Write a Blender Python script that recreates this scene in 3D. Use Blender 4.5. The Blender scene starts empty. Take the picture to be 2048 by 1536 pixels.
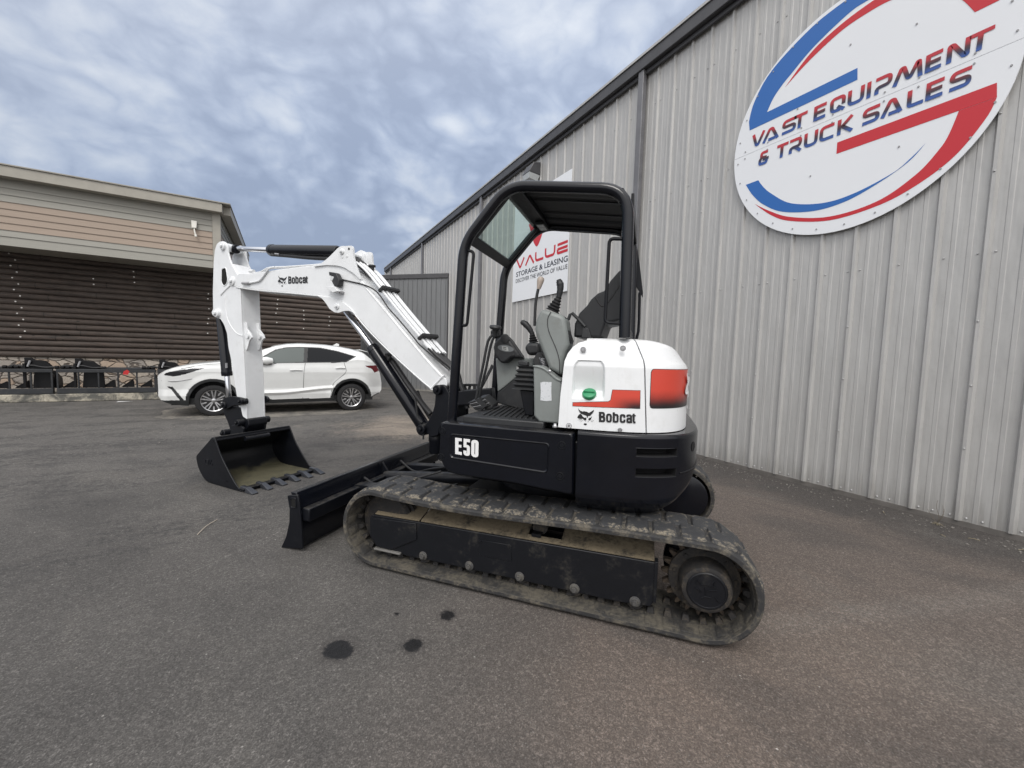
import bpy, bmesh, math, random
import numpy as np
from mathutils import Vector, Matrix
random.seed(7)
PI = math.pi
S = bpy.context.scene
C = S.collection

# ------------------------------------------------------------ camera
FPX, CX, CY, CAMH = 790.0, 1024.0, 768.0, 1.5
_dn = Vector((-323, 11342, 790.0)).normalized()
_up = -_dn
_v1 = Vector((569 - CX, 700 - CY, FPX))
_v1 = (_v1 - _v1.dot(_up) * _up).normalized()
_vx = _v1.cross(_up)
if _vx.x < 0: _vx = -_vx
RM = Matrix((_vx, _v1, _up))            # camera (x right, y down, z forward) -> world
CAM = Vector((0, 0, CAMH))
def ray(px, py): return RM @ Vector((px - CX, py - CY, FPX))
cd = bpy.data.cameras.new('camera')
cd.sensor_width = 36.0; cd.lens = 36.0 * FPX / 2048.0
cd.clip_start = 0.05; cd.clip_end = 2000
cam = bpy.data.objects.new('camera', cd); C.objects.link(cam)
_m = RM @ Matrix(((1, 0, 0), (0, -1, 0), (0, 0, -1)))
cam.matrix_world = Matrix.Translation(CAM) @ _m.to_4x4()
S.camera = cam

# ------------------------------------------------------------ tiny node language
class NT:
    def __init__(s, tree):
        s.t = tree; s.n = tree.nodes; s.l = tree.links
    def new(s, kind): return s.n.new(kind)
    def put(s, sock, v):
        if v is None: return
        if isinstance(v, bpy.types.NodeSocket): s.l.new(v, sock)
        elif isinstance(v, (int, float)) and sock.type in ('RGBA', 'VECTOR'):
            sock.default_value = (v, v, v, 1) if sock.type == 'RGBA' else (v, v, v)
        elif isinstance(v, tuple) and sock.type == 'RGBA' and len(v) == 3: sock.default_value = (*v, 1)
        else: sock.default_value = v
    def noise(s, vec, scale, detail=4, rough=.55, dist=0, out=0):
        n = s.new('ShaderNodeTexNoise'); s.put(n.inputs['Vector'], vec)
        n.inputs['Scale'].default_value = scale; n.inputs['Detail'].default_value = detail
        n.inputs['Roughness'].default_value = rough; n.inputs['Distortion'].default_value = dist
        return n.outputs[out]
    def vor(s, vec, scale, feature='F1', out='Distance', rnd=1.0):
        n = s.new('ShaderNodeTexVoronoi'); n.feature = feature; s.put(n.inputs['Vector'], vec)
        n.inputs['Scale'].default_value = scale
        if 'Randomness' in n.inputs: n.inputs['Randomness'].default_value = rnd
        return n.outputs[out]
    def m(s, op, a, b=0.0, clamp=False):
        n = s.new('ShaderNodeMath'); n.operation = op; n.use_clamp = clamp
        s.put(n.inputs[0], a); s.put(n.inputs[1], b); return n.outputs[0]
    def step(s, x, a, b, lo=0.0, hi=1.0):
        n = s.new('ShaderNodeMapRange'); n.interpolation_type = 'SMOOTHSTEP'
        s.put(n.inputs['Value'], x); s.put(n.inputs['From Min'], a); s.put(n.inputs['From Max'], b)
        s.put(n.inputs['To Min'], lo); s.put(n.inputs['To Max'], hi); return n.outputs[0]
    def lin(s, x, a, b, lo=0.0, hi=1.0):
        n = s.new('ShaderNodeMapRange')
        s.put(n.inputs['Value'], x); s.put(n.inputs['From Min'], a); s.put(n.inputs['From Max'], b)
        s.put(n.inputs['To Min'], lo); s.put(n.inputs['To Max'], hi); return n.outputs[0]
    def mix(s, f, a, b, mode='MIX'):
        n = s.new('ShaderNodeMix'); n.data_type = 'RGBA'; n.blend_type = mode
        s.put(n.inputs[0], f); s.put(n.inputs[6], a); s.put(n.inputs[7], b); return n.outputs[2]
    def vm(s, op, a, b=None):
        n = s.new('ShaderNodeVectorMath'); n.operation = op
        s.put(n.inputs[0], a)
        if b is not None: s.put(n.inputs[1], b)
        return n.outputs['Value' if op in ('LENGTH', 'DISTANCE', 'DOT_PRODUCT') else 'Vector']
    def xyz(s, v):
        n = s.new('ShaderNodeSeparateXYZ'); s.put(n.inputs[0], v); return n.outputs
    def com(s, x, y, z):
        n = s.new('ShaderNodeCombineXYZ'); s.put(n.inputs[0], x); s.put(n.inputs[1], y); s.put(n.inputs[2], z); return n.outputs[0]
    def obj(s): return s.new('ShaderNodeTexCoord').outputs['Object']
    def pos(s): return s.new('ShaderNodeNewGeometry').outputs['Position']
    def nrm(s): return s.new('ShaderNodeNewGeometry').outputs['Normal']
    def bump(s, h, strength=.3, dist=.01, nrm=None):
        n = s.new('ShaderNodeBump'); n.inputs['Strength'].default_value = strength
        n.inputs['Distance'].default_value = dist; s.put(n.inputs['Height'], h)
        if nrm is not None: s.put(n.inputs['Normal'], nrm)
        return n.outputs[0]

def mat(name, build=None, col=(.5, .5, .5), rough=.5, metal=0.0, **kw):
    m = bpy.data.materials.new(name); m.use_nodes = True
    t = NT(m.node_tree); p = m.node_tree.nodes['Principled BSDF']
    def setp(k, v): t.put(p.inputs[k], v)
    setp('Base Color', col); setp('Roughness', rough); setp('Metallic', metal)
    for k, v in kw.items(): setp(k.replace('_', ' '), v)
    if build:
        r = build(t) or {}
        for k, v in r.items(): setp(k, v)
    return m

# ------------------------------------------------------------ world: heavy broken cloud, light and sun from behind the camera
SUN_EL, SUN_AZ = math.radians(52), math.radians(215)      # azimuth measured from +Y towards +X
sund = Vector((math.sin(SUN_AZ) * math.cos(SUN_EL), math.cos(SUN_AZ) * math.cos(SUN_EL), math.sin(SUN_EL)))
W = bpy.data.worlds.new('World'); S.world = W; W.use_nodes = True
wt = NT(W.node_tree)
for n in list(W.node_tree.nodes): W.node_tree.nodes.remove(n)
out = wt.new('ShaderNodeOutputWorld')
sky = wt.new('ShaderNodeTexSky'); sky.sky_type = 'NISHITA'; sky.sun_disc = False
sky.sun_elevation = SUN_EL; sky.sun_rotation = SUN_AZ
bg1 = wt.new('ShaderNodeBackground'); bg1.inputs[1].default_value = 0.11
W.node_tree.links.new(sky.outputs[0], bg1.inputs[0])
d = wt.vm('NORMALIZE', wt.new('ShaderNodeTexCoord').outputs['Generated'])
dx, dy, dz = wt.xyz(d)
den = wt.m('ADD', wt.m('MAXIMUM', dz, 0.0), 0.42)
pl = wt.com(wt.m('MULTIPLY', wt.m('DIVIDE', dx, wt.m('ADD', den, .55)), 2.3), wt.m('MULTIPLY', wt.m('DIVIDE', dy, wt.m('ADD', den, .55)), 2.3), wt.m('MULTIPLY', dz, 2.0))
w1 = wt.noise(pl, 1.6, 3, .5, 0, 1)
plw = wt.vm('ADD', pl, wt.vm('SCALE', wt.vm('SUBTRACT', w1, (.5, .5, .5)), None))
W.node_tree.nodes[-1]
_sc = [n for n in W.node_tree.nodes if n.type == 'VECT_MATH' and n.operation == 'SCALE'][0]; _sc.inputs['Scale'].default_value = 0.30
big = wt.noise(plw, 1.3, 3, .5, .1)
def billow(sc, det, off):
    n_ = wt.noise(wt.vm('ADD', plw, off), sc, det, .5, 0)
    return wt.m('MULTIPLY', wt.m('ABSOLUTE', wt.m('SUBTRACT', wt.m('MULTIPLY', n_, 2.0), 1.0)), 1.9)
b1 = billow(2.6, 2, (1.7, .4, 0)); b2 = billow(5.6, 2, (4.1, 2.2, 0)); b3 = billow(12.0, 3, (.3, 7.7, 0))
fine = wt.noise(plw, 9.0, 8, .62, .1)
dens = wt.m('ADD', wt.m('ADD', wt.m('MULTIPLY', big, .50), wt.m('MULTIPLY', fine, .22)), wt.m('ADD', wt.m('ADD', wt.m('MULTIPLY', b1, .20), wt.m('MULTIPLY', b2, .15)), wt.m('MULTIPLY', b3, .045)))
ccol = wt.new('ShaderNodeValToRGB'); cr = ccol.color_ramp
cr.elements[0].position = .39; cr.elements[0].color = (.315, .380, .515, 1)
cr.elements[1].position = .68; cr.elements[1].color = (.66, .71, .79, 1)
for ps, cc in ((.455, (.365, .435, .575)), (.51, (.430, .502, .640)), (.57, (.515, .580, .695))):
    e = cr.elements.new(ps); e.color = (*cc, 1)
wt.put(ccol.inputs[0], dens)
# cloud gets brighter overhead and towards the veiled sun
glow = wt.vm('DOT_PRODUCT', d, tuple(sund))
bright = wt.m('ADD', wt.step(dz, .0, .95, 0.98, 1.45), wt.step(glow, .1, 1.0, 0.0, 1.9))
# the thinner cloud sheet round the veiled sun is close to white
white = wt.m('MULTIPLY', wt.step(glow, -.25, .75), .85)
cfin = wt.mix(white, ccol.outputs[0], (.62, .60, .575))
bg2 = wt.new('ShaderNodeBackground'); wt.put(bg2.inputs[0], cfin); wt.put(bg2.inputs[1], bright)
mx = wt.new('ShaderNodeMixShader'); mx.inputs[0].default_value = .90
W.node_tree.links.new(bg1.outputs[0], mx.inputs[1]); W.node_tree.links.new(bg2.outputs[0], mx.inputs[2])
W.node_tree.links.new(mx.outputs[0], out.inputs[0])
sd = bpy.data.lights.new('sun', 'SUN'); sd.energy = 1.5; sd.angle = math.radians(22); sd.color = (1, .965, .92)
so = bpy.data.objects.new('sun', sd); C.objects.link(so)
so.rotation_euler = (-sund).to_track_quat('-Z', 'Y').to_euler()
vs = S.view_settings; vs.view_transform = 'Standard'; vs.look = 'None'; vs.exposure = 0.0; vs.gamma = 1
S.cycles.max_bounces = 8
S.cycles.transparent_max_bounces = 12

# ------------------------------------------------------------ mesh helpers
class MB:
    """collects shapes; f maps builder coordinates to object coordinates"""
    def __init__(s, f=None):
        s.b = bmesh.new(); s.f = f or (lambda p: Vector(p)); s.mi = 0
    def v(s, p): return s.b.verts.new(s.f(p))
    def face(s, vs):
        try:
            fc = s.b.faces.new(vs); fc.material_index = s.mi; return fc
        except ValueError: return None
    def hexa(s, P):
        v = [s.v(p) for p in P]
        for q in ((0, 3, 2, 1), (4, 5, 6, 7), (0, 1, 5, 4), (1, 2, 6, 5), (2, 3, 7, 6), (3, 0, 4, 7)):
            s.face([v[i] for i in q])
        return s
    def box(s, a, b):
        (x0, y0, z0), (x1, y1, z1) = a, b
        return s.hexa([(x0, y0, z0), (x1, y0, z0), (x1, y1, z0), (x0, y1, z0),
                       (x0, y0, z1), (x1, y0, z1), (x1, y1, z1), (x0, y1, z1)])
    def prism(s, A, B):
        """A, B: matching 3D outlines"""
        va = [s.v(p) for p in A]; vb = [s.v(p) for p in B]; n = len(A)
        s.face(va[::-1]); s.face(vb)
        for i in range(n): s.face([va[i], va[(i + 1) % n], vb[(i + 1) % n], vb[i]])
        return s
    def cyl(s, p, q, r, r2=None, n=20, caps=True):
        p, q = Vector(p), Vector(q); r2 = r if r2 is None else r2
        ax = (q - p).normalized(); t = ax.orthogonal().normalized(); u = ax.cross(t)
        A = [s.v(p + (t * math.cos(2 * PI * i / n) + u * math.sin(2 * PI * i / n)) * r) for i in range(n)]
        B = [s.v(q + (t * math.cos(2 * PI * i / n) + u * math.sin(2 * PI * i / n)) * r2) for i in range(n)]
        for i in range(n): s.face([A[i], A[(i + 1) % n], B[(i + 1) % n], B[i]])
        if caps: s.face(A[::-1]); s.face(B)
        return s
    def lathe(s, p, ax, prof, n=32):
        """prof: (along axis, radius)"""
        p = Vector(p); ax = Vector(ax).normalized(); t = ax.orthogonal().normalized(); u = ax.cross(t)
        rings = []
        for a, r in prof:
            rings.append([s.v(p + ax * a + (t * math.cos(2 * PI * i / n) + u * math.sin(2 * PI * i / n)) * max(r, 1e-4)) for i in range(n)])
        for k in range(len(rings) - 1):
            for i in range(n): s.face([rings[k][i], rings[k][(i + 1) % n], rings[k + 1][(i + 1) % n], rings[k + 1][i]])
        s.face(rings[0][::-1]); s.face(rings[-1])
        return s
    def tube(s, path, r, n=10, smooth=3):
        P = [Vector(p) for p in path]
        if smooth and len(P) > 2: P = catmull(P, smooth)
        rr = r if callable(r) else (lambda k: r)
        rings = []; t = None
        for i, p in enumerate(P):
            a = (P[min(i + 1, len(P) - 1)] - P[max(i - 1, 0)])
            if a.length < 1e-7: a = Vector((0, 0, 1))
            a.normalize()
            t = (t - a * t.dot(a)) if t is not None else a.orthogonal()
            if t.length < 1e-6: t = a.orthogonal()
            t.normalize(); u = a.cross(t); q = rr(i / (len(P) - 1))
            rings.append([s.v(p + (t * math.cos(2 * PI * j / n) + u * math.sin(2 * PI * j / n)) * q) for j in range(n)])
        for k in range(len(rings) - 1):
            for j in range(n): s.face([rings[k][j], rings[k][(j + 1) % n], rings[k + 1][(j + 1) % n], rings[k + 1][j]])
        s.face(rings[0][::-1]); s.face(rings[-1])
        return s
    def grid(s, fn, nu, nv, keep=None):
        V = [[s.v(fn(i / nu, j / nv)) for j in range(nv + 1)] for i in range(nu + 1)]
        for i in range(nu):
            for j in range(nv):
                if keep and not keep((i + .5) / nu, (j + .5) / nv): continue
                s.face([V[i][j], V[i + 1][j], V[i + 1][j + 1], V[i][j + 1]])
        return V
    def build(s, name, mats, parent=None, bevel=0, smooth=True, seg=2, solid=0, label=None, angle=35):
        bmesh.ops.recalc_face_normals(s.b, faces=s.b.faces)
        me = bpy.data.meshes.new(name); s.b.to_mesh(me); s.b.free()
        mats = mats if isinstance(mats, (list, tuple)) else [mats]
        for m_ in mats: me.materials.append(m_)
        if smooth: me.shade_smooth()
        o = bpy.data.objects.new(name, me); C.objects.link(o)
        if parent is not None: o.parent = parent
        if solid:
            md = o.modifiers.new('solid', 'SOLIDIFY'); md.thickness = solid; md.offset = -1
        if bevel:
            md = o.modifiers.new('bevel', 'BEVEL'); md.width = bevel; md.segments = seg
            md.limit_method = 'ANGLE'; md.angle_limit = math.radians(40); md.harden_normals = False
        if smooth:
            me.set_sharp_from_angle(angle=math.radians(angle))
        if label: o['label'] = label
        return o

def catmull(P, k):
    out_ = []
    n = len(P)
    for i in range(n - 1):
        p0 = P[max(i - 1, 0)]; p1 = P[i]; p2 = P[i + 1]; p3 = P[min(i + 2, n - 1)]
        for j in range(k):
            t = j / k
            out_.append(0.5 * ((2 * p1) + (p2 - p0) * t + (2 * p0 - 5 * p1 + 4 * p2 - p3) * t * t + (3 * p1 - p0 - 3 * p2 + p3) * t ** 3))
    out_.append(P[-1]); return out_
def fillet(P, r=None, n=5, closed=False):
    """round the corners of a polyline; P items may carry their own radius as 4th value"""
    Q = [Vector(p[:3]) if len(p) > 2 else Vector((p[0], p[1], 0)) for p in P]; out_ = []
    N = len(Q)
    for i in range(N):
        if not closed and i in (0, N - 1): out_.append(Q[i]); continue
        a, b, c = Q[i - 1], Q[i], Q[(i + 1) % N]
        rr = r; u = (a - b); w = (c - b); rr = min(rr, u.length * .48, w.length * .48)
        p, q = b + u.normalized() * rr, b + w.normalized() * rr
        for k in range(n + 1):
            t = k / n; out_.append((1 - t) ** 2 * p + 2 * t * (1 - t) * b + t * t * q)
    return out_

def tag(o, label=None, cat=None, group=None, kind=None):
    if label: o['label'] = label
    if cat: o['category'] = cat
    if group: o['group'] = group
    if kind: o['kind'] = kind
    return o
def thing(name, label, cat, loc=(0, 0, 0), rz=0, group=None):
    o = bpy.data.objects.new(name, None); C.objects.link(o); o.empty_display_size = .2
    o.location = loc; o.rotation_euler = (0, 0, rz)
    return tag(o, label, cat, group)
def pip(x, y, P):
    c = False; n = len(P)
    for i in range(n):
        x1, y1 = P[i][0], P[i][1]; x2, y2 = P[i - 1][0], P[i - 1][1]
        if (y1 > y) != (y2 > y) and x < (x2 - x1) * (y - y1) / (y2 - y1) + x1: c = not c
    return c
def ss(a, b, x):
    t = max(0, min(1, (x - a) / (b - a))); return t * t * (3 - 2 * t)
def interp(x, T):
    if x <= T[0][0]: return T[0][1]
    for (a, b), (c, d_) in zip(T, T[1:]):
        if x <= c: return b + (d_ - b) * (x - a) / (c - a)
    return T[-1][1]
def text_mesh(txt, fat=0.0, res=3):
    """outline of a string as (verts2d, faces), flat"""
    cu = bpy.data.curves.new('t', 'FONT'); cu.body = txt; cu.offset = fat; cu.resolution_u = res
    o = bpy.data.objects.new('t', cu); C.objects.link(o)
    dg = bpy.context.evaluated_depsgraph_get(); me = bpy.data.meshes.new_from_object(o.evaluated_get(dg))
    V = [v.co.copy() for v in me.vertices]; F = [list(p.vertices) for p in me.polygons]
    bpy.data.objects.remove(o); bpy.data.curves.remove(cu); bpy.data.meshes.remove(me)
    x0 = min(v.x for v in V); x1 = max(v.x for v in V); y0 = min(v.y for v in V); y1 = max(v.y for v in V)
    return [((v.x - x0) / (x1 - x0), (v.y - y0) / (y1 - y0)) for v in V], F
def add_text(mb, txt, fn, fat=0.0):
    """fn maps (0..1, 0..1) of the text box to a point"""
    V, F = text_mesh(txt, fat)
    vs_ = [mb.v(fn(x, y)) for x, y in V]
    for f in F: mb.face([vs_[i] for i in f])

# ------------------------------------------------------------ general materials
def speck(t, col, amt=.12, scale=6.0):
    n = t.noise(t.obj(), scale, 6, .6)
    a = tuple(c * (1 - amt) for c in col); b = tuple(min(1, c * (1 + amt)) for c in col)
    return t.mix(t.step(n, .3, .7), a, b), n
def paint(name, col, rough=.35, amt=.06, bump=.05, dirt=None, dirt_amt=0.0, coat=0.0, rs=.1, top=None, top_amt=0.0, wear=None, streak=0.0):
    def b(t):
        c, n = speck(t, col, amt, 4)
        if wear:
            pt = t.new('ShaderNodeNewGeometry').outputs['Pointiness']
            k = t.m('MULTIPLY', t.step(pt, .53, .60), t.step(t.noise(t.obj(), 30, 5, .7), .48, .60))
            c = t.mix(t.m('MULTIPLY', k, .75), c, wear)
        if top:
            nz = t.xyz(t.nrm())[2]
            k = t.m('MULTIPLY', t.m('MULTIPLY', t.step(nz, .55, .95), t.step(t.noise(t.obj(), 12, 7, .7), .35, .65)), top_amt)
            c = t.mix(k, c, top)
        if streak:
            x, y, z = t.xyz(t.obj()); q = t.noise(t.com(t.m('MULTIPLY', x, 34), t.m('MULTIPLY', y, 34), t.m('MULTIPLY', z, 2.2)), 1.0, 5, .7)
            c = t.mix(t.m('MULTIPLY', t.step(q, .56, .76), streak), c, dirt)
        fine_ = t.noise(t.obj(), 60, 4, .6)
        if dirt:
            dm = t.m('MULTIPLY', t.step(t.noise(t.obj(), 9, 8, .7), .50, .72), dirt_amt)
            c = t.mix(dm, c, dirt)
        return {'Base Color': c, 'Roughness': t.lin(fine_, .25, .75, rough - rs, rough + rs),
                'Normal': t.bump(t.noise(t.obj(), 25, 3, .5), bump, .004)}
    return mat(name, b, **({'Coat_Weight': coat, 'Coat_Roughness': .12} if coat else {}))
M = {}
M['white'] = paint('white_machine_paint', (.77, .785, .795), .34, .03, .10, (.40, .38, .33), .14, coat=.25, top=(.48, .46, .42), top_amt=.35, streak=.13)
M['black'] = paint('satin_black_paint', (.0050, .0058, .0085), .38, .15, .05, (.035, .034, .031), .12, rs=.05, top=(.085, .078, .066), top_amt=.40, streak=.10); M['black'].node_tree.nodes['Principled BSDF'].inputs['Specular IOR Level'].default_value = .28
M['blackgloss'] = paint('gloss_black_paint', (.0042, .0050, .0082), .19, .15, .03, (.03, .03, .028), .06, rs=.04, top=(.07, .065, .056), top_amt=.25, streak=.08); M['blackgloss'].node_tree.nodes['Principled BSDF'].inputs['Specular IOR Level'].default_value = .42
M['blackrub'] = paint('black_rubber_hose', (.014, .014, .015), .55, .2, .12)
M['plasticblack'] = paint('black_plastic', (.022, .023, .025), .5, .2, .1, (.09, .085, .078), .35)
M['greyplastic'] = paint('grey_cab_plastic', (.205, .222, .215), .5, .08, .06, (.15, .145, .13), .4)
M['chrome'] = mat('chrome_rod', col=(.72, .73, .76), rough=.14, metal=1.0)
M['steel'] = paint('worn_steel', (.33, .33, .34), .4, .15, .1); 
M['zinc'] = mat('zinc_bolt', col=(.45, .45, .46), rough=.4, metal=.9)
# ============================================================ SETTING
def ground_mat():
    def b(t):
        P = t.pos(); x, y, z = t.xyz(P)
        flat = t.com(x, y, 0.0)
        base = t.noise(flat, .45, 6, .62, .4)
        patch = t.noise(flat, 1.7, 7, .62, .6)
        grit = t.noise(flat, 150, 3, .75)
        grit2 = t.noise(flat, 45, 4, .7)
        col = t.mix(t.step(base, .3, .7), (.064, .060, .057), (.118, .110, .102))
        # browner worn asphalt towards the near right, by the tracks
        br = t.step(t.m('ADD', t.m('SUBTRACT', t.m('MULTIPLY', x, 1.0), t.m('MULTIPLY', y, .85)), t.m('MULTIPLY', t.m('SUBTRACT', base, .5), 2.2)), -1.6, .7)
        col = t.mix(t.m('MULTIPLY', br, .85), col, (.142, .112, .094))
        # a paler silty streak running out from the wall side
        ln = t.m('ADD', t.m('ADD', t.m('MULTIPLY', x, .77), t.m('MULTIPLY', y, .64)), t.m('MULTIPLY', t.noise(flat, .8, 4, .6), .7))
        st = t.m('MULTIPLY', t.step(ln, 2.35, 2.75), t.step(ln, 3.35, 2.85))
        col = t.mix(t.m('MULTIPLY', st, .30), col, (.15, .142, .13))
        # far yard: older, greyer, sun-bleached
        far = t.step(t.m('ADD', y, t.m('MULTIPLY', patch, 4)), 6.5, 12.5)
        col = t.mix(t.m('MULTIPLY', far, .75), col, (.142, .134, .124))
        # dark loose grit bands, pale silt patches
        gb = t.m('MULTIPLY', t.step(patch, .53, .62), t.step(y, 3.2, 6.0))
        col = t.mix(t.m('MULTIPLY', gb, .50), col, (.042, .041, .041))
        silt = t.m('MULTIPLY', t.step(t.noise(flat, .9, 6, .7, .5), .60, .70), t.step(y, 3, 5))
        col = t.mix(t.m('MULTIPLY', silt, .62), col, (.22, .20, .17))
        # tan silt drift by the boom foot
        dd = t.vm('DISTANCE', flat, (2.55, 8.0, 0.0)); dd = t.m('ADD', dd, t.m('MULTIPLY', t.noise(flat, 1.6, 6, .7), 2.6))
        col = t.mix(t.m('MULTIPLY', t.step(dd, 3.3, 2.0), .72), col, (.36, .30, .24))
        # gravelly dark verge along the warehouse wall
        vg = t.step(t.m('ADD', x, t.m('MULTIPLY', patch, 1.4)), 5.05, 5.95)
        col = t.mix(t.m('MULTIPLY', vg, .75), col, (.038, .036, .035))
        # sandy tan dust trodden out around the tail of the machine, and a paler drag line running right
        sd_ = t.vm('DISTANCE', t.com(t.m('MULTIPLY', x, .55), y, 0.0), (1.15, .95, 0.0)); sd_ = t.m('ADD', sd_, t.m('MULTIPLY', t.m('SUBTRACT', patch, .5), 1.3))
        col = t.mix(t.m('MULTIPLY', t.step(sd_, .95, .15), .52), col, (.185, .140, .112))
        dl_ = t.m('ABSOLUTE', t.m('SUBTRACT', t.m('ADD', y, t.m('MULTIPLY', t.m('SUBTRACT', base, .5), .35)), t.m('ADD', t.m('MULTIPLY', x, -.33), 1.92)))
        col = t.mix(t.m('MULTIPLY', t.m('MULTIPLY', t.step(dl_, .16, .02), t.step(x, 1.9, 2.6)), t.m('MULTIPLY', t.step(grit2, .35, .65), .5)), col, (.25, .225, .20))
        # rough dark loose-stone bands across the mid yard on the left
        rb = t.noise(t.com(t.m('MULTIPLY', x, .35), t.m('MULTIPLY', y, 1.1), 0.0), 1.5, 7, .7, .5)
        rbm = t.m('MULTIPLY', t.m('MULTIPLY', t.step(rb, .49, .57), t.step(y, 2.6, 4.2)), t.step(t.noise(flat, 14, 6, .75), .42, .60))
        col = t.mix(t.m('MULTIPLY', rbm, .80), col, (.036, .035, .035))
        # pale blotches pressed into the near asphalt
        pb_ = t.m('MULTIPLY', t.step(t.noise(flat, 3.4, 6, .75, .6), .665, .72), t.step(t.m('ADD', x, t.m('MULTIPLY', y, -.4)), .2, 1.0))
        col = t.mix(t.m('MULTIPLY', pb_, .55), col, (.27, .225, .185))
        # broad stains and worn lanes
        l1 = t.noise(t.com(t.m('ADD', t.m('MULTIPLY', x, .9), t.m('MULTIPLY', y, .5)), t.m('SUBTRACT', t.m('MULTIPLY', y, .35), t.m('MULTIPLY', x, .25)), 0.0), 1.4, 6, .62, .8)
        col = t.mix(t.m('MULTIPLY', t.step(l1, .50, .68), .42), col, (.046, .044, .043))
        col = t.mix(t.m('MULTIPLY', t.step(l1, .46, .30), .34), col, (.150, .138, .124))
        # stone chips
        cell = t.vor(flat, 95, out='Color'); cr_, cg_, cb_ = t.xyz(cell)
        chip = t.m('MULTIPLY', t.step(t.vor(flat, 95), .36, .20), t.m('GREATER_THAN', cr_, .80))
        col = t.mix(t.m('MULTIPLY', chip, .42), col, t.mix(cg_, (.17, .165, .155), (.30, .29, .275)))
        cell3 = t.vor(flat, 26, out='Color'); c3, _, _ = t.xyz(cell3)
        chip3 = t.m('MULTIPLY', t.step(t.vor(flat, 26), .14, .08), t.m('GREATER_THAN', c3, .955))
        col = t.mix(t.m('MULTIPLY', chip3, .8), col, (.42, .40, .37))
        col = t.mix(t.step(grit, .36, .66, .0, 1.0), t.mix(.32, col, (.022, .021, .021)), t.mix(.16, col, (.26, .25, .235)))
        col = t.mix(t.m('MULTIPLY', t.step(grit2, .5, .68), .22), col, (.028, .028, .028))
        # oil drips
        wob = t.m('MULTIPLY', t.m('SUBTRACT', t.noise(flat, 55, 5, .85), .5), .075)
        wet = None; halo = None
        for sx, sy, r in ((.215, 2.065, .066), (.238, 2.03, .05), (.560, 1.915, .047), (.800, 2.055, .042), (.545, 2.2, .013)):
            ds = t.m('ADD', t.vm('DISTANCE', flat, (sx, sy, 0.0)), wob)
            s_ = t.step(ds, r * 1.10, r * .86); wet = s_ if wet is None else t.m('MAXIMUM', wet, s_)
            s2_ = t.step(ds, r * 2.0, r * .9); halo = s2_ if halo is None else t.m('MAXIMUM', halo, s2_)
        col = t.mix(t.m('MULTIPLY', halo, .38), col, (.045, .040, .038))
        col = t.mix(t.m('MULTIPLY', wet, .93), col, (.009, .009, .010))
        # pale scrapes
        for (x0, y0, x1, y1, w_) in ((-.60, 3.22, .10, 3.82, .010), (-.45, 3.35, .22, 3.80, .008), (-.70, 3.75, -.58, 4.05, .010), (-2.7, 5.2, -2.2, 5.3, .012)):
            L = math.hypot(x1 - x0, y1 - y0); ux, uy = (x1 - x0) / L, (y1 - y0) / L
            rx = t.m('SUBTRACT', x, x0); ry = t.m('SUBTRACT', y, y0)
            al = t.m('ADD', t.m('MULTIPLY', rx, ux), t.m('MULTIPLY', ry, uy))
            la = t.m('ABSOLUTE', t.m('ADD', t.m('ADD', t.m('MULTIPLY', rx, -uy), t.m('MULTIPLY', ry, ux)), t.m('MULTIPLY', t.m('SUBTRACT', t.noise(flat, 3, 3), .5), .05)))
            mk = t.m('MULTIPLY', t.m('MULTIPLY', t.step(al, 0, .06), t.step(al, L, L - .06)), t.step(la, w_, w_ * .3))
            col = t.mix(t.m('MULTIPLY', t.m('MULTIPLY', mk, t.step(grit2, .46, .60)), .42), col, (.30, .28, .26))
        # aggregate: every stone its own tone
        ca_, cb2, cc2 = t.xyz(t.vor(flat, 175, out='Color')); cd2, ce2, cf2 = t.xyz(t.vor(t.vm('ADD', flat, (3.7, 1.3, 0)), 80, out='Color'))
        mul = t.m('ADD', t.m('MULTIPLY', t.m('POWER', ca_, 1.8), 1.05), .60)
        mul = t.m('MULTIPLY', mul, t.m('ADD', t.m('MULTIPLY', t.m('POWER', cd2, 2.5), .75), .80))
        col = t.mix(.55, col, t.vm('MULTIPLY', col, t.com(mul, mul, mul)))
        h = t.m('ADD', t.m('MULTIPLY', ca_, .5), t.m('MULTIPLY', grit, .6)); h = t.m('ADD', h, t.m('ADD', t.m('MULTIPLY', grit2, .8), t.m('MULTIPLY', chip, .5)))
        rough = t.mix(wet, .88, .42)
        return {'Base Color': col, 'Roughness': rough, 'Normal': t.bump(h, .75, .006)}
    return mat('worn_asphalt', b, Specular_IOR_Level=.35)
mb = MB()
# gently uneven sheet near the machine, carried to the horizon by big outer faces
xs = [-600, -150, -60, -30, -20] + [-14 + i * .5 for i in range(0, 45)] + [9.5, 20, 60, 150, 600]
ys = [-600, -150, -50, -15, -6] + [-3 + i * .5 for i in range(0, 45)] + [24, 40, 90, 200, 600]
V_ = [[mb.v((x, y, 0)) for y in ys] for x in xs]
for i in range(len(xs) - 1):
    for j in range(len(ys) - 1): mb.face([V_[i][j], V_[i + 1][j], V_[i + 1][j + 1], V_[i][j + 1]])
g = mb.build('ground', ground_mat(), smooth=False); g['kind'] = 'structure'

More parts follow.
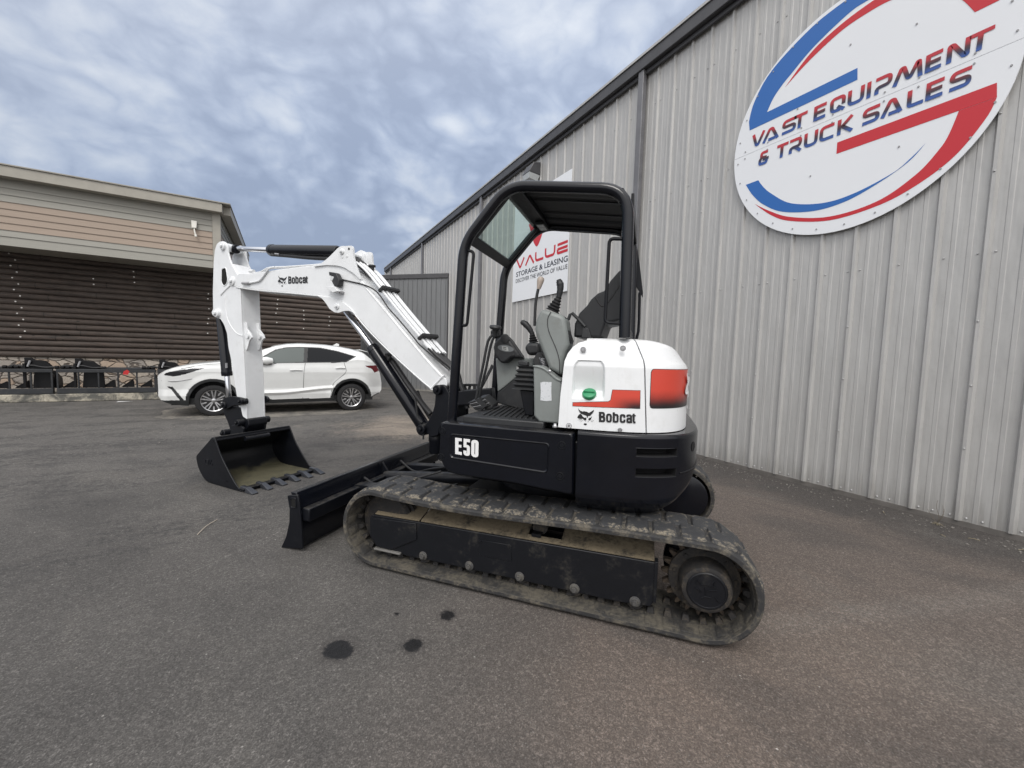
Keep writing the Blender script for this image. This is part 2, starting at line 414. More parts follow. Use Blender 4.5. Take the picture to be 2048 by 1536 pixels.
# pale worn concrete slab edge under the parked car
def slab(t):
    P = t.pos(); n = t.noise(P, 3, 7, .7); e = t.noise(P, 26, 5, .7)
    c = t.mix(t.step(n, .35, .65), (.10, .095, .088), (.235, .215, .185))
    c = t.mix(t.m('MULTIPLY', t.step(e, .45, .6), .5), c, (.05, .05, .048))
    return {'Base Color': c, 'Roughness': .9, 'Normal': t.bump(e, .5, .01)}
mb = MB(); pts = []
for k in range(70):
    a = 2 * PI * k / 70; r = 1 + .035 * math.sin(5 * a + 1) + .03 * math.sin(11 * a) + random.uniform(-.02, .02)
    pts.append((-.15 + 2.35 * r * math.copysign(abs(math.cos(a)) ** .75, math.cos(a)), 11.6 + 1.42 * r * math.copysign(abs(math.sin(a)) ** .8, math.sin(a))))
mb.face([mb.v((x, y, .004)) for x, y in pts])
o = mb.build('pavement', mat('worn_concrete_patch', slab), smooth=False); o['kind'] = 'structure'

# loose stones scattered on the asphalt
mb = MB()
for k in range(1100):
    if k < 330: x, y = random.uniform(-3.5, 5.3), random.uniform(.6, 8)
    elif k < 520: x, y = random.gauss(5.25, .22), random.uniform(.2, 9)
    else: x, y = (random.gauss(-1.6, 1.1), random.gauss(9.2, .6)) if k < 700 else (random.gauss(5.42, .10), random.uniform(.2, 7))
    if x > 5.5: continue
    r = random.uniform(.0025, .006) if k < 330 else random.uniform(.004, .013)
    c_ = Vector((x, y, r * .4)); vs_ = []
    for q in ((1, 0, 0), (-1, 0, 0), (0, 1, 0), (0, -1, 0), (0, 0, .8), (0, 0, -.6)):
        vs_.append(mb.v(c_ + Vector([q[i] * r * random.uniform(.6, 1.3) for i in range(3)])))
    for f in ((0, 2, 4), (2, 1, 4), (1, 3, 4), (3, 0, 4), (2, 0, 5), (1, 2, 5), (3, 1, 5), (0, 3, 5)): mb.face([vs_[i] for i in f])
o = mb.build('gravel', mat('loose_stone', lambda t: {'Base Color': t.mix(t.noise(t.pos(), 8, 2), (.07, .065, .06), (.30, .28, .255))}, rough=.9), smooth=False); o['kind'] = 'stuff'
tag(o, 'small loose stones scattered over the dark asphalt yard', 'gravel')

# ------------------------------------------------------------ warehouse
WX = 5.62
EAVE = 6.58
def ribmat(name, ca, cb, streak=.5, scale=(6, 6, .35)):
    def b(t):
        P = t.pos(); x, y, z = t.xyz(P)
        n = t.noise(t.com(0.0, t.m('MULTIPLY', y, scale[1]), t.m('MULTIPLY', z, scale[2])), 3.0, 6, .65)
        f = t.noise(P, 18, 5, .65)
        c = t.mix(t.step(n, .3, .7), ca, cb)
        c = t.mix(t.m('MULTIPLY', t.step(f, .52, .70), .10 * streak), c, (.12, .11, .10))
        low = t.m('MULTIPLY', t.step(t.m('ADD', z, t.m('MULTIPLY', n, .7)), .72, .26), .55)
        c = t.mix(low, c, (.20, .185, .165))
        # neighbouring sheets differ slightly in tone; faint rain streaks
        sh = t.noise(t.com(t.m('FLOOR', t.m('DIVIDE', y, .983)), 0.0, 0.0), 7.7, 0)
        c = t.mix(t.step(sh, .35, .65, 0, .16), c, (.30, .305, .31))
        sk = t.noise(t.com(0.0, t.m('MULTIPLY', y, 16), t.m('MULTIPLY', z, .5)), 1.0, 5, .7)
        c = t.mix(t.m('MULTIPLY', t.step(sk, .52, .72), .13), c, (.22, .215, .205))
        return {'Base Color': c, 'Roughness': t.lin(f, .3, .7, .34, .50), 'Normal': t.bump(t.noise(t.com(x, t.m('MULTIPLY', y, 2.5), t.m('MULTIPLY', z, .8)), 1.6, 3), .35, .05)}
    return mat(name, b, metal=.15)
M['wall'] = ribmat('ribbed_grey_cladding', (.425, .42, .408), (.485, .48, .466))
M['trim'] = paint('charcoal_trim_paint', (.060, .060, .064), .45, .12, .08)
M['trimlight'] = paint('mid_grey_downspout', (.16, .16, .17), .42, .1, .06)
M['screwhead'] = mat('painted_screw_head', col=(.50, .50, .50), rough=.35, metal=.3)
M['screwdark'] = mat('neoprene_washer', col=(.05, .05, .05), rough=.7)
wh = thing('metal_warehouse', 'tall warehouse clad in grey ribbed metal with a dark eave along the right', 'building', (WX, 8, 0))
wl = lambda p: Vector(p) - Vector((WX, 8, 0))
PITCH = .3277; PH = 1.06
mb = MB(wl)
prof = []
Y0, Y1 = -3.2, 26.0
k0 = math.floor((Y0 - PH) / PITCH); k1 = math.ceil((Y1 - PH) / PITCH)
for k in range(k0, k1 + 1):
    c_ = PH + k * PITCH
    prof += [(c_ - .030, 0), (c_ - .012, -.030), (c_ + .012, -.030), (c_ + .030, 0)]
    for q in (1 / 3, 2 / 3):
        m_ = c_ + q * PITCH; prof += [(m_ - .020, 0), (m_ - .014, -.0035), (m_ + .014, -.0035), (m_ + .020, 0)]
zz = [.05, 1.2, 2.58, 4.2, 5.6, EAVE + .10]
rows = [[mb.v((WX + dx_, y_, z_)) for y_, dx_ in prof] for z_ in zz]
for a, b in zip(rows, rows[1:]):
    for i in range(len(prof) - 1): mb.face([a[i], a[i + 1], b[i + 1], b[i]])
mb.build('cladding', M['wall'], wh, smooth=False)
mb = MB(wl); mb.box((WX - .012, Y0, .0), (WX + .2, Y1, .05)); mb.build('base_flashing', paint('dusty_base_flashing', (.13, .12, .11), .7, .2, .2), wh)
mb = MB(wl); mb.box((WX + .06, Y0, .05), (WX + 9, Y1, EAVE + .1)); mb.build('wall', M['trim'], wh, smooth=False)
mb = MB(wl)
mb.box((WX - .15, Y0, EAVE), (WX - .003, Y1, EAVE + .20)); mb.box((WX - .075, Y0, EAVE - .075), (WX - .034, Y1, EAVE - .002))
mb.build('gutter', M['trim'], wh, bevel=.012)
mb = MB(wl); mb.hexa([(WX - .17, Y0, EAVE + .203), (WX + 6, Y0, EAVE + .8), (WX + 6, Y1, EAVE + .8), (WX - .17, Y1, EAVE + .203),
                      (WX - .17, Y0, EAVE + .245), (WX + 6, Y0, EAVE + .84), (WX + 6, Y1, EAVE + .84), (WX - .17, Y1, EAVE + .245)])
mb.build('roof', M['wall'], wh, smooth=False)
for yd in (5.29, 11.9, 18.2, 24.4):
    mb = MB(wl); w_ = .06
    mb.box((WX - .125, yd - w_, .12), (WX - .035, yd + w_, EAVE))
    mb.build('downspout', M['trimlight'], wh, bevel=.008)
# screws: row at every girt on the flats, base row, lap screws on every third rib
scr = []
for k in range(k0, k1 + 1):
    c_ = PH + k * PITCH
    if c_ < .2 or c_ > 20: continue
    for z_ in (.085, 2.58, 4.3, 5.95):
        scr.append((c_ - .055 if k % 3 else c_ + .052, z_, 0))
        if z_ < .1 or k % 3 == 0: scr.append((c_ - .056, z_, 0))
        if z_ < .1: scr.append((c_ + PITCH * .52, z_, 0))
    if k % 3 == 0:
        for z_ in (.75, 1.35, 1.95, 3.3, 3.8, 4.8): scr.append((c_, z_, -.030))
scr.sort(key=lambda q: q[0] ** 2 + (q[1] - 1.5) ** 2)
sprof = [(0, .0085), (.004, .0085), (.008, .0055), (.0105, .003)]
mb = MB(); mb.lathe((0, 0, 0), (-1, 0, 0), sprof, 8); s0 = mb.build('screw', M['screwhead'], wh)
def place(src, loc, parent):
    o = src.copy(); C.objects.link(o); o.parent = parent; o.location = loc; return o
for i, (y_, z_, d_) in enumerate(scr[:95]):
    o = s0 if i == 0 else place(s0, (0, 0, 0), wh); o.location = wl((WX + d_ - .001, y_, z_))
mb = MB(wl)
for y_, z_, d_ in scr[95:]: mb.lathe((WX + d_ - .001, y_, z_), (-1, 0, 0), sprof, 8)
o = mb.build('screw', M['screwhead'], wh); o['kind'] = 'stuff'

# ------------------------------------------------------------ letters drawn as strokes
def stroke(mb, pts, w, fn, closed=False, cap0=0, cap1=0):
    """flat band of width w along 2-D points; cap: slant of the ends"""
    P = [Vector((p[0], p[1])) for p in pts]; n = len(P); L, R_ = [], []
    for i in range(n):
        a = P[i] - P[i - 1] if (i or closed) else P[1] - P[0]
        b_ = P[(i + 1) % n] - P[i] if (i < n - 1 or closed) else P[-1] - P[-2]
        if a.length < 1e-6: a = b_
        if b_.length < 1e-6: b_ = a
        a.normalize(); b_.normalize(); t_ = (a + b_)
        if t_.length < .2: t_ = b_.copy()
        t_.normalize(); nn = Vector((-t_.y, t_.x)); k = w / 2 / max(.35, abs(nn.dot(Vector((-b_.y, b_.x)))))
        sh = t_ * 0
        if not closed and i == 0 and cap0: sh = t_ * cap0 * w
        if not closed and i == n - 1 and cap1: sh = t_ * cap1 * w
        L.append(P[i] + nn * k + sh); R_.append(P[i] - nn * k - sh)
    vl = [mb.v(fn(*p)) for p in L]; vr = [mb.v(fn(*p)) for p in R_]
    for i in range(n if closed else n - 1):
        j = (i + 1) % n; mb.face([vl[i], vl[j], vr[j], vr[i]])
def rp(P, r=.2, n=4): return [(v.x, v.y) for v in fillet([(p[0], p[1], 0) for p in P], r, n)]
T_ = .21
GL = {
 'V': [([(.08, 1), (.36, .12), (.52, .12), (.98, 1)], 0.08)], 'A': [([(.02, 0), (.42, .88), (.60, .88), (.98, .0)], .1), ([(.36, .11), (.84, .11)], 0)],
 'S': [([(1.05, .90), (.12, .90), (.04, .52), (.94, .50), (.92, .10), (-.04, .10)], .18)],
 'T': [([(0, .90), (1.1, .90)], 0), ([(.50, .9), (.46, 0)], 0)],
 'E': [([(.04, 0), (.06, 1)], 0), ([(.05, .90), (1, .90)], 0), ([(.05, .50), (.90, .50)], 0), ([(.05, .10), (.95, .10)], 0)],
 'Q': [([(.72, .10), (.10, .10), (.05, .9), (.95, .9), (.93, .38)], .22), ([(.5, .34), (1.0, .02)], 0)],
 'U': [([(.06, 1), (.06, .10), (.92, .10), (.94, 1)], .22)], 'I': [([(.5, 0), (.5, 1)], 0)],
 'P': [([(.08, 0), (.08, .38), (.92, .40), (.95, .90), (0, .90)], .2)],
 'M': [([(0, 0), (.24, .9), (.34, .9), (.52, .22), (.62, .22), (.86, .9), (.92, .9), (1.0, 0)], .07)],
 'N': [([(.05, 0), (.06, .9), (.22, .9), (.80, .10), (.94, .10), (.95, 1)], .1)],
 'R': [([(.08, 0), (.08, .38), (.92, .40), (.95, .90), (0, .90)], .2), ([(.45, .4), (1.0, 0)], 0)],
 'C': [([(1.0, .90), (.08, .90), (.06, .10), (.98, .10)], .22)], 'K': [([(.06, 0), (.06, 1)], 0), ([(1.0, 1), (.30, .50), (1.05, 0)], .02)],
 'L': [([(.06, 1), (.06, .10), (1.0, .10)], .12)],
 '&': [([(.92, .92), (.24, .92), (.22, .58), (.80, .52)], .12), ([(.22, .52), (.08, .4), (.08, .10), (.80, .10), (.80, .50)], .12), ([(.4, .40), (1.05, .40)], 0)]}
LAY = Vector((-.0012, 0, 0))
def glyph(mb, ch, x0, x1, z0, z1, fn, w=None):
    h = z1 - z0; W_ = x1 - x0; w = w or T_ * h
    for li, (P, r) in enumerate(GL[ch]):
        Q = [(x0 + p[0] * W_, z0 + p[1] * h) for p in P]
        if r: Q = rp(Q, r * h, 4)
        stroke(mb, Q, w, (lambda x, z, li=li: fn(x, z) + LAY * li))
# ------------------------------------------------------------ round sign
SX = WX - .046; SC = (2.23, 4.37)
def signprint(t):
    z = t.xyz(t.new('ShaderNodeTexCoord').outputs['Generated'])[2]
    rmp = t.new('ShaderNodeValToRGB'); e = rmp.color_ramp.elements
    e[0].position = .12; e[0].color = (.035, .10, .36, 1); e[1].position = .80; e[1].color = (.50, .030, .045, 1)
    q = rmp.color_ramp.elements.new(.38); q.color = (.030, .030, .060, 1); q = rmp.color_ramp.elements.new(.55); q.color = (.10, .028, .035, 1)
    t.put(rmp.inputs[0], z); return {'Base Color': rmp.outputs[0]}
def signwhite(t):
    P = t.pos(); n = t.noise(P, 1.3, 4); f = t.noise(P, 30, 4, .6)
    c = t.mix(n, (.79, .81, .84), (.83, .845, .865))
    return {'Base Color': c, 'Roughness': t.lin(f, .3, .7, .28, .4), 'Normal': t.bump(n, .1, .03)}
M['signw'] = mat('white_aluminium_sign_panel', signwhite)
M['signblue'] = mat('blue_vinyl', col=(.022, .135, .44), rough=.4)
M['signred'] = mat('red_vinyl', col=(.56, .022, .034), rough=.4)
M['signgrad'] = mat('red_to_blue_printed_lettering', signprint, rough=.4)
M['edge'] = mat('sign_panel_edge', col=(.30, .30, .31), rough=.5)
sg = thing('round_sign', 'big round white sign with red and blue swooshes high on the ribbed wall', 'sign', (SX, SC[0], SC[1]))
R0 = 1.315
# sign frame: x right as read (towards -Y), z up, faces -X
def sf(x, z, d=0.0): return Vector((-d, -x, z + .04 - .0))
mb = MB()
n = 96
ring = [(R0 * .972 * math.cos(2 * PI * i / n), R0 * math.sin(2 * PI * i / n) - .04) for i in range(n)]
up_ = [p for p in ring if p[1] >= -.038] ; lo_ = [p for p in ring if p[1] <= -.042]
xa = R0 * .972
up_ = [(xa, -.0375)] + up_[0:0] + [p for p in ring if p[1] > -.03] + [(-xa, -.0375)]
lo_ = [(-xa, -.0415)] + [p for p in ring if p[1] < -.05] + [(xa, -.0415)]
for half in (up_, lo_): mb.prism([sf(*p, 0) for p in half], [sf(*p, .012) for p in half])
mb.build('panel', M['signw'], sg, smooth=False)
def flatpoly(mb, P, d): mb.face([mb.v(sf(x, z, d)) for x, z in P])
def cspl(P, k=8): return [(v.x, v.y) for v in catmull([Vector((a, b, 0)) for a, b in P], k)]
def band(mb, A, B, d, k=8):
    """strip between two smooth 2-D curves"""
    a = cspl(A, k); b_ = cspl(B, k); n_ = max(len(a), len(b_))
    def rs(c, i): 
        q = i / (n_ - 1) * (len(c) - 1); j = min(int(q), len(c) - 2); f = q - j
        return (c[j][0] * (1 - f) + c[j + 1][0] * f, c[j][1] * (1 - f) + c[j + 1][1] * f)
    va = [mb.v(sf(*rs(a, i), d)) for i in range(n_)]; vb = [mb.v(sf(*rs(b_, i), d)) for i in range(n_)]
    for i in range(n_ - 1): mb.face([va[i], va[i + 1], vb[i + 1], vb[i]])
mb = MB()
band(mb, [(-1.105, .40), (-1.06, .60), (-.93, .83), (-.742, .99), (-.454, 1.14), (-.235, 1.205), (.10, 1.235), (.42, 1.16)],
     [(-.873, .406), (-.80, .55), (-.70, .66), (-.615, .727), (-.373, .91), (-.034, 1.064), (.165, 1.085), (.42, 1.16)], .014)
flatpoly(mb, [(-1.105, .402), (-1.1, .36), (-1.087, .273), (.092, .273), (.083, .403), (-.873, .406)], .0142)
band(mb, [(-1.09, -.448), (-.983, -.624), (-.829, -.796), (-.588, -.958), (-.235, -1.053), (.072, -1.04), (.34, -.944), (.579, -.81), (.705, -.668)],
     [(-.924, -.445), (-.85, -.56), (-.739, -.684), (-.503, -.877), (-.16, -.985), (.139, -.976), (.463, -.875), (.60, -.775), (.705, -.668)], .014)
mb.build('blue_swoosh', M['signblue'], sg, smooth=False)
mb = MB()
band(mb, [(-.67, .606), (-.433, .835), (-.218, .951), (.066, 1.027), (.35, 1.03), (.75, .85), (.93, .62), (1.096, .384)],
     [(-.67, .606), (-.429, .765), (-.139, .899), (.072, .941), (.35, .93), (.62, .78), (.826, .60), (.95, .383)], .014)
band(mb, [(1.142, -.47), (1.088, -.627), (.912, -.885), (.655, -1.07), (.357, -1.179), (-.066, -1.21), (-.489, -1.10), (-.721, -.965), (-.95, -.748)],
     [(.911, -.47), (.86, -.66), (.8, -.78), (.647, -.96), (.354, -1.129), (-.07, -1.166), (-.492, -1.05), (-.75, -.90), (-.95, -.748)], .014)
flatpoly(mb, [(1.133, -.338), (-.051, -.338), (-.05, -.465), (.911, -.468), (1.142, -.468)], .0142)
mb.build('red_swoosh', M['signred'], sg, smooth=False)
fnl = lambda x, z: sf(x, z, .0165)
L1 = [('V', -1.05, -.875), ('A', -.905, -.70), ('S', -.67, -.50), ('T', -.54, -.385), ('E', -.315, -.175), ('Q', -.155, .0), ('U', .015, .17),
      ('I', .175, .235), ('P', .25, .40), ('M', .405, .625), ('E', .645, .775), ('N', .79, .945), ('T', .925, 1.085)]
mb = MB()
mb.b.free()
for wd in (L1[:4], L1[4:]):
    mb = MB()
    for ch, a, b_ in wd: glyph(mb, ch, a + .012, b_ - .012, .015, .185, fnl)
    mb.build('lettering', M['signgrad'], sg, smooth=False)
L2 = [('&', -.94, -.80), ('T', -.72, -.575), ('R', -.57, -.42), ('U', -.40, -.25), ('C', -.24, -.08), ('K', -.062, .085), ('S', .165, .32),
      ('A', .325, .50), ('L', .53, .665), ('E', .668, .805), ('S', .825, .975)]
mb = MB()
mb.b.free()
for wd in (L2[:1], L2[1:6], L2[6:]):
    mb = MB()
    for ch, a, b_ in wd: glyph(mb, ch, a + .012, b_ - .012, -.262, -.092, fnl)
    mb.build('lettering', M['signgrad'], sg, smooth=False)
sl_ = [(R0 * .93 * math.cos(2 * PI * (i + .3) / 28), R0 * .955 * math.sin(2 * PI * (i + .3) / 28) - .04) for i in range(28)]
sl_ += [(x * .98, z) for x in (-1.15, -.85, -.12, .35, 1.0, .62, -.45) for z in (.005, -.085)]
sl_ += [(-.5, .26), (.55, .55), (-.3, -.62), (.5, -.62), (0, .7)]
mb = MB(); mb.cyl((0, 0, 0), (-.0065, 0, 0), .009, n=8); s1_ = mb.build('screw', M['steel'], sg)
for i, p in enumerate(sl_):
    o = s1_ if i == 0 else place(s1_, (0, 0, 0), sg); o.location = sf(*p, .0125)

# ------------------------------------------------------------ value storage sign
vg = thing('wall_sign', 'white rectangular storage and leasing sign on the wall seen through the canopy', 'sign', (WX - .036, 8.54, 3.02))
def vf(y, z, d=0.0): return Vector((-d, y - 8.54, z - 3.02))
mb = MB(); mb.prism([vf(*p, 0) for p in ((9.79, 3.02), (7.29, 3.02), (7.27, 5.70), (9.77, 5.70))], [vf(*p, .01) for p in ((9.79, 3.02), (7.29, 3.02), (7.27, 5.70), (9.77, 5.70))])
mb.build('panel', M['signw'], vg, smooth=False)
fv = lambda x, z: vf(9.62 - x, z, .0135)
mb = MB()
def vst(P, r, w=.062): 
    stroke(mb, rp(P, r, 5) if r else P, w, fv)
vst([(.04, 4.15), (.20, 3.93), (.24, 3.93), (.42, 4.15)], .04)
vst([(.50, 3.915), (.68, 4.13), (.72, 4.13), (.90, 3.915)], .04)
vst([(.985, 4.165), (.985, 3.95), (1.33, 3.95)], .09)
vst([(1.42, 4.165), (1.42, 3.95), (1.80, 3.95), (1.80, 4.165)], .1)
vst([(1.91, 4.135), (2.30, 4.135)], 0); vst([(1.91, 4.03), (2.30, 4.03)], 0); stroke(mb, rp([(1.92, 4.03), (1.92, 3.94), (2.31, 3.94)], .06, 5), .062, lambda x, z: fv(x, z) + LAY)
# red drop-shaped mark above the word
P = cspl([(.60, 4.95), (.72, 4.72), (.86, 4.45), (1.02, 4.30), (1.18, 4.45), (1.34, 4.72), (1.50, 4.95), (1.28, 4.99), (1.05, 4.78), (.82, 4.99)] + [(.60, 4.95)], 6)
mb.face([mb.v(fv(*p)) for p in P[:-1]])
mb.build('red_lettering', M['signred'], vg, smooth=False)
mb = MB()
add_text(mb, 'STORAGE & LEASING', lambda x, y: fv(.02 + x * 2.30, 3.685 + y * .135), .012)
mb.build('lettering', mat('dark_blue_vinyl', col=(.020, .026, .045), rough=.4), vg, smooth=False)
mb = MB(); add_text(mb, 'DISCOVER THE WORLD OF VALUE', lambda x, y: fv(.01 + x * 2.31, 3.525 + y * .105), .004)
mb.build('lettering', mat('dark_vinyl', col=(.03, .034, .045), rough=.4), vg, smooth=False)

# ------------------------------------------------------------ floodlight
fl = thing('floodlight', 'dark wedge-shaped floodlight on the warehouse wall under the eave', 'wall light', (WX - .035, 8.75, 6.05))
mb = MB(); 
mb.prism([(0, -.20, .30), (0, .20, .30), (0, .20, -.02), (0, -.20, -.02)], [(-.20, -.18, .26), (-.20, .18, .26), (-.32, .17, .02), (-.32, -.17, .02)])
mb.build('housing', M['trim'], fl, bevel=.015)
mb = MB(); mb.prism([(-.02, -.19, -.025), (-.02, .19, -.025), (-.31, .16, .015), (-.31, -.16, .015)], [(-.06, -.16, -.17), (-.06, .16, -.17), (-.30, .14, -.12), (-.30, -.14, -.12)])
mb.build('lens', mat('prismatic_lens', lambda t: {'Normal': t.bump(t.vor(t.obj(), 60), .5, .01)}, col=(.42, .44, .44), rough=.25), fl, smooth=False)
mb = MB(); mb.box((-.07, -.05, -.22), (0, .05, -.02)); mb.build('bracket', M['trim'], fl, bevel=.006)

# ------------------------------------------------------------ end fence
A = Vector((5.60, 14.93, 0)); B = Vector((2.72, 17.75, 0)); ax = (B - A).normalized(); nn = Vector((-ax.y, ax.x, 0))
if nn.y > 0: nn = -nn
L = (B - A).length
fn_ = thing('metal_fence', 'tall mid-grey vertical metal panel fence closing the yard between the buildings', 'fence', A)
ff = lambda p: ax * p[0] + nn * p[1] + Vector((0, 0, p[2]))
FH = 4.66
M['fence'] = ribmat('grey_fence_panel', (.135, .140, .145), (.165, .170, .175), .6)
mb = MB(ff); prof = [(0.03, 0)]
x = .12
while x < L - .1:
    prof += [(x - .02, 0), (x - .012, .022), (x + .012, .022), (x + .02, 0)]; x += .205
prof.append((L, 0))
ra = [mb.v((p, q, .06)) for p, q in prof]; rb = [mb.v((p, q, FH - .02)) for p, q in prof]
for i in range(len(prof) - 1): mb.face([ra[i], ra[i + 1], rb[i + 1], rb[i]])
mb.build('panel', M['fence'], fn_, smooth=False)
mb = MB(ff); mb.box((-.0, -.06, FH - .16), (L, .05, FH + .02)); mb.build('top_rail', M['trim'], fn_, bevel=.01)
mb = MB(ff); mb.box((-.02, -.07, .0), (.026, .04, FH - .162)); mb.build('post', M['trim'], fn_, bevel=.005)
mb = MB(ff); mb.box((0, -.08, 0), (L, .035, .058)); mb.build('base_rail', paint('pale_base_rail', (.22, .21, .19), .8, .2, .2), fn_)

# ------------------------------------------------------------ log-sided building
LY = 15.8
lb = thing('log_building', 'low building with dark stained log wall, stone base and beige lap siding above', 'building', (-3, LY, 0))
lf = lambda p: Vector(p) - Vector((-3, LY, 0))
def logmat(t):
    P = t.pos(); x, y, z = t.xyz(P)
    row = t.m('FLOOR', t.m('DIVIDE', t.m('SUBTRACT', z, 1.11), .1543))
    g = t.noise(t.com(t.m('MULTIPLY', x, 1.1), t.m('MULTIPLY', row, 7.3), t.m('MULTIPLY', z, 16)), 3.0, 8, .65, .4)
    blot = t.noise(t.com(t.m('MULTIPLY', x, .8), 0.0, t.m('MULTIPLY', z, 2.0)), 1.3, 5, .6)
    n3 = t.noise(t.com(t.m('MULTIPLY', x, .4), t.m('MULTIPLY', row, 3.1), 0.0), 2.0, 2)
    c = t.mix(t.step(g, .3, .72), (.020, .0165, .0150), (.098, .070, .055))
    c = t.mix(t.m('MULTIPLY', t.step(n3, .35, .65), .55), c, (.080, .062, .052)); gs = t.noise(t.com(t.m('MULTIPLY', x, .9), t.m('MULTIPLY', row, 2.7), t.m('MULTIPLY', z, 30)), 2.0, 6, .7); c = t.mix(t.m('MULTIPLY', t.step(gs, .58, .74), .4), c, (.16, .135, .115))
    c = t.mix(t.m('MULTIPLY', t.step(blot, .54, .72), .35), c, (.105, .088, .076))
    jx = t.m('FRACT', t.m('ADD', t.m('MULTIPLY', x, .27), t.m('MULTIPLY', t.noise(t.com(row, 0.0, 0.0), 5.3, 0), 7.0))); c = t.mix(t.m('LESS_THAN', jx, .0035), c, (.008, .007, .006))
    kn = t.step(t.vor(t.com(t.m('MULTIPLY', x, 1.2), t.m('MULTIPLY', row, 5), t.m('MULTIPLY', z, 2)), 1.6), .10, .05)
    c = t.mix(t.m('MULTIPLY', kn, .8), c, (.010, .008, .007))
    return {'Base Color': c, 'Roughness': .72, 'Normal': t.bump(g, .55, .02)}
mb = MB(lf); NL = 18; pitch = .1543; ZL = 1.11
nseg = 60; X0, X1 = -9.5, 2.475
for k in range(NL):
    zc = ZL + pitch * (k + .5); ph = random.uniform(0, 9)
    rings = []
    for i in range(nseg + 1):
        x = X0 + (X1 - X0) * i / nseg; r = .082 + .004 * math.sin(x * 1.7 + ph) + random.uniform(-.0015, .0015)
        dz_ = .005 * math.sin(x * .9 + ph * 2)
        rings.append([mb.v((x, LY - .02 - r * math.cos(a), zc + dz_ + r * math.sin(a))) for a in [(-PI / 2 + PI * j / 8) for j in range(9)]])
    for a, b_ in zip(rings, rings[1:]):
        for j in range(8): mb.face([a[j], b_[j], b_[j + 1], a[j + 1]])
    mb.face(rings[-1])
mb.build('log_wall', mat('dark_stained_log', logmat), lb, angle=60)
mb = MB(lf); mb.box((X0, LY - .025, 1.13), (X1 - .005, LY + .5, 3.84))
mb.build('backing_wall', mat('dark_wall_backing', col=(.02, .018, .016), rough=.8), lb, smooth=False)
# fastening caps showing as pale dots on the logs
cols_ = [(-5.86, range(3, 19), 1), (-4.40, (13, 14), 0), (-3.62, (14, 15, 16), 0), (-6.25, (9, 11, 13), 0), (-1.98, (5, 7, 8, 10, 12, 13), 0),
         (-.93, (7, 8, 9, 10, 11, 12, 15), 0), (-.2, (8, 10, 11, 12, 13), 0), (.55, (7, 9, 10, 11), 0), (1.35, (8, 9, 10), 0), (-8.0, (6, 8, 11), 0)]
mb = MB(); mb.lathe((0, 0, 0), (0, -1, 0), [(0, .020), (.008, .018), (.012, .008)], 8)
cap0 = mb.build('fixing_cap', mat('pale_fixing_cap', col=(.72, .70, .66), rough=.5), lb); CAPN = []
for x, rng, zig in cols_:
    for k in rng:
        k = min(k, 17)
        xx = x + (.045 * (-1) ** k if zig else random.uniform(-.03, .03)) + (.008 * (18 - k) if zig else 0)
        o = place(cap0, (0, 0, 0), lb) if CAPN else cap0; CAPN.append(1); o.location = lf((xx * 1.0533, LY - .098, ZL + pitch * (k + .5)))
def stone(t):
    P = t.pos(); x, y, z = t.xyz(P)
    q = t.com(t.m('MULTIPLY', x, 1.0), 0.0, t.m('MULTIPLY', z, 1.7))
    q = t.vm('ADD', q, t.vm('SCALE', t.noise(q, 3.0, 3, .5, 0, 1), None))
    e = t.vor(q, 3.3, 'DISTANCE_TO_EDGE'); cc = t.vor(q, 3.3, out='Color'); r_, g_, b_ = t.xyz(cc)
    n_ = t.noise(P, 14, 6, .65)
    c = t.mix(r_, (.33, .30, .27), (.50, .44, .37)); c = t.mix(t.m('MULTIPLY', t.m('GREATER_THAN', g_, .72), .6), c, (.52, .36, .24))
    c = t.mix(t.m('MULTIPLY', n_, .55), c, (.24, .21, .185))
    mort = t.step(e, .045, .015)
    c = t.mix(mort, c, (.12, .10, .085))
    return {'Base Color': c, 'Roughness': .85, 'Normal': t.bump(t.m('ADD', t.step(e, 0, .10), t.m('MULTIPLY', n_, .3)), .8, .05)}
sm = mat('flagstone_facing', stone)
for n_ in sm.node_tree.nodes:
    if n_.type == 'VECT_MATH' and n_.operation == 'SCALE': n_.inputs['Scale'].default_value = .22
mb = MB(lf); mb.box((X0, LY - .03, .0), (X1, LY + .3, 1.108)); mb.build('stone_base', sm, lb, smooth=False)
# beige lap siding box above, overhanging the logs
SY = 14.6; XE = -1.615; ZB, ZT = 3.83, 5.44
def sidemat(name, c1):
    def b(t):
        P = t.pos(); x, y, z = t.xyz(P); g = t.noise(t.com(t.m('MULTIPLY', x, .6), y, t.m('MULTIPLY', z, 12)), 4, 5, .6)
        return {'Base Color': t.mix(g, tuple(c * .86 for c in c1), tuple(c * 1.12 for c in c1)), 'Normal': t.bump(g, .2, .01)}
    return mat(name, b, rough=.6)
M['sidegrey'] = sidemat('greige_lap_siding', (.30, .29, .255)); M['sidepink'] = sidemat('tan_lap_siding', (.33, .26, .205))
M['fascia'] = paint('greige_fascia_paint', (.34, .32, .275), .5, .06, .05)
bz = [3.83, 4.045, 4.20, 4.365, 4.53, 4.70, 4.865, 5.03, 5.19, 5.35, 5.44]
pink = {3, 4, 5, 6}
mbs = [MB(lf), MB(lf)]
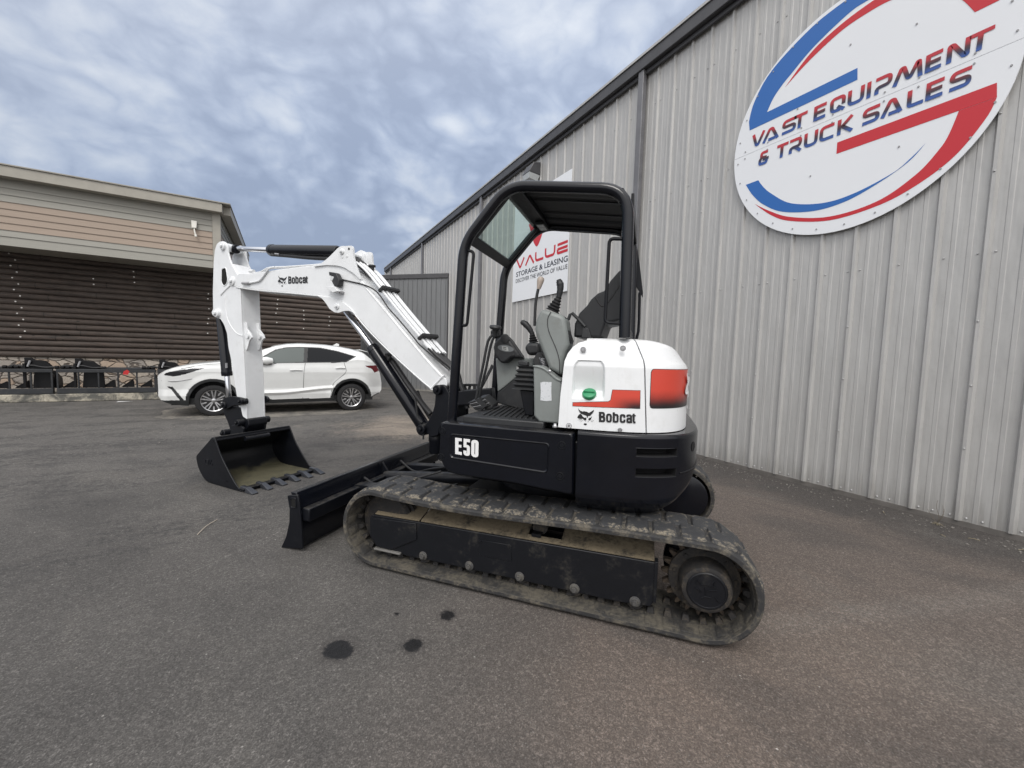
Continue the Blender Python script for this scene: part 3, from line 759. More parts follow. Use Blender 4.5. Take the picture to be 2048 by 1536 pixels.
for i in range(len(bz) - 1):
    a, b_ = bz[i], bz[i + 1]; mm = mbs[1 if 2 <= i <= 5 else 0]
    mm.hexa([(X0, SY - .022, a), (XE - .17, SY - .022, a), (XE - .17, SY + .1, a), (X0, SY + .1, a),
             (X0, SY - .003, b_), (XE - .17, SY - .003, b_), (XE - .17, SY + .1, b_), (X0, SY + .1, b_)])
    mm.hexa([(XE - .1, SY + .02, a), (XE + .018, SY + .02, a), (XE + .018, SY + 7, a), (XE - .1, SY + 7, a),
             (XE - .1, SY + .02, b_), (XE + .002, SY + .02, b_), (XE + .002, SY + 7, b_), (XE - .1, SY + 7, b_)])
mbs[0].build('siding', M['sidegrey'], lb, smooth=False); mbs[1].build('siding', M['sidepink'], lb, smooth=False, label='tan band of lap siding boards')
mb = MB(lf); mb.box((XE - .165, SY - .035, ZB - .0), (XE + .03, SY + .018, ZT)); mb.build('corner_board', M['fascia'], lb, bevel=.004)
mb = MB(lf); mb.box((X0, SY + .02, ZB + .02), (XE - .11, SY + 6.8, ZB + .06)); mb.build('soffit', paint('soffit_paint', (.27, .25, .215), .7), lb, smooth=False)
mb = MB(lf)
mb.box((X0, SY - .27, 5.395), (XE + .10, SY - .02, 5.64)); mb.box((XE + .03, SY - .018, 5.395), (XE + .28, SY + 7, 5.64))
mb.build('fascia', M['fascia'], lb, bevel=.006)
mb = MB(lf); mb.box((X0, SY - .30, 5.642), (XE + .30, SY + 7, 5.675)); mb.box((X0, SY - .0, 5.445), (XE + .0, SY + 7, 5.64)); mb.build('roof', paint('roof_edge_metal', (.30, .285, .25), .45), lb, bevel=.004)
mb = MB(lf); mb.box((XE - .1, LY - .16, 3.845), (X1 + .04, LY + .55, 3.885)); mb.build('coping_board', M['trim'], lb, bevel=.004)
# small white sensor lamp under the fascia
wl2 = thing('security_sensor', 'small white sensor box with drooping stalk on the tan siding', 'sensor', (-2.19, SY - .03, 4.9))
mb = MB(); mb.hexa([(-.055, -.08, -.02), (.055, -.08, -.02), (.055, 0, -.02), (-.055, 0, -.02), (-.065, -.05, .19), (.065, -.05, .19), (.065, 0, .19), (-.065, 0, .19)])
mb.build('housing', mat('white_plastic', col=(.72, .70, .64), rough=.4), wl2, bevel=.01)
mb = MB(); mb.tube([(0, -.04, -.02), (.01, -.06, -.12), (.03, -.07, -.2)], .018, 8); mb.cyl((.03, -.07, -.19), (.04, -.08, -.26), .03, n=12)
mb.build('stalk', bpy.data.materials['white_plastic'], wl2)

# kerb in front of the log building
def kerbm(t):
    P = t.pos(); n_ = t.noise(P, 2.6, 8, .7, .4); f = t.noise(P, 22, 5, .7)
    c = t.mix(t.step(n_, .40, .62), (.10, .098, .088), (.42, .385, .31)); c = t.mix(t.m('MULTIPLY', t.step(f, .52, .64), .5), c, (.07, .066, .06))
    return {'Base Color': c, 'Roughness': .9, 'Normal': t.bump(f, .6, .03)}
mb = MB(); 
N_ = 50
for i in range(N_):
    xa, xb = -9.5 + 12 * i / N_, -9.5 + 12 * (i + 1) / N_
    f = lambda x: 14.62 + .03 * math.sin(x * 3.1) + .02 * math.sin(x * 7.7)
    mb.hexa([(xa, f(xa) - .03, 0), (xb, f(xb) - .03, 0), (xb, LY - .03, 0), (xa, LY - .03, 0), (xa, f(xa), .20), (xb, f(xb), .20), (xb, LY - .03, .20), (xa, LY - .03, .20)])
bmesh.ops.remove_doubles(mb.b, verts=mb.b.verts, dist=1e-4)
o = mb.build('kerb', mat('rough_concrete_kerb', kerbm), bevel=.02); o['kind'] = 'structure'
# ============================================================ MINI EXCAVATOR
# machine frame: u forward (towards blade and bucket), w across (0 = outer face of near track, 1.96 far track), z up
EO = Vector((1.199, 1.972, 0)); EU = Vector((-.65904, .75211, 0)); EW = Vector((.75211, .65904, 0))
WC = .98
exc = thing('mini_excavator', 'white and black rubber-tracked mini excavator with an open canopy, parked on the asphalt', 'excavator',
            EO + EW * WC, math.atan2(EU.y, EU.x))
def ef(p): return Vector((p[0], WC - p[1], p[2]))          # (u, w, z) -> local
CU = ((CAM - EO).dot(EU), (CAM - EO).dot(EW), CAMH)
def eray(px, py):
    d_ = ray(px, py); return Vector((d_.dot(EU), d_.dot(EW), d_.z))
def onw(px, py, w):                                        # measured outline point on the plane w = const -> (u, z)
    d_ = eray(px, py); t = (w - CU[1]) / d_.y; return (CU[0] + t * d_.x, CU[2] + t * d_.z)
def pw(P, w, c=None):
    return [(lambda q: (q[0], w, q[1]))(onw(*(c(*p) if c else p), w)) for p in P]
crop = lambda x0, y0, s: (lambda x, y: (x0 + x / s, y0 + y / s))
c1 = crop(380, 440, 3.531); c2 = crop(840, 340, 3.531); c3 = crop(840, 660, 3.4133); c5 = crop(380, 820, 3.793)
cz = crop(860, 560, 5.12); cw_ = crop(1080, 660, 6.4); csw = crop(840, 700, 5.908); cst = crop(400, 470, 6.4); c7 = crop(640, 480, 4.8)

# ---------------- materials of the undercarriage
def dusty(base, dust, lo, hi, sc=7, up=.0, rough=.75, bump=.35):
    def b(t):
        P = t.obj(); n = t.noise(P, sc, 8, .68, .3); f = t.noise(P, sc * 8, 5, .7)
        mk = t.step(t.m('ADD', t.m('MULTIPLY', n, .7), t.m('MULTIPLY', f, .3)), lo, hi)
        if up:
            nz = t.xyz(t.nrm())[2]; mk = t.m('MULTIPLY', mk, t.step(nz, -.4, .6, 1 - up, 1.0))
        dc = t.mix(f, tuple(c * .7 for c in dust), tuple(c * 1.25 for c in dust))
        c = t.mix(mk, t.mix(n, tuple(c * .7 for c in base), tuple(c * 1.4 for c in base)), dc)
        return {'Base Color': c, 'Roughness': t.mix(mk, rough, .95), 'Normal': t.bump(f, bump, .006)}
    return b
def rubber_lug(t):
    P = t.obj(); x, y, z = t.xyz(P); n = t.noise(P, 11, 8, .68, .3); f = t.noise(P, 85, 5, .75); g = t.noise(P, 28, 6, .7)
    e = t.m('ABSOLUTE', t.m('SUBTRACT', t.m('ABSOLUTE', y), .78)); rim = t.step(e, .10, .185)          # dirt rubbed in towards both rims
    k = t.m('ADD', t.m('ADD', t.m('MULTIPLY', n, .45), t.m('MULTIPLY', g, .55)), t.m('MULTIPLY', rim, .085))
    mk = t.m('MULTIPLY', t.step(k, .535, .61), t.step(f, .40, .56))
    c = t.mix(n, (.020, .021, .023), (.042, .043, .046)); c = t.mix(t.step(g, .5, .7, 0, .4), c, (.075, .074, .070))
    c = t.mix(mk, c, t.mix(f, (.13, .115, .09), (.27, .235, .18)))
    return {'Base Color': c, 'Roughness': t.mix(mk, .62, .95), 'Normal': t.bump(t.m('ADD', f, g), .55, .008)}
M['rubber'] = mat('dusty_track_rubber', rubber_lug)
M['rubbergap'] = mat('track_rubber_packed_with_dust', dusty((.024, .024, .025), (.120, .106, .083), .46, .62, 10))
M['rubberin'] = mat('mud_caked_track_inside', dusty((.026, .025, .024), (.095, .084, .065), .42, .62, 7))
M['frame'] = mat('scuffed_black_frame', dusty((.0065, .0072, .0095), (.060, .054, .043), .50, .80, 6, rough=.42, bump=.08), Specular_IOR_Level=.3)
M['dusttop'] = mat('sand_covered_black_steel', dusty((.035, .031, .025), (.175, .142, .094), .34, .54, 6, rough=.9))
M['rust'] = mat('rusty_sprocket', dusty((.030, .022, .017), (.085, .062, .040), .40, .64, 14))
M['hub'] = mat('dusty_drive_hub', dusty((.014, .013, .013), (.085, .068, .048), .46, .70, 10))

# ---------------- tracks
def track_path():
    """outer-surface centre line, closed; front idler (1.03,.30) r .27, rear sprocket (-1.02,.305) r .275"""
    P = []
    def arc(cx, cz_, r, a0, a1, n):
        for i in range(n + 1):
            a = a0 + (a1 - a0) * i / n; P.append((cx + r * math.cos(a), cz_ + r * math.sin(a)))
    R1 = .258; R2 = .262
    arc(1.03, .022 + R1 + .008, R1, PI / 2 * .96, -PI / 2, 26)
    for i in range(1, 40): P.append((1.03 - 2.065 * i / 40, .03 + .0 * i))
    arc(-1.035, .022 + R2 + .008, R2, -PI / 2, -PI * 1.46, 26)
    a0 = P[-1]; b0 = P[0]
    for i in range(1, 40):
        t = i / 40; sag = .020 * math.sin(PI * t) ** 2 - .0 + .004 * math.sin(9 * t)
        P.append((a0[0] + (b0[0] - a0[0]) * t, a0[1] + (b0[1] - a0[1]) * t - sag + .012 * math.sin(2 * PI * t)))
    return P
TP = track_path()
def resample(P, n):
    Q = P + [P[0]]; L = [0]
    for a, b_ in zip(Q, Q[1:]): L.append(L[-1] + math.hypot(b_[0] - a[0], b_[1] - a[1]))
    out_ = []; j = 0
    for i in range(n):
        s_ = L[-1] * i / n
        while L[j + 1] < s_: j += 1
        f = (s_ - L[j]) / max(1e-9, L[j + 1] - L[j])
        out_.append((Q[j][0] + (Q[j + 1][0] - Q[j][0]) * f, Q[j][1] + (Q[j + 1][1] - Q[j][1]) * f))
    return out_
NP = 62; SUB = 6
TR = resample(TP, NP * SUB); NT_ = len(TR)
def tfr(i):
    p = TR[i % NT_]; a = TR[(i - 1) % NT_]; b_ = TR[(i + 1) % NT_]
    t = Vector((b_[0] - a[0], b_[1] - a[1])).normalized(); nrm = Vector((t.y, -t.x))   # outward?
    c_ = Vector((p[0], p[1] - .29)) if abs(p[0]) > 1 else Vector((0, p[1] - .29))
    if nrm.dot(c_) < 0: nrm = -nrm
    return Vector(p), t, nrm
FR = [tfr(i) for i in range(NT_)]
def tpt(i, off, w):
    i0 = math.floor(i); f = i - i0; a, b_ = FR[i0 % NT_], FR[(i0 + 1) % NT_]
    p = a[0].lerp(b_[0], f) + a[2].lerp(b_[2], f).normalized() * off
    return (p.x, w, p.y)
def make_track(side, name='rubber_track'):
    """side 0 near, 1 far; the near one is mirrored across the machine for the far one"""
    f = ef if side == 0 else (lambda p: ef((p[0], 1.96 - p[1], p[2])))
    mb = MB(f); rnd = random.Random(3)
    # belt: cross-section (w, offset)
    sec = [(0.0, .000), (.006, .010), (.20, .012), (.394, .010), (.40, .000), (.400, -.022), (.37, -.028), (.20, -.028), (.03, -.028), (.000, -.022)]
    rings = [[mb.v(tpt(i, o_ , w_)) for w_, o_ in sec] for i in range(NT_)]
    m_ = len(sec)
    for i in range(NT_):
        for k in range(m_):
            fc = mb.face([rings[i][k], rings[(i + 1) % NT_][k], rings[(i + 1) % NT_][(k + 1) % m_], rings[i][(k + 1) % m_]])
            if fc and 5 <= k <= 8: fc.material_index = 1
    # outer tread bars: two staggered rows of wide blocks with worn edges
    mb.mi = 2
    NL_ = 40; LP = NT_ / NL_
    for q in range(NL_):
        for row in (0, 1):
            c0 = (q + (.5 if row else 0)) * LP
            wa, wb = (.022, .222) if row == 0 else (.186, .380)
            hh = .017 + rnd.uniform(-.002, .001)
            lo_, hi_ = LP * .46, LP * .405
            def bl(w_, k, o_): 
                sh = (w_ - .2) * (3.0 if row == 0 else -3.0)
                return tpt(c0 + k + sh * .35, o_, w_)
            J = lambda a: a + rnd.uniform(-.55, .12)
            ws = [wa, wa + .018, (wa + wb) / 2, wb - .03, wb]
            prev = None; first = None
            for j, w_ in enumerate(ws):
                e = 0.75 if j in (0, 4) else 1.0
                h_ = hh * (.55 if j in (0, 4) else 1.0)
                ring = [mb.v(bl(w_, -lo_ * e, .008)), mb.v(bl(w_, -J(hi_) * e, .008 + h_)), mb.v(bl(w_, J(hi_) * e, .008 + h_)), mb.v(bl(w_, lo_ * e, .008))]
                if prev: 
                    for a in range(3): mb.face([prev[a], prev[a + 1], ring[a + 1], ring[a]])
                else: mb.face(ring)
                prev = ring
            mb.face(prev[::-1])
    # inner drive lugs and ribs
    mb.mi = 3
    for q in range(NP):
        c0 = q * SUB; mb.mi = 3
        for wa, wb in ((.112, .160), (.240, .288)):
            P = []
            for o_, e, s_ in ((-.027, 1.5, 0), (-.060, .9, .010)):
                P += [tpt(c0 - e, o_, wa + s_), tpt(c0 + e, o_, wa + s_), tpt(c0 + e, o_, wb - s_), tpt(c0 - e, o_, wb - s_)]
            mb.hexa(P)
        P = []; mb.mi = 1
        for o_, e, s_ in ((-.027, 2.2, 0), (-.031, 1.9, .006)):
            P += [tpt(c0 - e, o_, .016 + s_), tpt(c0 + e, o_, .016 + s_), tpt(c0 + e, o_, .108 - s_), tpt(c0 - e, o_, .108 - s_)]
        mb.hexa(P)
    tr = mb.build(name, [M['rubbergap'], M['rubberin'], M['rubber'], M['hub']], exc, bevel=.0025, seg=1, angle=30)
    # frame
    W0 = .078
    top = [(1.10, .345), (.74, .352), (.72, .352), (-.79, .372)]
    mb = MB(f)
    out_ = [(1.125, .335), (1.10, .35), (.72, .357), (-.79, .377), (-.80, .16), (-.775, .118), (-.60, .105), (.60, .105), (.80, .100), (1.06, .125), (1.125, .20)]
    mb.prism([(u, W0, z) for u, z in out_], [(u, W0 + .02, z) for u, z in out_])
    fr_ = mb.build('track_frame', M['frame'], exc, bevel=.005)
    mb = MB(f)
    for a, b_, za, zb in ((.735, 1.095, .352, .347), (-.785, .722, .372, .354)):
        zc = lambda z: z + .05
        n_ = 14
        for i in range(n_):
            ua, ub = a + (b_ - a) * i / n_, a + (b_ - a) * (i + 1) / n_
            z_ = lambda u: za + (zb - za) * (u - a) / (b_ - a)
            if not (a < 0 and -.20 < (ua + ub) / 2 < .02):
                mb.hexa([(ua, W0 + .022, z_(ua) + .000), (ub, W0 + .022, z_(ub)), (ub, .30, z_(ub) + .060), (ua, .30, z_(ua) + .060),
                         (ua, W0 + .022, z_(ua) + .006), (ub, W0 + .022, z_(ub) + .006), (ub, .30, z_(ub) + .066), (ua, .30, z_(ua) + .066)])
            else:
                mb.hexa([(ua, W0 + .022, z_(ua) + .000), (ub, W0 + .022, z_(ub)), (ub, .135, z_(ub) + .016), (ua, .135, z_(ua) + .016),
                         (ua, W0 + .022, z_(ua) + .006), (ub, W0 + .022, z_(ub) + .006), (ub, .135, z_(ub) + .022), (ua, .135, z_(ua) + .022)])
    bmesh.ops.remove_doubles(mb.b, verts=mb.b.verts, dist=1e-4)
    mb.build('top_plate', M['dusttop'], fr_, smooth=False)
    mb = MB(f); mb.box((-.78, W0 + .03, .12), (.95, .30, .34)); mb.box((-.12, .12, .34), (-.06, .30, .40)); mb.build('inner_beam', M['frame'], fr_, smooth=False)
    mb = MB(f); mb.cyl((-.10, .17, .425), (-.10, .26, .425), .048, n=20); mb.build('carrier_roller', M['hub'], fr_)
    mb = MB(f); mb.box((-.805, W0 - .006, .15), (-.787, W0 + .05, .385)); mb.build('end_plate', M['frame'], fr_, bevel=.003)
    if side == 0:
        mb = MB(f)      # idler guard with slanted lower edge, proud of the frame
        g_ = [(1.118, .332), (.742, .349), (.735, .235), (.94, .125), (1.06, .128), (1.118, .20)]
        mb.prism([(u, W0 - .010, z) for u, z in g_], [(u, W0 - .001, z) for u, z in g_]); mb.build('idler_guard', M['frame'], fr_, bevel=.004)
        mb = MB(f); mb.box((.86, W0 - .022, .108), (1.075, W0 + .012, .120)); mb.build('guard_lip', paint('scraped_steel_edge', (.16, .155, .145), .5, .3, .2), fr_, bevel=.003)
        mb = MB(f)      # bolted access plate
        mb.prism([(u, W0 - .004, z) for u, z in ((.28, .318), (.06, .322), (.05, .218), (.27, .215))], [(u, W0, z) for u, z in ((.28, .318), (.06, .322), (.05, .218), (.27, .215))])
        mb.build('access_plate', M['frame'], fr_, bevel=.0015, seg=1)
        for u, z in ((.265, .305), (.075, .308)):
            mb = MB(f); mb.cyl((u, W0 - .010, z), (u, W0 - .004, z), .008, n=6); mb.build('bolt', M['frame'], fr_)
    for i in range(5):
        u = .685 - .3445 * i
        mb = MB(f); mb.lathe((u, W0, .131), (0, -1, 0), [(0, .030), (.008, .030), (.010, .021), (.014, .021)], 24); mb.cyl((u, W0 - .014, .131), (u, W0 - .028, .131), .017, n=6)
        mb.build('roller_bolt', mat('scuffed_roller_bolt', dusty((.05, .05, .052), (.12, .11, .09), .4, .7, 30)) if i == 0 and side == 0 else bpy.data.materials['scuffed_roller_bolt'], fr_, bevel=.002, seg=1)
        mb = MB(f); mb.lathe((u, .10, .118), (0, 1, 0), [(0, .045), (.03, .060), (.08, .060), (.09, .040), (.12, .040), (.13, .060), (.18, .060), (.2, .045)], 24); mb.build('roller', M['hub'], fr_)
    # idler (front) and sprocket (rear)
    mb = MB(f); mb.lathe((1.03, .13, .288), (0, 1, 0), [(0, .05), (0, .13), (.01, .19), (.03, .205), (.05, .205), (.052, .225), (.088, .225), (.09, .205), (.11, .205), (.14, .19), (.14, .05)], 40)
    mb.build('idler', M['hub'], exc)
    mb = MB(f); n_ = 21; ring = []
    for k in range(n_):
        a0 = 2 * PI * k / n_
        for da, r in ((-.5, .178), (-.30, .180), (-.17, .206), (-.08, .222), (.08, .222), (.17, .206), (.30, .180)):
            a = a0 + da * 2 * PI / n_; ring.append((-1.05 + r * math.cos(a), .292 + r * math.sin(a)))
    mb.prism([(u, .178, z) for u, z in ring], [(u, .216, z) for u, z in ring])
    sp = mb.build('sprocket', M['rust'], exc, bevel=.002, seg=1)
    mb = MB(f); mb.lathe((-1.05, .178, .292), (0, -1, 0), [(0, .184), (.018, .184), (.020, .160), (.022, .135), (.10, .130), (.128, .122), (.134, .108), (.134, .101), (.130, .099), (.130, .096)], 40)
    mb.build('drive_hub', M['hub'], sp)
    mb = MB(f); mb.lathe((-1.05, .048, .292), (0, -1, 0), [(0, .100), (.006, .100), (.010, .095), (.010, .089), (.007, .087), (.007, .0)], 40); mb.build('hub_cap', M['frame'], sp)
    if side == 0:
        mb = MB(f)      # cast outline of a cat head on the cap
        for P in ([(-.055, .03), (-.05, .055), (-.03, .03)], [(.02, .05), (.035, .065), (.03, .035), (.05, .03)], [(-.03, .03), (-.01, .038), (.02, .03), (.03, .035)],
                  [(-.06, .01), (-.035, .0), (-.03, -.015)], [(.0, .0), (.02, .01), (.045, .015)], [(-.03, -.045), (-.01, -.03), (.02, -.03)], [(.04, -.02), (.06, -.045)], [(-.01, .02), (-.005, -.02)]):
            mb.tube([(-1.05 - a, .0375, .292 + b_) for a, b_ in P], .0022, 5, smooth=2)
        mb.build('cast_emblem', M['frame'], sp)
    mb = MB(f); mb.lathe((-1.05, .34, .292), (0, 1, 0), [(0, .19), (.01, .205), (.05, .205), (.056, .19)], 36); mb.build('motor_cover', M['blackgloss'], sp)
    for k in range(9):
        a = 2 * PI * k / 9 + .2; mb = MB(f); u, z = -1.05 + .158 * math.cos(a), .292 + .158 * math.sin(a)
        mb.cyl((u, .160, z), (u, .150, z), .010, n=6); mb.build('bolt', M['hub'], sp)
make_track(0); make_track(1)

# ---------------- centre frame, dozer blade
mb = MB(ef)
mb.box((-.55, .42, .30), (.55, 1.54, .50)); mb.box((.30, .30, .28), (.55, 1.66, .44)); mb.box((-.55, .30, .28), (-.30, 1.66, .44))
mb.build('centre_frame', M['frame'], exc, bevel=.01)
mb = MB(ef); mb.lathe((0, .98, .50), (0, 0, 1), [(0, .46), (.06, .46), (.06, .50), (.13, .50), (.13, .44), (.16, .44)], 48); mb.build('slew_ring', M['frame'], exc)
E0 = [(740, 650), (752, 645), (818, 645), (830, 700), (848, 900), (858, 1052), (700, 1065), (694, 1052), (730, 960), (755, 850), (757, 750)]
ep = [onw(*c5(*p), 0.0) for p in E0]
mb = MB(ef)
top_z = max(z for u, z in ep); 
mb_b = thing  # noqa
# curved mouldboard (front) and back skin; profile measured on the near end plate
prof_f = [(1.835, .015), (1.795, .10), (1.765, .20), (1.755, .30), (1.765, .38), (1.79, .44)]
bp = [(u, z) for u, z in prof_f] + [(1.735, .445), (1.715, .39), (1.712, .335), (1.690, .30), (1.690, .12), (1.700, .02)]
mb.prism([(u, .012, z) for u, z in bp], [(u, 1.948, z) for u, z in bp])
blade = mb.build('dozer_blade', M['blackgloss'], exc, bevel=.006)
for w0, w1 in ((0, .012), (1.948, 1.96)):
    mb = MB(ef); pl_ = [(u, max(z, .002)) for u, z in ep]
    mb.prism([(u, w0 - .004, z) for u, z in pl_], [(u, w1, z) for u, z in pl_]); mb.build('end_plate', M['black'], blade, bevel=.006)
mb = MB(ef)      # slot in the end plate: raised near-black patch, its inner shade painted as colour
sl = [(p.x, p.y) for p in fillet([(*onw(*c5(*p), -.005), 0) for p in ((764, 668), (802, 668), (806, 742), (768, 738))], .012, 4, True)]
mb.prism([(u, -.0055, z) for u, z in sl], [(u, -.002, z) for u, z in sl]); mb.build('tie_slot', mat('slot_shade', col=(.0015, .0015, .0015), rough=.9), blade, smooth=False)
mb = MB(ef); mb.tube([(a, -.006, b_) for a, b_ in sl + sl[:1]], .004, 6, smooth=0); mb.build('slot_rim', M['black'], blade)
mb = MB(ef)
mb.box((1.62, .02, .23), (1.69, 1.94, .33)); mb.build('rear_beam', M['black'], blade, bevel=.01)
for w_ in (.62, 1.34):
    mb = MB(ef)
    mb.prism([(1.69, w_ - .05, .34), (1.69, w_ + .05, .34), (1.69, w_ + .05, .12), (1.69, w_ - .05, .12)],
             [(.45, w_ - .05, .44), (.45, w_ + .05, .44), (.45, w_ + .05, .34), (.45, w_ - .05, .34)])
    mb.build('blade_arm', M['black'], exc, bevel=.01)
for w_ in (.98,):
    mb = MB(ef); mb.prism([(1.70, w_, .44), (1.62, w_, .33), (1.70, w_, .33)], [(1.70, w_ + .018, .44), (1.62, w_ + .018, .33), (1.70, w_ + .018, .33)]); mb.build('rib', M['black'], blade, bevel=.003)
for pts in ([(1.70, .72, .36), (1.55, .74, .30), (1.3, .80, .36), (1.0, .88, .46)], [(1.70, 1.28, .38), (1.5, 1.24, .30), (1.25, 1.16, .38), (.9, 1.05, .48)]):
    mb = MB(ef); mb.tube(pts, .010, 8, 5); mb.build('blade_hose', M['blackrub'], exc)
mb = MB(ef); mb.cyl((1.66, .98, .30), (.55, .98, .42), .055, n=18); mb.build('blade_cylinder', M['black'], exc)
mb = MB(ef); mb.prism([(1.05, .30, .40), (.62, .30, .53), (.62, .30, .49), (1.05, .30, .36)], [(1.05, .46, .40), (.62, .46, .53), (.62, .46, .49), (1.05, .46, .36)]); mb.build('step_plate', M['steel'] if False else M['frame'], exc, bevel=.004)

# ---------------- house: lower skirt
HW = .10
def grow(P, c, k): return [(c[0] + (u - c[0]) * k, c[1] + (z - c[1]) * k) for u, z in P]
mb = MB(ef)    # floor block under everything
mb.prism([(.56, .16, .70), (.60, .16, .99), (-.45, .16, 1.0), (-.45, .16, .66)], [(.56, 1.80, .70), (.60, 1.80, .99), (-.45, 1.80, 1.0), (-.45, 1.80, .66)])
mb.build('house_floor', M['black'], exc, bevel=.01)
sp_ = [onw(*c3(*p), HW) for p in ((150, 627), (600, 668), (1052, 706), (1046, 1135), (640, 1052), (230, 990), (165, 955), (125, 862), (133, 700), (135, 650))]
sp_ = [(p.x, p.y) for p in fillet([(u, z, 0) for u, z in sp_], .02, 3, True)]
cc = (sum(p[0] for p in sp_) / len(sp_), sum(p[1] for p in sp_) / len(sp_))
mb = MB(ef)
A_ = [(u, HW + .022, z) for u, z in sp_]; B_ = [(u, HW, cc[1] + (z - cc[1]) * .955 + .002) for u, z in [(cc[0] + (u - cc[0]) * .978, z) for u, z in sp_]]
D_ = [(u, HW + .10, z if z > .80 else z - .035) for u, z in sp_]
va = [mb.v(p) for p in A_]; vb = [mb.v(p) for p in B_]; vd = [mb.v(p) for p in D_]; n = len(sp_)
mb.face(vb)
for i in range(n):
    j = (i + 1) % n; mb.face([va[i], va[j], vb[j], vb[i]]); mb.face([vd[i], vd[j], va[j], va[i]])
mb.face(vd[::-1])
side = mb.build('side_skirt', M['blackgloss'], exc, bevel=.006, seg=3)
gr = [onw(*c3(*p), HW - .001) for p in ((206, 705), (885, 772), (872, 978), (203, 873))]
gr = [(p.x, p.y) for p in fillet([(u, z, 0) for u, z in gr], .025, 5, True)]
mb = MB(ef); n = len(gr); g0 = (sum(p[0] for p in gr) / n, sum(p[1] for p in gr) / n)
ro = [(u, HW - .0015, z) for u, z in gr]; 
def sc_(P, d_):
    return [(u - d_ * (1 if u > g0[0] else -1), z - d_ * (1 if z > g0[1] else -1)) for u, z in P]
r1 = sc_(gr, .004); r2 = sc_(gr, .010)
v0 = [mb.v((u, HW - .0012, z)) for u, z in gr]; v1_ = [mb.v((u, HW - .007, z)) for u, z in r1]; v2_ = [mb.v((u, HW - .0012, z)) for u, z in r2]
for i in range(n):
    j = (i + 1) % n; mb.face([v0[i], v0[j], v1_[j], v1_[i]]); mb.face([v1_[i], v1_[j], v2_[j], v2_[i]])
mb.build('raised_bead', M['blackgloss'], side)
q = [onw(*c3(*p), HW - .003) for p in ((240, 735), (402, 752), (400, 872), (240, 846))]
mb = MB(ef)
def quad(q, w): return lambda x, y: (lambda a, b_: (a[0] + (b_[0] - a[0]) * y, w, a[1] + (b_[1] - a[1]) * y))(
    (q[3][0] + (q[2][0] - q[3][0]) * x, q[3][1] + (q[2][1] - q[3][1]) * x), (q[0][0] + (q[1][0] - q[0][0]) * x, q[0][1] + (q[1][1] - q[0][1]) * x))
def drawn(mb, LT, mapf):
    for li, (P, w, r, cl) in enumerate(LT):
        if r: P = [(v.x, v.y) for v in fillet([(p[0], p[1], 0) for p in P], r, 5, cl)]
        stroke(mb, P, w, (lambda x, z, li=li: mapf(x, z, li)), closed=cl)
_e = quad(q, HW - .003)
drawn(mb, [([(.09, 0), (.09, 1)], .18, 0, 0), ([(.17, .91), (.36, .91)], .18, 0, 0), ([(.17, .52), (.34, .52)], .16, 0, 0), ([(.17, .09), (.37, .09)], .18, 0, 0),
     ([(.80, .91), (.46, .91)], .18, 0, 0), ([(.54, .95), (.54, .50)], .16, 0, 0), ([(.52, .575), (.725, .575), (.725, .09), (.54, .09), (.54, .30)], .165, .10, 0),
     ([(.96, .09), (.96, .91), (1.17, .91), (1.17, .09)], .17, .14, 1)], lambda x, z, k: _e(x / 1.26, z) if False else tuple(Vector(_e(x / 1.26, z)) + Vector((0, -.0004 * k, 0))))
mb.build('model_lettering', mat('white_vinyl', col=(.78, .78, .78), rough=.45), side, smooth=False)
def recessed_bolt(px, py, c, w, parent, R=.018, m_=None, nrm=(0, -1, 0)):
    u, z = onw(*c(px, py), w); mb = MB(ef)
    mb.lathe((u, w - .0005, z), nrm, [(-.004, R), (.0015, R), (.002, R * .82), (-.002, R * .74)], 20); mb.cyl((u, w, z), (u, w - .003, z), R * .5, n=6)
    return mb.build('bolt', m_ or M['black'], parent)
for p in ((968, 788), (955, 998), (152, 690), (144, 868)): recessed_bolt(*p, c3, HW, side, .025)

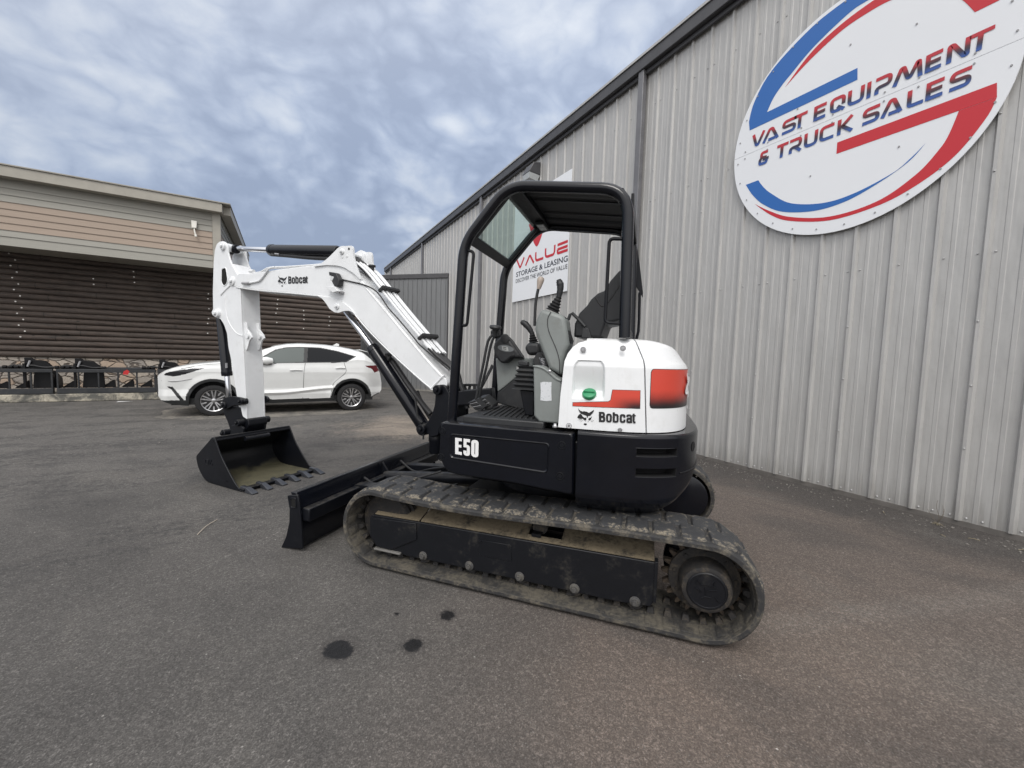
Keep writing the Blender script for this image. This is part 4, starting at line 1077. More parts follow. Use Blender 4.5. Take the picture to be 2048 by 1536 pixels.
# plan paths round the tail: straight side then arc about the slew centre
def plan(w0, R, uf, n_=3.0):
    """polyline (u,w) from the front of the near side, round the squarish tail, to the far side"""
    b_ = .98 - w0; P = [(uf, w0 + b_ * (1 - (1 - (abs(uf) / R) ** n_) ** (1 / n_)))] if uf < 0 else [(uf, w0)]
    N = 220
    for i in range(1, N):
        a = PI / 2 * i / N * 2 - PI / 2                      # -90..90 deg, 0 = straight back
        c_, s_ = math.cos(a), math.sin(a)
        u = -R * abs(c_) ** (2 / n_); w = .98 + math.copysign(b_ * abs(s_) ** (2 / n_), s_)
        if u < uf: P.append((u, w))
    P.append((uf, 1.96 - P[0][1])); return P
class Path:
    def __init__(s, P):
        s.P = P; s.L = [0]
        for a, b_ in zip(P, P[1:]): s.L.append(s.L[-1] + math.hypot(b_[0] - a[0], b_[1] - a[1]))
        s.len = s.L[-1]
    def at(s, q):
        q = max(0, min(s.len - 1e-6, q)); lo_, hi_ = 0, len(s.L) - 1
        while hi_ - lo_ > 1:
            m_ = (lo_ + hi_) // 2
            if s.L[m_] <= q: lo_ = m_
            else: hi_ = m_
        f = (q - s.L[lo_]) / max(1e-9, s.L[lo_ + 1] - s.L[lo_]); a, b_ = s.P[lo_], s.P[lo_ + 1]
        t = Vector((b_[0] - a[0], b_[1] - a[1])).normalized(); nn_ = Vector((-t.y, t.x))
        p = Vector((a[0] + (b_[0] - a[0]) * f, a[1] + (b_[1] - a[1]) * f))
        if nn_.dot(Vector((-p.x - .1, .98 - p.y))) < 0: nn_ = -nn_
        return p, nn_            # point and inward normal
    def hit(s, px, py):
        """arc length and height where a sight line first meets the wall of this plan"""
        d_ = eray(px, py); best = None
        for i, (a, b_) in enumerate(zip(s.P, s.P[1:])):
            ex, ey = b_[0] - a[0], b_[1] - a[1]; det = d_.x * (-ey) + ex * d_.y
            if abs(det) < 1e-12: continue
            rx, ry = a[0] - CU[0], a[1] - CU[1]
            t = (rx * (-ey) + ex * ry) / det; f = (d_.x * ry - d_.y * rx) / det
            if t > 0 and 0 <= f <= 1 and (best is None or t < best[0]): best = (t, s.L[i] + f * (s.L[i + 1] - s.L[i]), CU[2] + t * d_.z)
        return best[1:] if best else None
# ---------------- counterweight
CW = Path(plan(.10, 1.032, -.325, 4.2))
sl1 = [CW.hit(*c3(*p)) for p in ((1478, 822), (1762, 798), (1765, 845), (1478, 878))]
sl2 = [CW.hit(*c3(*p)) for p in ((1475, 960), (1745, 932), (1755, 985), (1470, 1015))]
Z1t = (sl1[0][1] + sl1[1][1]) / 2; Z1b = (sl1[2][1] + sl1[3][1]) / 2; Z2t = (sl2[0][1] + sl2[1][1]) / 2; Z2b = (sl2[2][1] + sl2[3][1]) / 2
SA, SB = (sl1[0][0] + sl2[0][0]) / 2, (sl1[1][0] + sl2[1][0]) / 2
print('slots', SA, SB, Z1t, Z1b, Z2t, Z2b)
def cwp(s_, v, dep=0.0):
    """v 0..1 from the lower lip to the upper inner edge"""
    zl = .640 + .16 * ss(SB - .10, SB + .38, s_); zl = min(zl, Z2b - .075) if s_ < SB + .02 else zl; p, nn_ = CW.at(s_)
    T = [(0, .16, zl - .065), (.06, .10, zl - .055), (.14, .032, zl), (.20, .007, zl + .035), (.26, .0, zl + .06), (.38, 0, max(Z2b, zl + .07)), (.48, 0, max(Z2t, zl + .08)), (.58, 0, Z1b), (.68, 0, Z1t), (.88, 0, 1.055), (.91, .004, 1.068), (.94, .014, 1.076), (1.0, .14, 1.080)]
    for a, b_ in zip(T, T[1:]):
        if v <= b_[0] + 1e-9:
            f = (v - a[0]) / (b_[0] - a[0]); ins = a[1] + (b_[1] - a[1]) * f; z = a[2] + (b_[2] - a[2]) * f; break
    q_ = p + nn_ * (ins + dep); return (q_.x, q_.y, z)
mb = MB(ef); nv = 100
cols = sorted([CW.len * .0 + 2.0 * i / 130 for i in range(131)] + [SA, SB] + [2.0 + (CW.len - 2.0) * i / 40 for i in range(1, 41)])
cols = [c_ for i, c_ in enumerate(cols) if c_ in (SA, SB) or all(abs(c_ - q) > .006 for q in (SA, SB))]
vts = [[mb.v(cwp(c_, j / nv)) for j in range(nv + 1)] for c_ in cols]
hole = lambda i, j: SA - 1e-6 <= cols[i] and cols[i + 1] <= SB + 1e-6 and (38 <= j < 48 or 58 <= j < 68)
for i in range(len(cols) - 1):
    for j in range(nv):
        if not hole(i, j): mb.face([vts[i][j], vts[i + 1][j], vts[i + 1][j + 1], vts[i][j + 1]])
ia, ib = cols.index(SA), cols.index(SB)
mb.mi = 1
for j0, j1 in ((38, 48), (58, 68)):
    ring = [(i, j0) for i in range(ia, ib)] + [(ib, j) for j in range(j0, j1)] + [(i, j1) for i in range(ib, ia, -1)] + [(ia, j) for j in range(j1, j0, -1)]
    inn = [mb.v(cwp(cols[i], j / nv, .085)) for i, j in ring]; n_ = len(ring)
    for k in range(n_):
        (i0, a0), (i1, a1) = ring[k], ring[(k + 1) % n_]; mb.face([vts[i0][a0], vts[i1][a1], inn[(k + 1) % n_], inn[k]])
    mb.face(inn)
mb.mi = 0
fa = vts[0]; fb = [mb.v((lambda p: (p[0], p[1] + .10, p[2]))(cwp(0, j / nv))) for j in range(nv + 1)]
for j in range(nv): mb.face([fa[j], fa[j + 1], fb[j + 1], fb[j]])
cwt = mb.build('counterweight', [M['blackgloss'], mat('hole_shade', col=(.004, .004, .005), rough=.9)], exc, bevel=.007, seg=3)  # vent linings near-black: the shade of the recess is put into the colour
mb = MB(ef)      # thin parting line high on the tail
P = [cwp(CW.hit(*c3(1510, 800))[0] + i * .05, .0) for i in range(2)]
h_ = CW.hit(1386, 893); p_, n_ = CW.at(h_[0]); mbe = MB(ef); c_ = Vector((p_.x, p_.y, h_[1])); mbe.lathe(c_, (-n_.x, -n_.y, 0), [(0, .030), (.002, .030), (.0025, .02)], 20); mbe.build('round_hole_disc', bpy.data.materials['hole_shade'], cwt)  # flat near-black disc, the shade inside a round hole painted on
s0 = CW.hit(*c3(1772, 965))[0]
pp = []
for i in range(12):
    p, nn_ = CW.at(s0 + i * .045); pp.append((p.x - nn_.x * .001, p.y - nn_.y * .001, .85 + .02 * i / 12))
mb.tube(pp, .004, 6, smooth=0); mb.build('seam_bead', M['black'], cwt)

# ---------------- white covers
WH = Path(plan(.130, .960, -.19, 4.2))
print('seam', [WH.hit(*c3(*p)) for p in ((1490, 68), (1540, 180), (1545, 715))])
seam_b = WH.hit(*c3(1545, 700))[0]; seam_m = WH.hit(*c3(1542, 200))[0]
ZC0, ZC1 = 1.082, 1.625
tab_u = [(0.0, 0.0), (.10, .004), (.45, .025), (.66, .045), (.80, .062), (.90, .085), (.95, .105), (1.0, .15)]
# vertical profile of the cover: (v, inset, z)
TV = [(0, 0, ZC0), (.55, .010, 1.455), (.60, .016, 1.478), (.66, .024, 1.498), (.84, .052, 1.588), (.885, .062, 1.606), (.92, .080, 1.618), (.95, .11, 1.625), (1.0, .42, 1.640)]
def tvl(v):
    for a, b_ in zip(TV, TV[1:]):
        if v <= b_[0] + 1e-9:
            f = (v - a[0]) / (b_[0] - a[0]); return a[1] + (b_[1] - a[1]) * f, a[2] + (b_[2] - a[2]) * f
front_px = [(943, 683), (958, 450), (985, 210), (1003, 160), (1035, 115), (1075, 85), (1130, 70)]
front_uz = [onw(*c3(*p), .135) for p in front_px]
print('front', [(round(a, 3), round(b_, 3)) for a, b_ in front_uz])
ftab = sorted([(z, u) for u, z in front_uz])
def sfront(z): return max(0.0, -.19 - interp(z, ftab))
def sseam(z): return interp(z, [(1.08, seam_b), (1.455, seam_m), (1.50, seam_m - .004), (1.63, seam_m - .055)])
RC = [onw(*cw_(*p), .135) for p in ((440, 500), (500, 385), (760, 368), (840, 430), (800, 870), (405, 870))]
rc0, rc1 = min(p[0] for p in RC), max(p[0] for p in RC); rz0, rz1 = min(p[1] for p in RC), max(p[1] for p in RC)
print('recess', rc0, rc1, rz0, rz1)
def rec(u, z):
    """moulded pocket for the fuel cap"""
    ub = rc1 - .0; ua = rc0
    h = (z - rz0) / (rz1 - rz0)
    if h < -.05 or h > 1.1: return 0
    rr = .045
    top = rz1
    # superellipse-like mask
    mu = (u - (ua + ub) / 2) / ((ub - ua) / 2 * (1.0))
    edge = ss(1.04, .86, abs(mu)) * ss(1.02, .90, (abs(mu) ** 3 + max(0, (h - .55) / .47) ** 3) ** (1 / 3) if h > .55 else abs(mu) * .98)
    dep = .012 + .045 * ss(1.0, .12, h)
    low = ss(-.02, .20, h)
    return edge * dep * low
def whp(s_, v):
    ins, z = tvl(v); p, nn_ = WH.at(s_); u = p.x
    rr = ss(seam_b - .1, seam_b + .55, s_); z0 = z
    if ins > .012: ins = .010 + (ins - .010) * (1 + .75 * rr * (1 if v < .96 else .3))
    if z > 1.48: z = 1.48 + (z - 1.48) * (1 - .24 * rr)
    if s_ < .46 and z < 1.49: ins += rec(u, z)
    q_ = p + nn_ * ins; return (q_.x, q_.y, z)
def cover(name, sa, sb, nu, nv, thick_front=False):
    mb = MB(ef); V_ = []
    for i in range(nu + 1):
        r_ = []
        for j in range(nv + 1):
            v = j / nv; _, z = tvl(v); a, b_ = sa(z), sb(z); r_.append(mb.v(whp(a + (b_ - a) * i / nu, v)))
        V_.append(r_)
    for i in range(nu):
        for j in range(nv): mb.face([V_[i][j], V_[i + 1][j], V_[i + 1][j + 1], V_[i][j + 1]])
    for i, dr in ((0, 1), (nu, 1)):      # return flange
        ed = []
        for j in range(nv + 1):
            v = j / nv; _, z = tvl(v); a, b_ = sa(z), sb(z); s_ = a if i == 0 else b_
            p, nn_ = WH.at(s_); q_ = whp(s_, v); ed.append(mb.v((q_[0] + nn_.x * .035, q_[1] + nn_.y * .035, q_[2] - (.02 if v > .6 else 0))))
        for j in range(nv): mb.face([V_[i][j], V_[i][j + 1], ed[j + 1], ed[j]])
    return mb.build(name, M['white'], exc, angle=50)
hood = cover('side_cover', sfront, lambda z: sseam(z) - .004, 130, 130)
tailc = cover('rear_cover', lambda z: sseam(z) + .004, lambda z: WH.len, 110, 70)
mb = MB(ef); mb.box((-.60, .50, 1.0), (-.37, 1.5, 1.615)); mb.build('hood_top', M['white'], exc, bevel=.02)
mb = MB(ef)    # dark gasket behind the panel gap
V1 = []
for j in range(61):
    v = j / 60; _, z = tvl(v); s_ = sseam(z); a = whp(s_ - .012, v); b_ = whp(s_ + .012, v); n1 = WH.at(s_)[1]
    V1.append((mb.v((a[0] + n1.x * .012, a[1] + n1.y * .012, a[2] - .008)), mb.v((b_[0] + n1.x * .012, b_[1] + n1.y * .012, b_[2] - .008))))
for a, b_ in zip(V1, V1[1:]): mb.face([a[0], a[1], b_[1], b_[0]])
mb.build('gasket', M['blackrub'], exc)
for p in ((553, 250), (1062, 233), (370, 1225)): recessed_bolt(*p, cw_, .131 + (.026 if p[1] < 300 else 0), hood, .017, M['zinc'])
recessed_bolt(1024, 1280, cw_, .133, hood, .013, M['zinc'])
# fuel cap on the shelf of the pocket
u, z = onw(*cw_(630, 815), .155)
fc = MB(ef); fc.lathe((u, .165, z - .012), (0, -.62, .785), [(0, .040), (.018, .042), (.024, .040), (.028, .030), (.030, 0)], 32)
ax_ = Vector((0, -.62, .785)).normalized(); c_ = Vector((u, .165, z - .012)) + ax_ * .034
fc.prism([c_ + Vector((-.034, 0, 0)) + Vector((0, .785, .62)).normalized() * .008 - ax_ * .006, c_ + Vector((.034, 0, 0)) + Vector((0, .785, .62)).normalized() * .008 - ax_ * .006,
          c_ + Vector((.034, 0, 0)) - Vector((0, .785, .62)).normalized() * .008 - ax_ * .006, c_ + Vector((-.034, 0, 0)) - Vector((0, .785, .62)).normalized() * .008 - ax_ * .006],
         [c_ + Vector((-.030, 0, 0)) + Vector((0, .785, .62)).normalized() * .006 + ax_ * .006, c_ + Vector((.030, 0, 0)) + Vector((0, .785, .62)).normalized() * .006 + ax_ * .006,
          c_ + Vector((.030, 0, 0)) - Vector((0, .785, .62)).normalized() * .006 + ax_ * .006, c_ + Vector((-.030, 0, 0)) - Vector((0, .785, .62)).normalized() * .006 + ax_ * .006])
fc.build('fuel_cap', paint('green_plastic_cap', (.030, .24, .105), .4, .1, .05), hood, bevel=.002, label='green fuel cap')
# decals lie on the cover surface
def on_cover(px, py, off=.002):
    h = WH.hit(px, py); s_, z = h
    for _ in range(3):
        v = .55 * (z - ZC0) / (1.455 - ZC0); ins = .010 * v / .55; 
        break
    p, nn_ = WH.at(s_); k = ins - off
    return (p.x + nn_.x * k, p.y + nn_.y * k, z)
def decalmat(t):
    g = t.new('ShaderNodeTexCoord').outputs['Generated']; x, y, z = t.xyz(g)
    n_ = t.noise(t.obj(), 22, 5, .6)
    k = t.m('ADD', z, t.m('MULTIPLY', t.m('SUBTRACT', n_, .5), .10))
    c = t.mix(t.step(k, .50, .02), (.58, .060, .036), (.016, .012, .013))
    return {'Base Color': c}
def decalmat2(t):
    g = t.new('ShaderNodeTexCoord').outputs['Generated']; x, y, z = t.xyz(g)
    n_ = t.noise(t.obj(), 22, 5, .6)
    k = t.m('ADD', t.m('MULTIPLY', z, 1.0), t.m('MULTIPLY', t.m('SUBTRACT', n_, .5), .10))
    k2 = t.m('MULTIPLY', t.step(k, .75, .05), t.step(x, .50, .06))
    c = t.mix(k2, (.58, .060, .036), (.020, .010, .012))
    return {'Base Color': c}
def decal(name, P, m_, parent, off=.0022, c=cw_, cut=5):
    mb = MB(); vs_ = [mb.b.verts.new((p[0], p[1], 0)) for p in P]; mb.b.faces.new(vs_)
    bmesh.ops.triangulate(mb.b, faces=mb.b.faces); 
    for _ in range(2): bmesh.ops.subdivide_edges(mb.b, edges=mb.b.edges[:], cuts=cut if _ == 0 else 1, use_grid_fill=True)
    for v in mb.b.verts: v.co = ef(on_cover(*c(v.co.x, v.co.y), off))
    return mb.build(name, m_, parent, smooth=False)
def inflate(P, d_):
    cx_ = sum(p[0] for p in P) / len(P); cy_ = sum(p[1] for p in P) / len(P)
    Q = []
    n = len(P); A2 = sum(P[i - 1][0] * P[i][1] - P[i][0] * P[i - 1][1] for i in range(n)); sg_ = 1 if A2 > 0 else -1
    for i in range(n):
        a, b_, c_ = Vector(P[i - 1]), Vector(P[i]), Vector(P[(i + 1) % n]); t1 = (b_ - a).normalized(); t2 = (c_ - b_).normalized()
        n1 = Vector((t1.y, -t1.x)) * sg_; n2 = Vector((t2.y, -t2.x)) * sg_; m_ = (n1 + n2).normalized(); k = d_ / max(.4, m_.dot(n1)); Q.append((b_.x + m_.x * k, b_.y + m_.y * k))
    return Q
D1 = [(420, 930), (875, 918), (905, 900), (930, 768), (1285, 778), (1280, 1005), (870, 990), (420, 972)]
M['vinylblack'] = mat('black_vinyl', col=(.012, .012, .013), rough=.4)
decal('sticker_border', inflate(D1, 5), M['vinylblack'], hood, .0016)
decal('red_sticker', D1, mat('red_fading_sticker', decalmat2, rough=.35), hood, .0024)
# wrap-round red sticker on the tail
def wrap(name, px0, px1, top, bot, m_, off, rnd=.02):
    s0 = WH.hit(*cw_(px0, 800))[0]; zt = WH.hit(*cw_(px0, top))[1]; zb = WH.hit(*cw_(px0, bot))[1]; s1 = px1
    mb = MB(ef); nx, nz = 60, 24; V_ = []
    for i in range(nx + 1):
        f = i / nx; s_ = s0 + (s1 - s0) * (f ** 1.2)
        e = max(0, 1 - (s_ - s0) / rnd); e2 = max(0, 1 - (s1 - s_) / rnd); e = max(e, e2); cut = rnd * (1 - math.sqrt(max(0, 1 - e * e)))
        r_ = []
        for j in range(nz + 1):
            z = zb + cut + (zt - zb - 2 * cut) * j / nz; v = (z - ZC0) / (1.455 - ZC0); ins = .010 * v; p, nn_ = WH.at(s_)
            r_.append(mb.v((p.x + nn_.x * (ins - off), p.y + nn_.y * (ins - off), z)))
        V_.append(r_)
    for i in range(nx):
        for j in range(nz): mb.face([V_[i][j], V_[i + 1][j], V_[i + 1][j + 1], V_[i][j + 1]])
    return mb.build(name, m_, tailc)
sE = WH.hit(*cw_(1868, 720))[0] + .42
wrap('sticker_border', 1414, sE + .006, 496, 1006, M['vinylblack'], .0016)
wrap('red_sticker', 1420, sE, 503, 1000, mat('red_fading_tail_sticker', decalmat, rough=.32), .0024)
# cat emblem and name
CAT = [[(340, 205), (352, 235), (395, 280), (455, 295), (480, 285), (560, 300), (610, 330), (690, 285), (742, 245), (735, 290), (715, 330), (670, 375), (660, 392), (640, 405),
        (600, 412), (580, 408), (585, 440), (578, 462), (560, 452), (562, 430), (548, 402), (500, 385), (440, 365), (405, 350), (375, 315), (345, 255)],
       [(385, 355), (410, 362), (440, 395), (460, 430), (500, 452), (545, 448), (550, 470), (545, 510), (520, 525), (490, 515), (460, 478), (420, 480), (350, 475), (315, 450), (320, 430), (345, 385)],
       [(690, 410), (688, 440), (670, 465), (668, 490), (640, 522), (612, 520), (595, 498), (602, 478), (625, 455), (660, 448)],
       [(478, 612), (500, 598), (510, 585), (525, 598), (562, 605), (558, 630), (530, 645), (500, 640), (482, 628)],
       [(525, 530), (538, 545), (530, 555)], [(600, 540), (606, 552), (585, 566), (580, 560)]]
for a in ([(310, 522), (400, 488)], [(345, 552), (425, 495)], [(380, 577), (455, 515)], [(690, 495), (735, 535)], [(672, 505), (712, 555)], [(665, 525), (690, 560)]):
    (x0, y0), (x1, y1) = a; L_ = math.hypot(x1 - x0, y1 - y0); nx_, ny_ = -(y1 - y0) / L_ * 4, (x1 - x0) / L_ * 4
    CAT.append([(x0, y0), (x1 + nx_, y1 + ny_), (x1 - nx_, y1 - ny_)])
ccb = crop(1130, 800, 12.8)
mb = MB(ef)
for P in CAT: mb.face([mb.v(on_cover(*ccb(*p), .0022)) for p in P])
mb.build('cat_head_emblem', M['vinylblack'], hood, smooth=False)
def pxbil(q, fn):
    def g(x, y):
        a = (q[3][0] + (q[2][0] - q[3][0]) * x, q[3][1] + (q[2][1] - q[3][1]) * x); b_ = (q[0][0] + (q[1][0] - q[0][0]) * x, q[0][1] + (q[1][1] - q[0][1]) * x)
        return fn(a[0] + (b_[0] - a[0]) * y, a[1] + (b_[1] - a[1]) * y)
    return g
qq = pxbil(((868, 300), (1822, 335), (1822, 592), (868, 562)), lambda x, y: on_cover(*ccb(x, y), .0026))
def bil(q):
    q = [Vector(v) for v in q]
    return lambda x, y: (q[3].lerp(q[2], x)).lerp(q[0].lerp(q[1], x), y)
BOB = [([(.11, 0), (.11, 1)], .22, 0, 0), ([(.20, .90), (.46, .90), (.47, .54), (.22, .54)], .20, .12, 0), ([(.20, .50), (.49, .50), (.50, .10), (.20, .10)], .20, .12, 0),
     ([(.77, .08), (.77, .76), (1.12, .76), (1.12, .08)], .19, .16, 1),
     ([(1.40, 0), (1.40, 1)], .20, 0, 0), ([(1.45, .76), (1.76, .76), (1.76, .08), (1.45, .08)], .19, .14, 0),
     ([(2.40, .50), (2.40, .76), (2.06, .76), (2.06, .08), (2.40, .08), (2.40, .33)], .19, .15, 0),
     ([(2.68, .58), (2.68, .76), (3.02, .76), (3.02, 0)], .19, .14, 0), ([(2.98, .44), (2.68, .42), (2.68, .08), (2.98, .10)], .19, .12, 0),
     ([(3.27, .94), (3.27, .08), (3.44, .08)], .18, .08, 0), ([(3.12, .74), (3.46, .74)], .14, 0, 0)]
mb = MB(ef); drawn(mb, BOB, lambda x, z, k: tuple(Vector(qq(x / 3.5, z)) + Vector((0, -.0003 * k, 0))))
mb.build('maker_lettering', M['vinylblack'], hood, smooth=False)
mb = MB(ef)
for r0, r1 in (((575, 640), (680, 640)), ((575, 655), (705, 657)), ((590, 672), (705, 675))):
    for k in range(9):
        x0 = r0[0] + (r1[0] - r0[0]) * k / 9; x1 = x0 + (r1[0] - r0[0]) / 9 * .7; P = [(x0, r0[1]), (x1, r0[1]), (x1, r0[1] + 9), (x0, r0[1] + 9)]
        mb.face([mb.v((*((lambda a: (a[0], .135 + .018, a[1]))(onw(*cw_(*p), .153))),)) for p in P])
mb.b.free()
# small cat emblem on the red tail sticker (white, at the very edge of view)
mb = MB(ef)
sc0, zc0 = WH.hit(*cw_(1868, 720))[0] + .085, 1.325
for P in CAT[:4]:
    vs_ = []
    for x, y in P:
        s_ = sc0 + (x - 530) * .00055; z = zc0 - (y - 430) * .00058; p, nn_ = WH.at(s_); vs_.append(mb.v((p.x - nn_.x * .006, p.y - nn_.y * .006, z)))
    mb.face(vs_)
mb.build('cat_head_emblem', bpy.data.materials['white_vinyl'], tailc, smooth=False)

# right-hand side covers and deck
mb = MB(ef)
mb.prism([(.52, 1.08, 1.0), (.50, 1.08, 1.22), (.30, 1.08, 1.30), (-.5, 1.08, 1.45), (-.5, 1.08, 1.0)], [(.52, 1.82, 1.0), (.50, 1.80, 1.22), (.30, 1.80, 1.30), (-.5, 1.80, 1.45), (-.5, 1.82, 1.0)])
mb.build('right_hand_cover', M['white'], exc, bevel=.03, seg=3)
mb = MB(ef)
mb.prism([(.62, 1.86, 1.0), (-.4, 1.86, 1.0), (-.4, 1.86, .66), (.55, 1.86, .68)], [(.62, 1.80, 1.0), (-.4, 1.80, 1.0), (-.4, 1.80, .66), (.55, 1.80, .68)]); mb.build('far_skirt', M['blackgloss'], exc, bevel=.01)
# ---------------- deck, canopy
DZ = 1.045
mb = MB(ef); mb.prism([(.585, .105, DZ - .02), (.60, .5, DZ - .02), (.60, 1.0, DZ - .02), (-.25, 1.0, DZ - .02), (-.21, .11, DZ - .02)], [(.585, .105, DZ + .004), (.60, .5, DZ + .004), (.60, 1.0, DZ + .004), (-.25, 1.0, DZ + .004), (-.21, .11, DZ + .004)])
mb.build('deck', M['black'], exc, bevel=.006)
mat_top = DZ + .05
mb = MB(ef); mb.box((-.10, .18, DZ + .005), (.46, .92, mat_top))
fm = mb.build('floor_mat', M['plasticblack'], exc, bevel=.008)
for i in range(11):
    mb = MB(ef); u = -.04 + i * .038
    mb.prism([(u, .26, mat_top), (u + .012, .26, mat_top), (u + .08, .75, mat_top), (u + .068, .75, mat_top)], [(u, .26, mat_top + .008), (u + .012, .26, mat_top + .008), (u + .08, .75, mat_top + .008), (u + .068, .75, mat_top + .008)])
    mb.build('rib', M['plasticblack'], fm)
CN, CF = .215, 1.0
def near(P, w=CN): return pw(P, w)
RT = .0335
cn = pw([(904, 838), (925, 498.6), (928, 476), (937.7, 447.6)], CN)
cn2 = pw([(998.6, 382.5), (1027, 371.2), (1205, 377), (1236.5, 387), (1255, 422), (1257.7, 671)], CN)
canopy = None
u0, z0 = onw(904, 838, CN); u1, z1 = onw(928, 478, CN); u2, z2 = onw(1016, 366.5 + 5, CN); u3, z3 = onw(1257.5, 383.0, CN); u4, z4 = onw(1249.5, 671, CN)
ZTf, ZTr = z2, z3 + .012
def hoop(w, dz=0.0, du=0.0):
    P = [Vector(p) for p in ((u0 + du, w, DZ), (u1 + du, w, z1 - .030 + dz), (u2, w, ZTf + dz), (u3, w, ZTr + dz), (u4 - .0, w, 1.628))]
    out_ = [P[0]]
    for i, r in ((1, .11), (2, .13), (3, .16)):
        out_ += fillet([P[i] + (P[i - 1] - P[i]).normalized() * r * 2.2, P[i], P[i] + (P[i + 1] - P[i]).normalized() * r * 2.2], r, 8)[1:-1]
    return out_ + [P[-1]]
hp = hoop(CN)
mb = MB(ef); mb.tube(hp, RT, 16, smooth=0)
canopy = mb.build('canopy_frame', M['blackgloss'], exc)
mb = MB(ef); mb.tube(hoop(CF), RT, 16, smooth=0); mb.build('canopy_frame', M['blackgloss'], exc)
# hoop direction helpers: slanted front section from K1 (lower) to K2 (upper)
K1 = Vector((u1 + .0, 0, z1 - .02)); K2 = Vector((u2, 0, ZTf)); K3 = Vector((u3 - .025, 0, ZTr))
sl_ = (K2 - K1).normalized(); 
def cross(name, c_, hw, ht, m_, bev=.006, a=None):
    """bar across the canopy centred on c_ (u,z)"""
    a = a or sl_; n_ = Vector((-a.z, 0, a.x)); mb = MB(ef)
    P = [c_ + a * hw + n_ * ht, c_ + a * hw - n_ * ht, c_ - a * hw - n_ * ht, c_ - a * hw + n_ * ht]
    mb.prism([(p.x, CN + .02, p.z) for p in P], [(p.x, CF - .02, p.z) for p in P]); return mb.build(name, m_, canopy, bevel=bev)
cross('front_rail', K1 + sl_ * .045, .034, .026, M['black'])
cross('cross_beam', K2 + Vector((-.020, 0, -.012)), .065, .018, M['black'], a=Vector((1, 0, .05)).normalized())
mb = MB(ef)
g0, g1 = K1 + sl_ * .07, K2 - sl_ * .03
nn_ = Vector((-sl_.z, 0, sl_.x)) * -.006
P = [g0 + nn_, g1 + nn_, g1 - nn_, g0 - nn_]
mb.prism([(p.x, CN + .02, p.z) for p in P], [(p.x, CF - .02, p.z) for p in P])
def glass(tint, alpha_rough=.0):
    m = bpy.data.materials.new('glass'); m.use_nodes = True; t = NT(m.node_tree); p = m.node_tree.nodes['Principled BSDF']
    p.inputs['Base Color'].default_value = (.9, .95, .93, 1); tr = t.new('ShaderNodeBsdfTransparent'); tr.inputs[0].default_value = (*tint, 1)
    p.inputs['Roughness'].default_value = .03; gl = t.new('ShaderNodeBsdfGlossy'); gl.inputs['Roughness'].default_value = .02
    fr = t.new('ShaderNodeLayerWeight'); fr.inputs['Blend'].default_value = .5; mx_ = t.new('ShaderNodeMixShader')
    t.put(mx_.inputs[0], t.m('ADD', t.m('MULTIPLY', t.m('POWER', fr.outputs['Facing'], 4.0), .8), .045)); m.node_tree.links.new(tr.outputs[0], mx_.inputs[1]); m.node_tree.links.new(gl.outputs[0], mx_.inputs[2])
    m.node_tree.links.new(mx_.outputs[0], m.node_tree.nodes['Material Output'].inputs[0]); return m
M['skyglass'] = glass((.80, .885, .86)); M['skyglass'].name = 'green_tinted_glass'
mb.build('skylight', M['skyglass'], canopy, smooth=False)
for w_ in (CN + .035, CF - .06):
    mb = MB(ef); P = [g0 - sl_ * .0 - nn_ * 1.2, g1 - nn_ * 1.2, g1 - nn_ * 4.5, g0 - nn_ * 4.5]
    mb.prism([(p.x, w_, p.z) for p in P], [(p.x, w_ + .03, p.z) for p in P]); mb.build('skylight_edge', M['black'], canopy, bevel=.003)
# roof skin: folds across, turned down at the rear
mb = MB(ef)
ra = Vector((K2.x - .05, 0, ZTf + .012)); rb = Vector((K3.x - .01, 0, ZTr + .010))
def roofp(x, y):
    w_ = CN + .01 + (CF - CN - .02) * y; f = x
    u = ra.x + (rb.x - ra.x) * f; z = ra.z + (rb.z - ra.z) * f
    if f > .9: u = ra.x + (rb.x - ra.x) * (.9 + (f - .9) * .5); z -= (f - .9) ** 2 * 6
    yy = abs(y - .5) * 2; z += -.012 * ss(.55, .62, yy) + .010 * ss(.86, 1, yy)
    return (u, w_, z)
mb.grid(roofp, 24, 40); mb.build('roof', mat('matt_black_roof_underside', col=(.004, .0045, .006), rough=.5, Specular_IOR_Level=.15), canopy, solid=.006, angle=25)
for y in (.3, .62):
    mb = MB(ef); mb.tube([roofp(.08, y)[:2] + (roofp(.08, y)[2] - .012,), roofp(.88, y)[:2] + (roofp(.88, y)[2] - .010,)], .004, 6, smooth=0); mb.build('roof_fold', M['blackgloss'], canopy)
mb = MB(ef); P = [(K3.x + .01, ZTr - .02), (K3.x - .015, ZTr - .03), (u4 + .0, 1.95), (u4 + .02, 1.95)]
mb.box((u4 - .02, CN + .03, 1.66), (u4 + .02, CF - .03, 1.70)); mb.build('rear_bar', M['black'], canopy, bevel=.006)
mb = MB(ef); mb.box((K3.x - .005, CN + .03, ZTr - .105), (K3.x + .012, CF - .03, ZTr - .01)); mb.build('rear_header', M['black'], canopy, bevel=.004)
# dome light unit by the far end of the cross beam
q = Vector((K2.x - .05, 0, ZTf - .045)); mb = MB(ef); mb.box((q.x - .035, CF - .20, q.z - .01), (q.x + .035, CF - .05, q.z + .012)); dl = mb.build('dome_light', M['plasticblack'], canopy, bevel=.004)
for k in (0, 1): 
    mb = MB(ef); mb.box((q.x - .026, CF - .19 + .072 * k, q.z - .013), (q.x + .026, CF - .13 + .072 * k, q.z - .009)); mb.build('lens', bpy.data.materials['prismatic_lens'], dl)
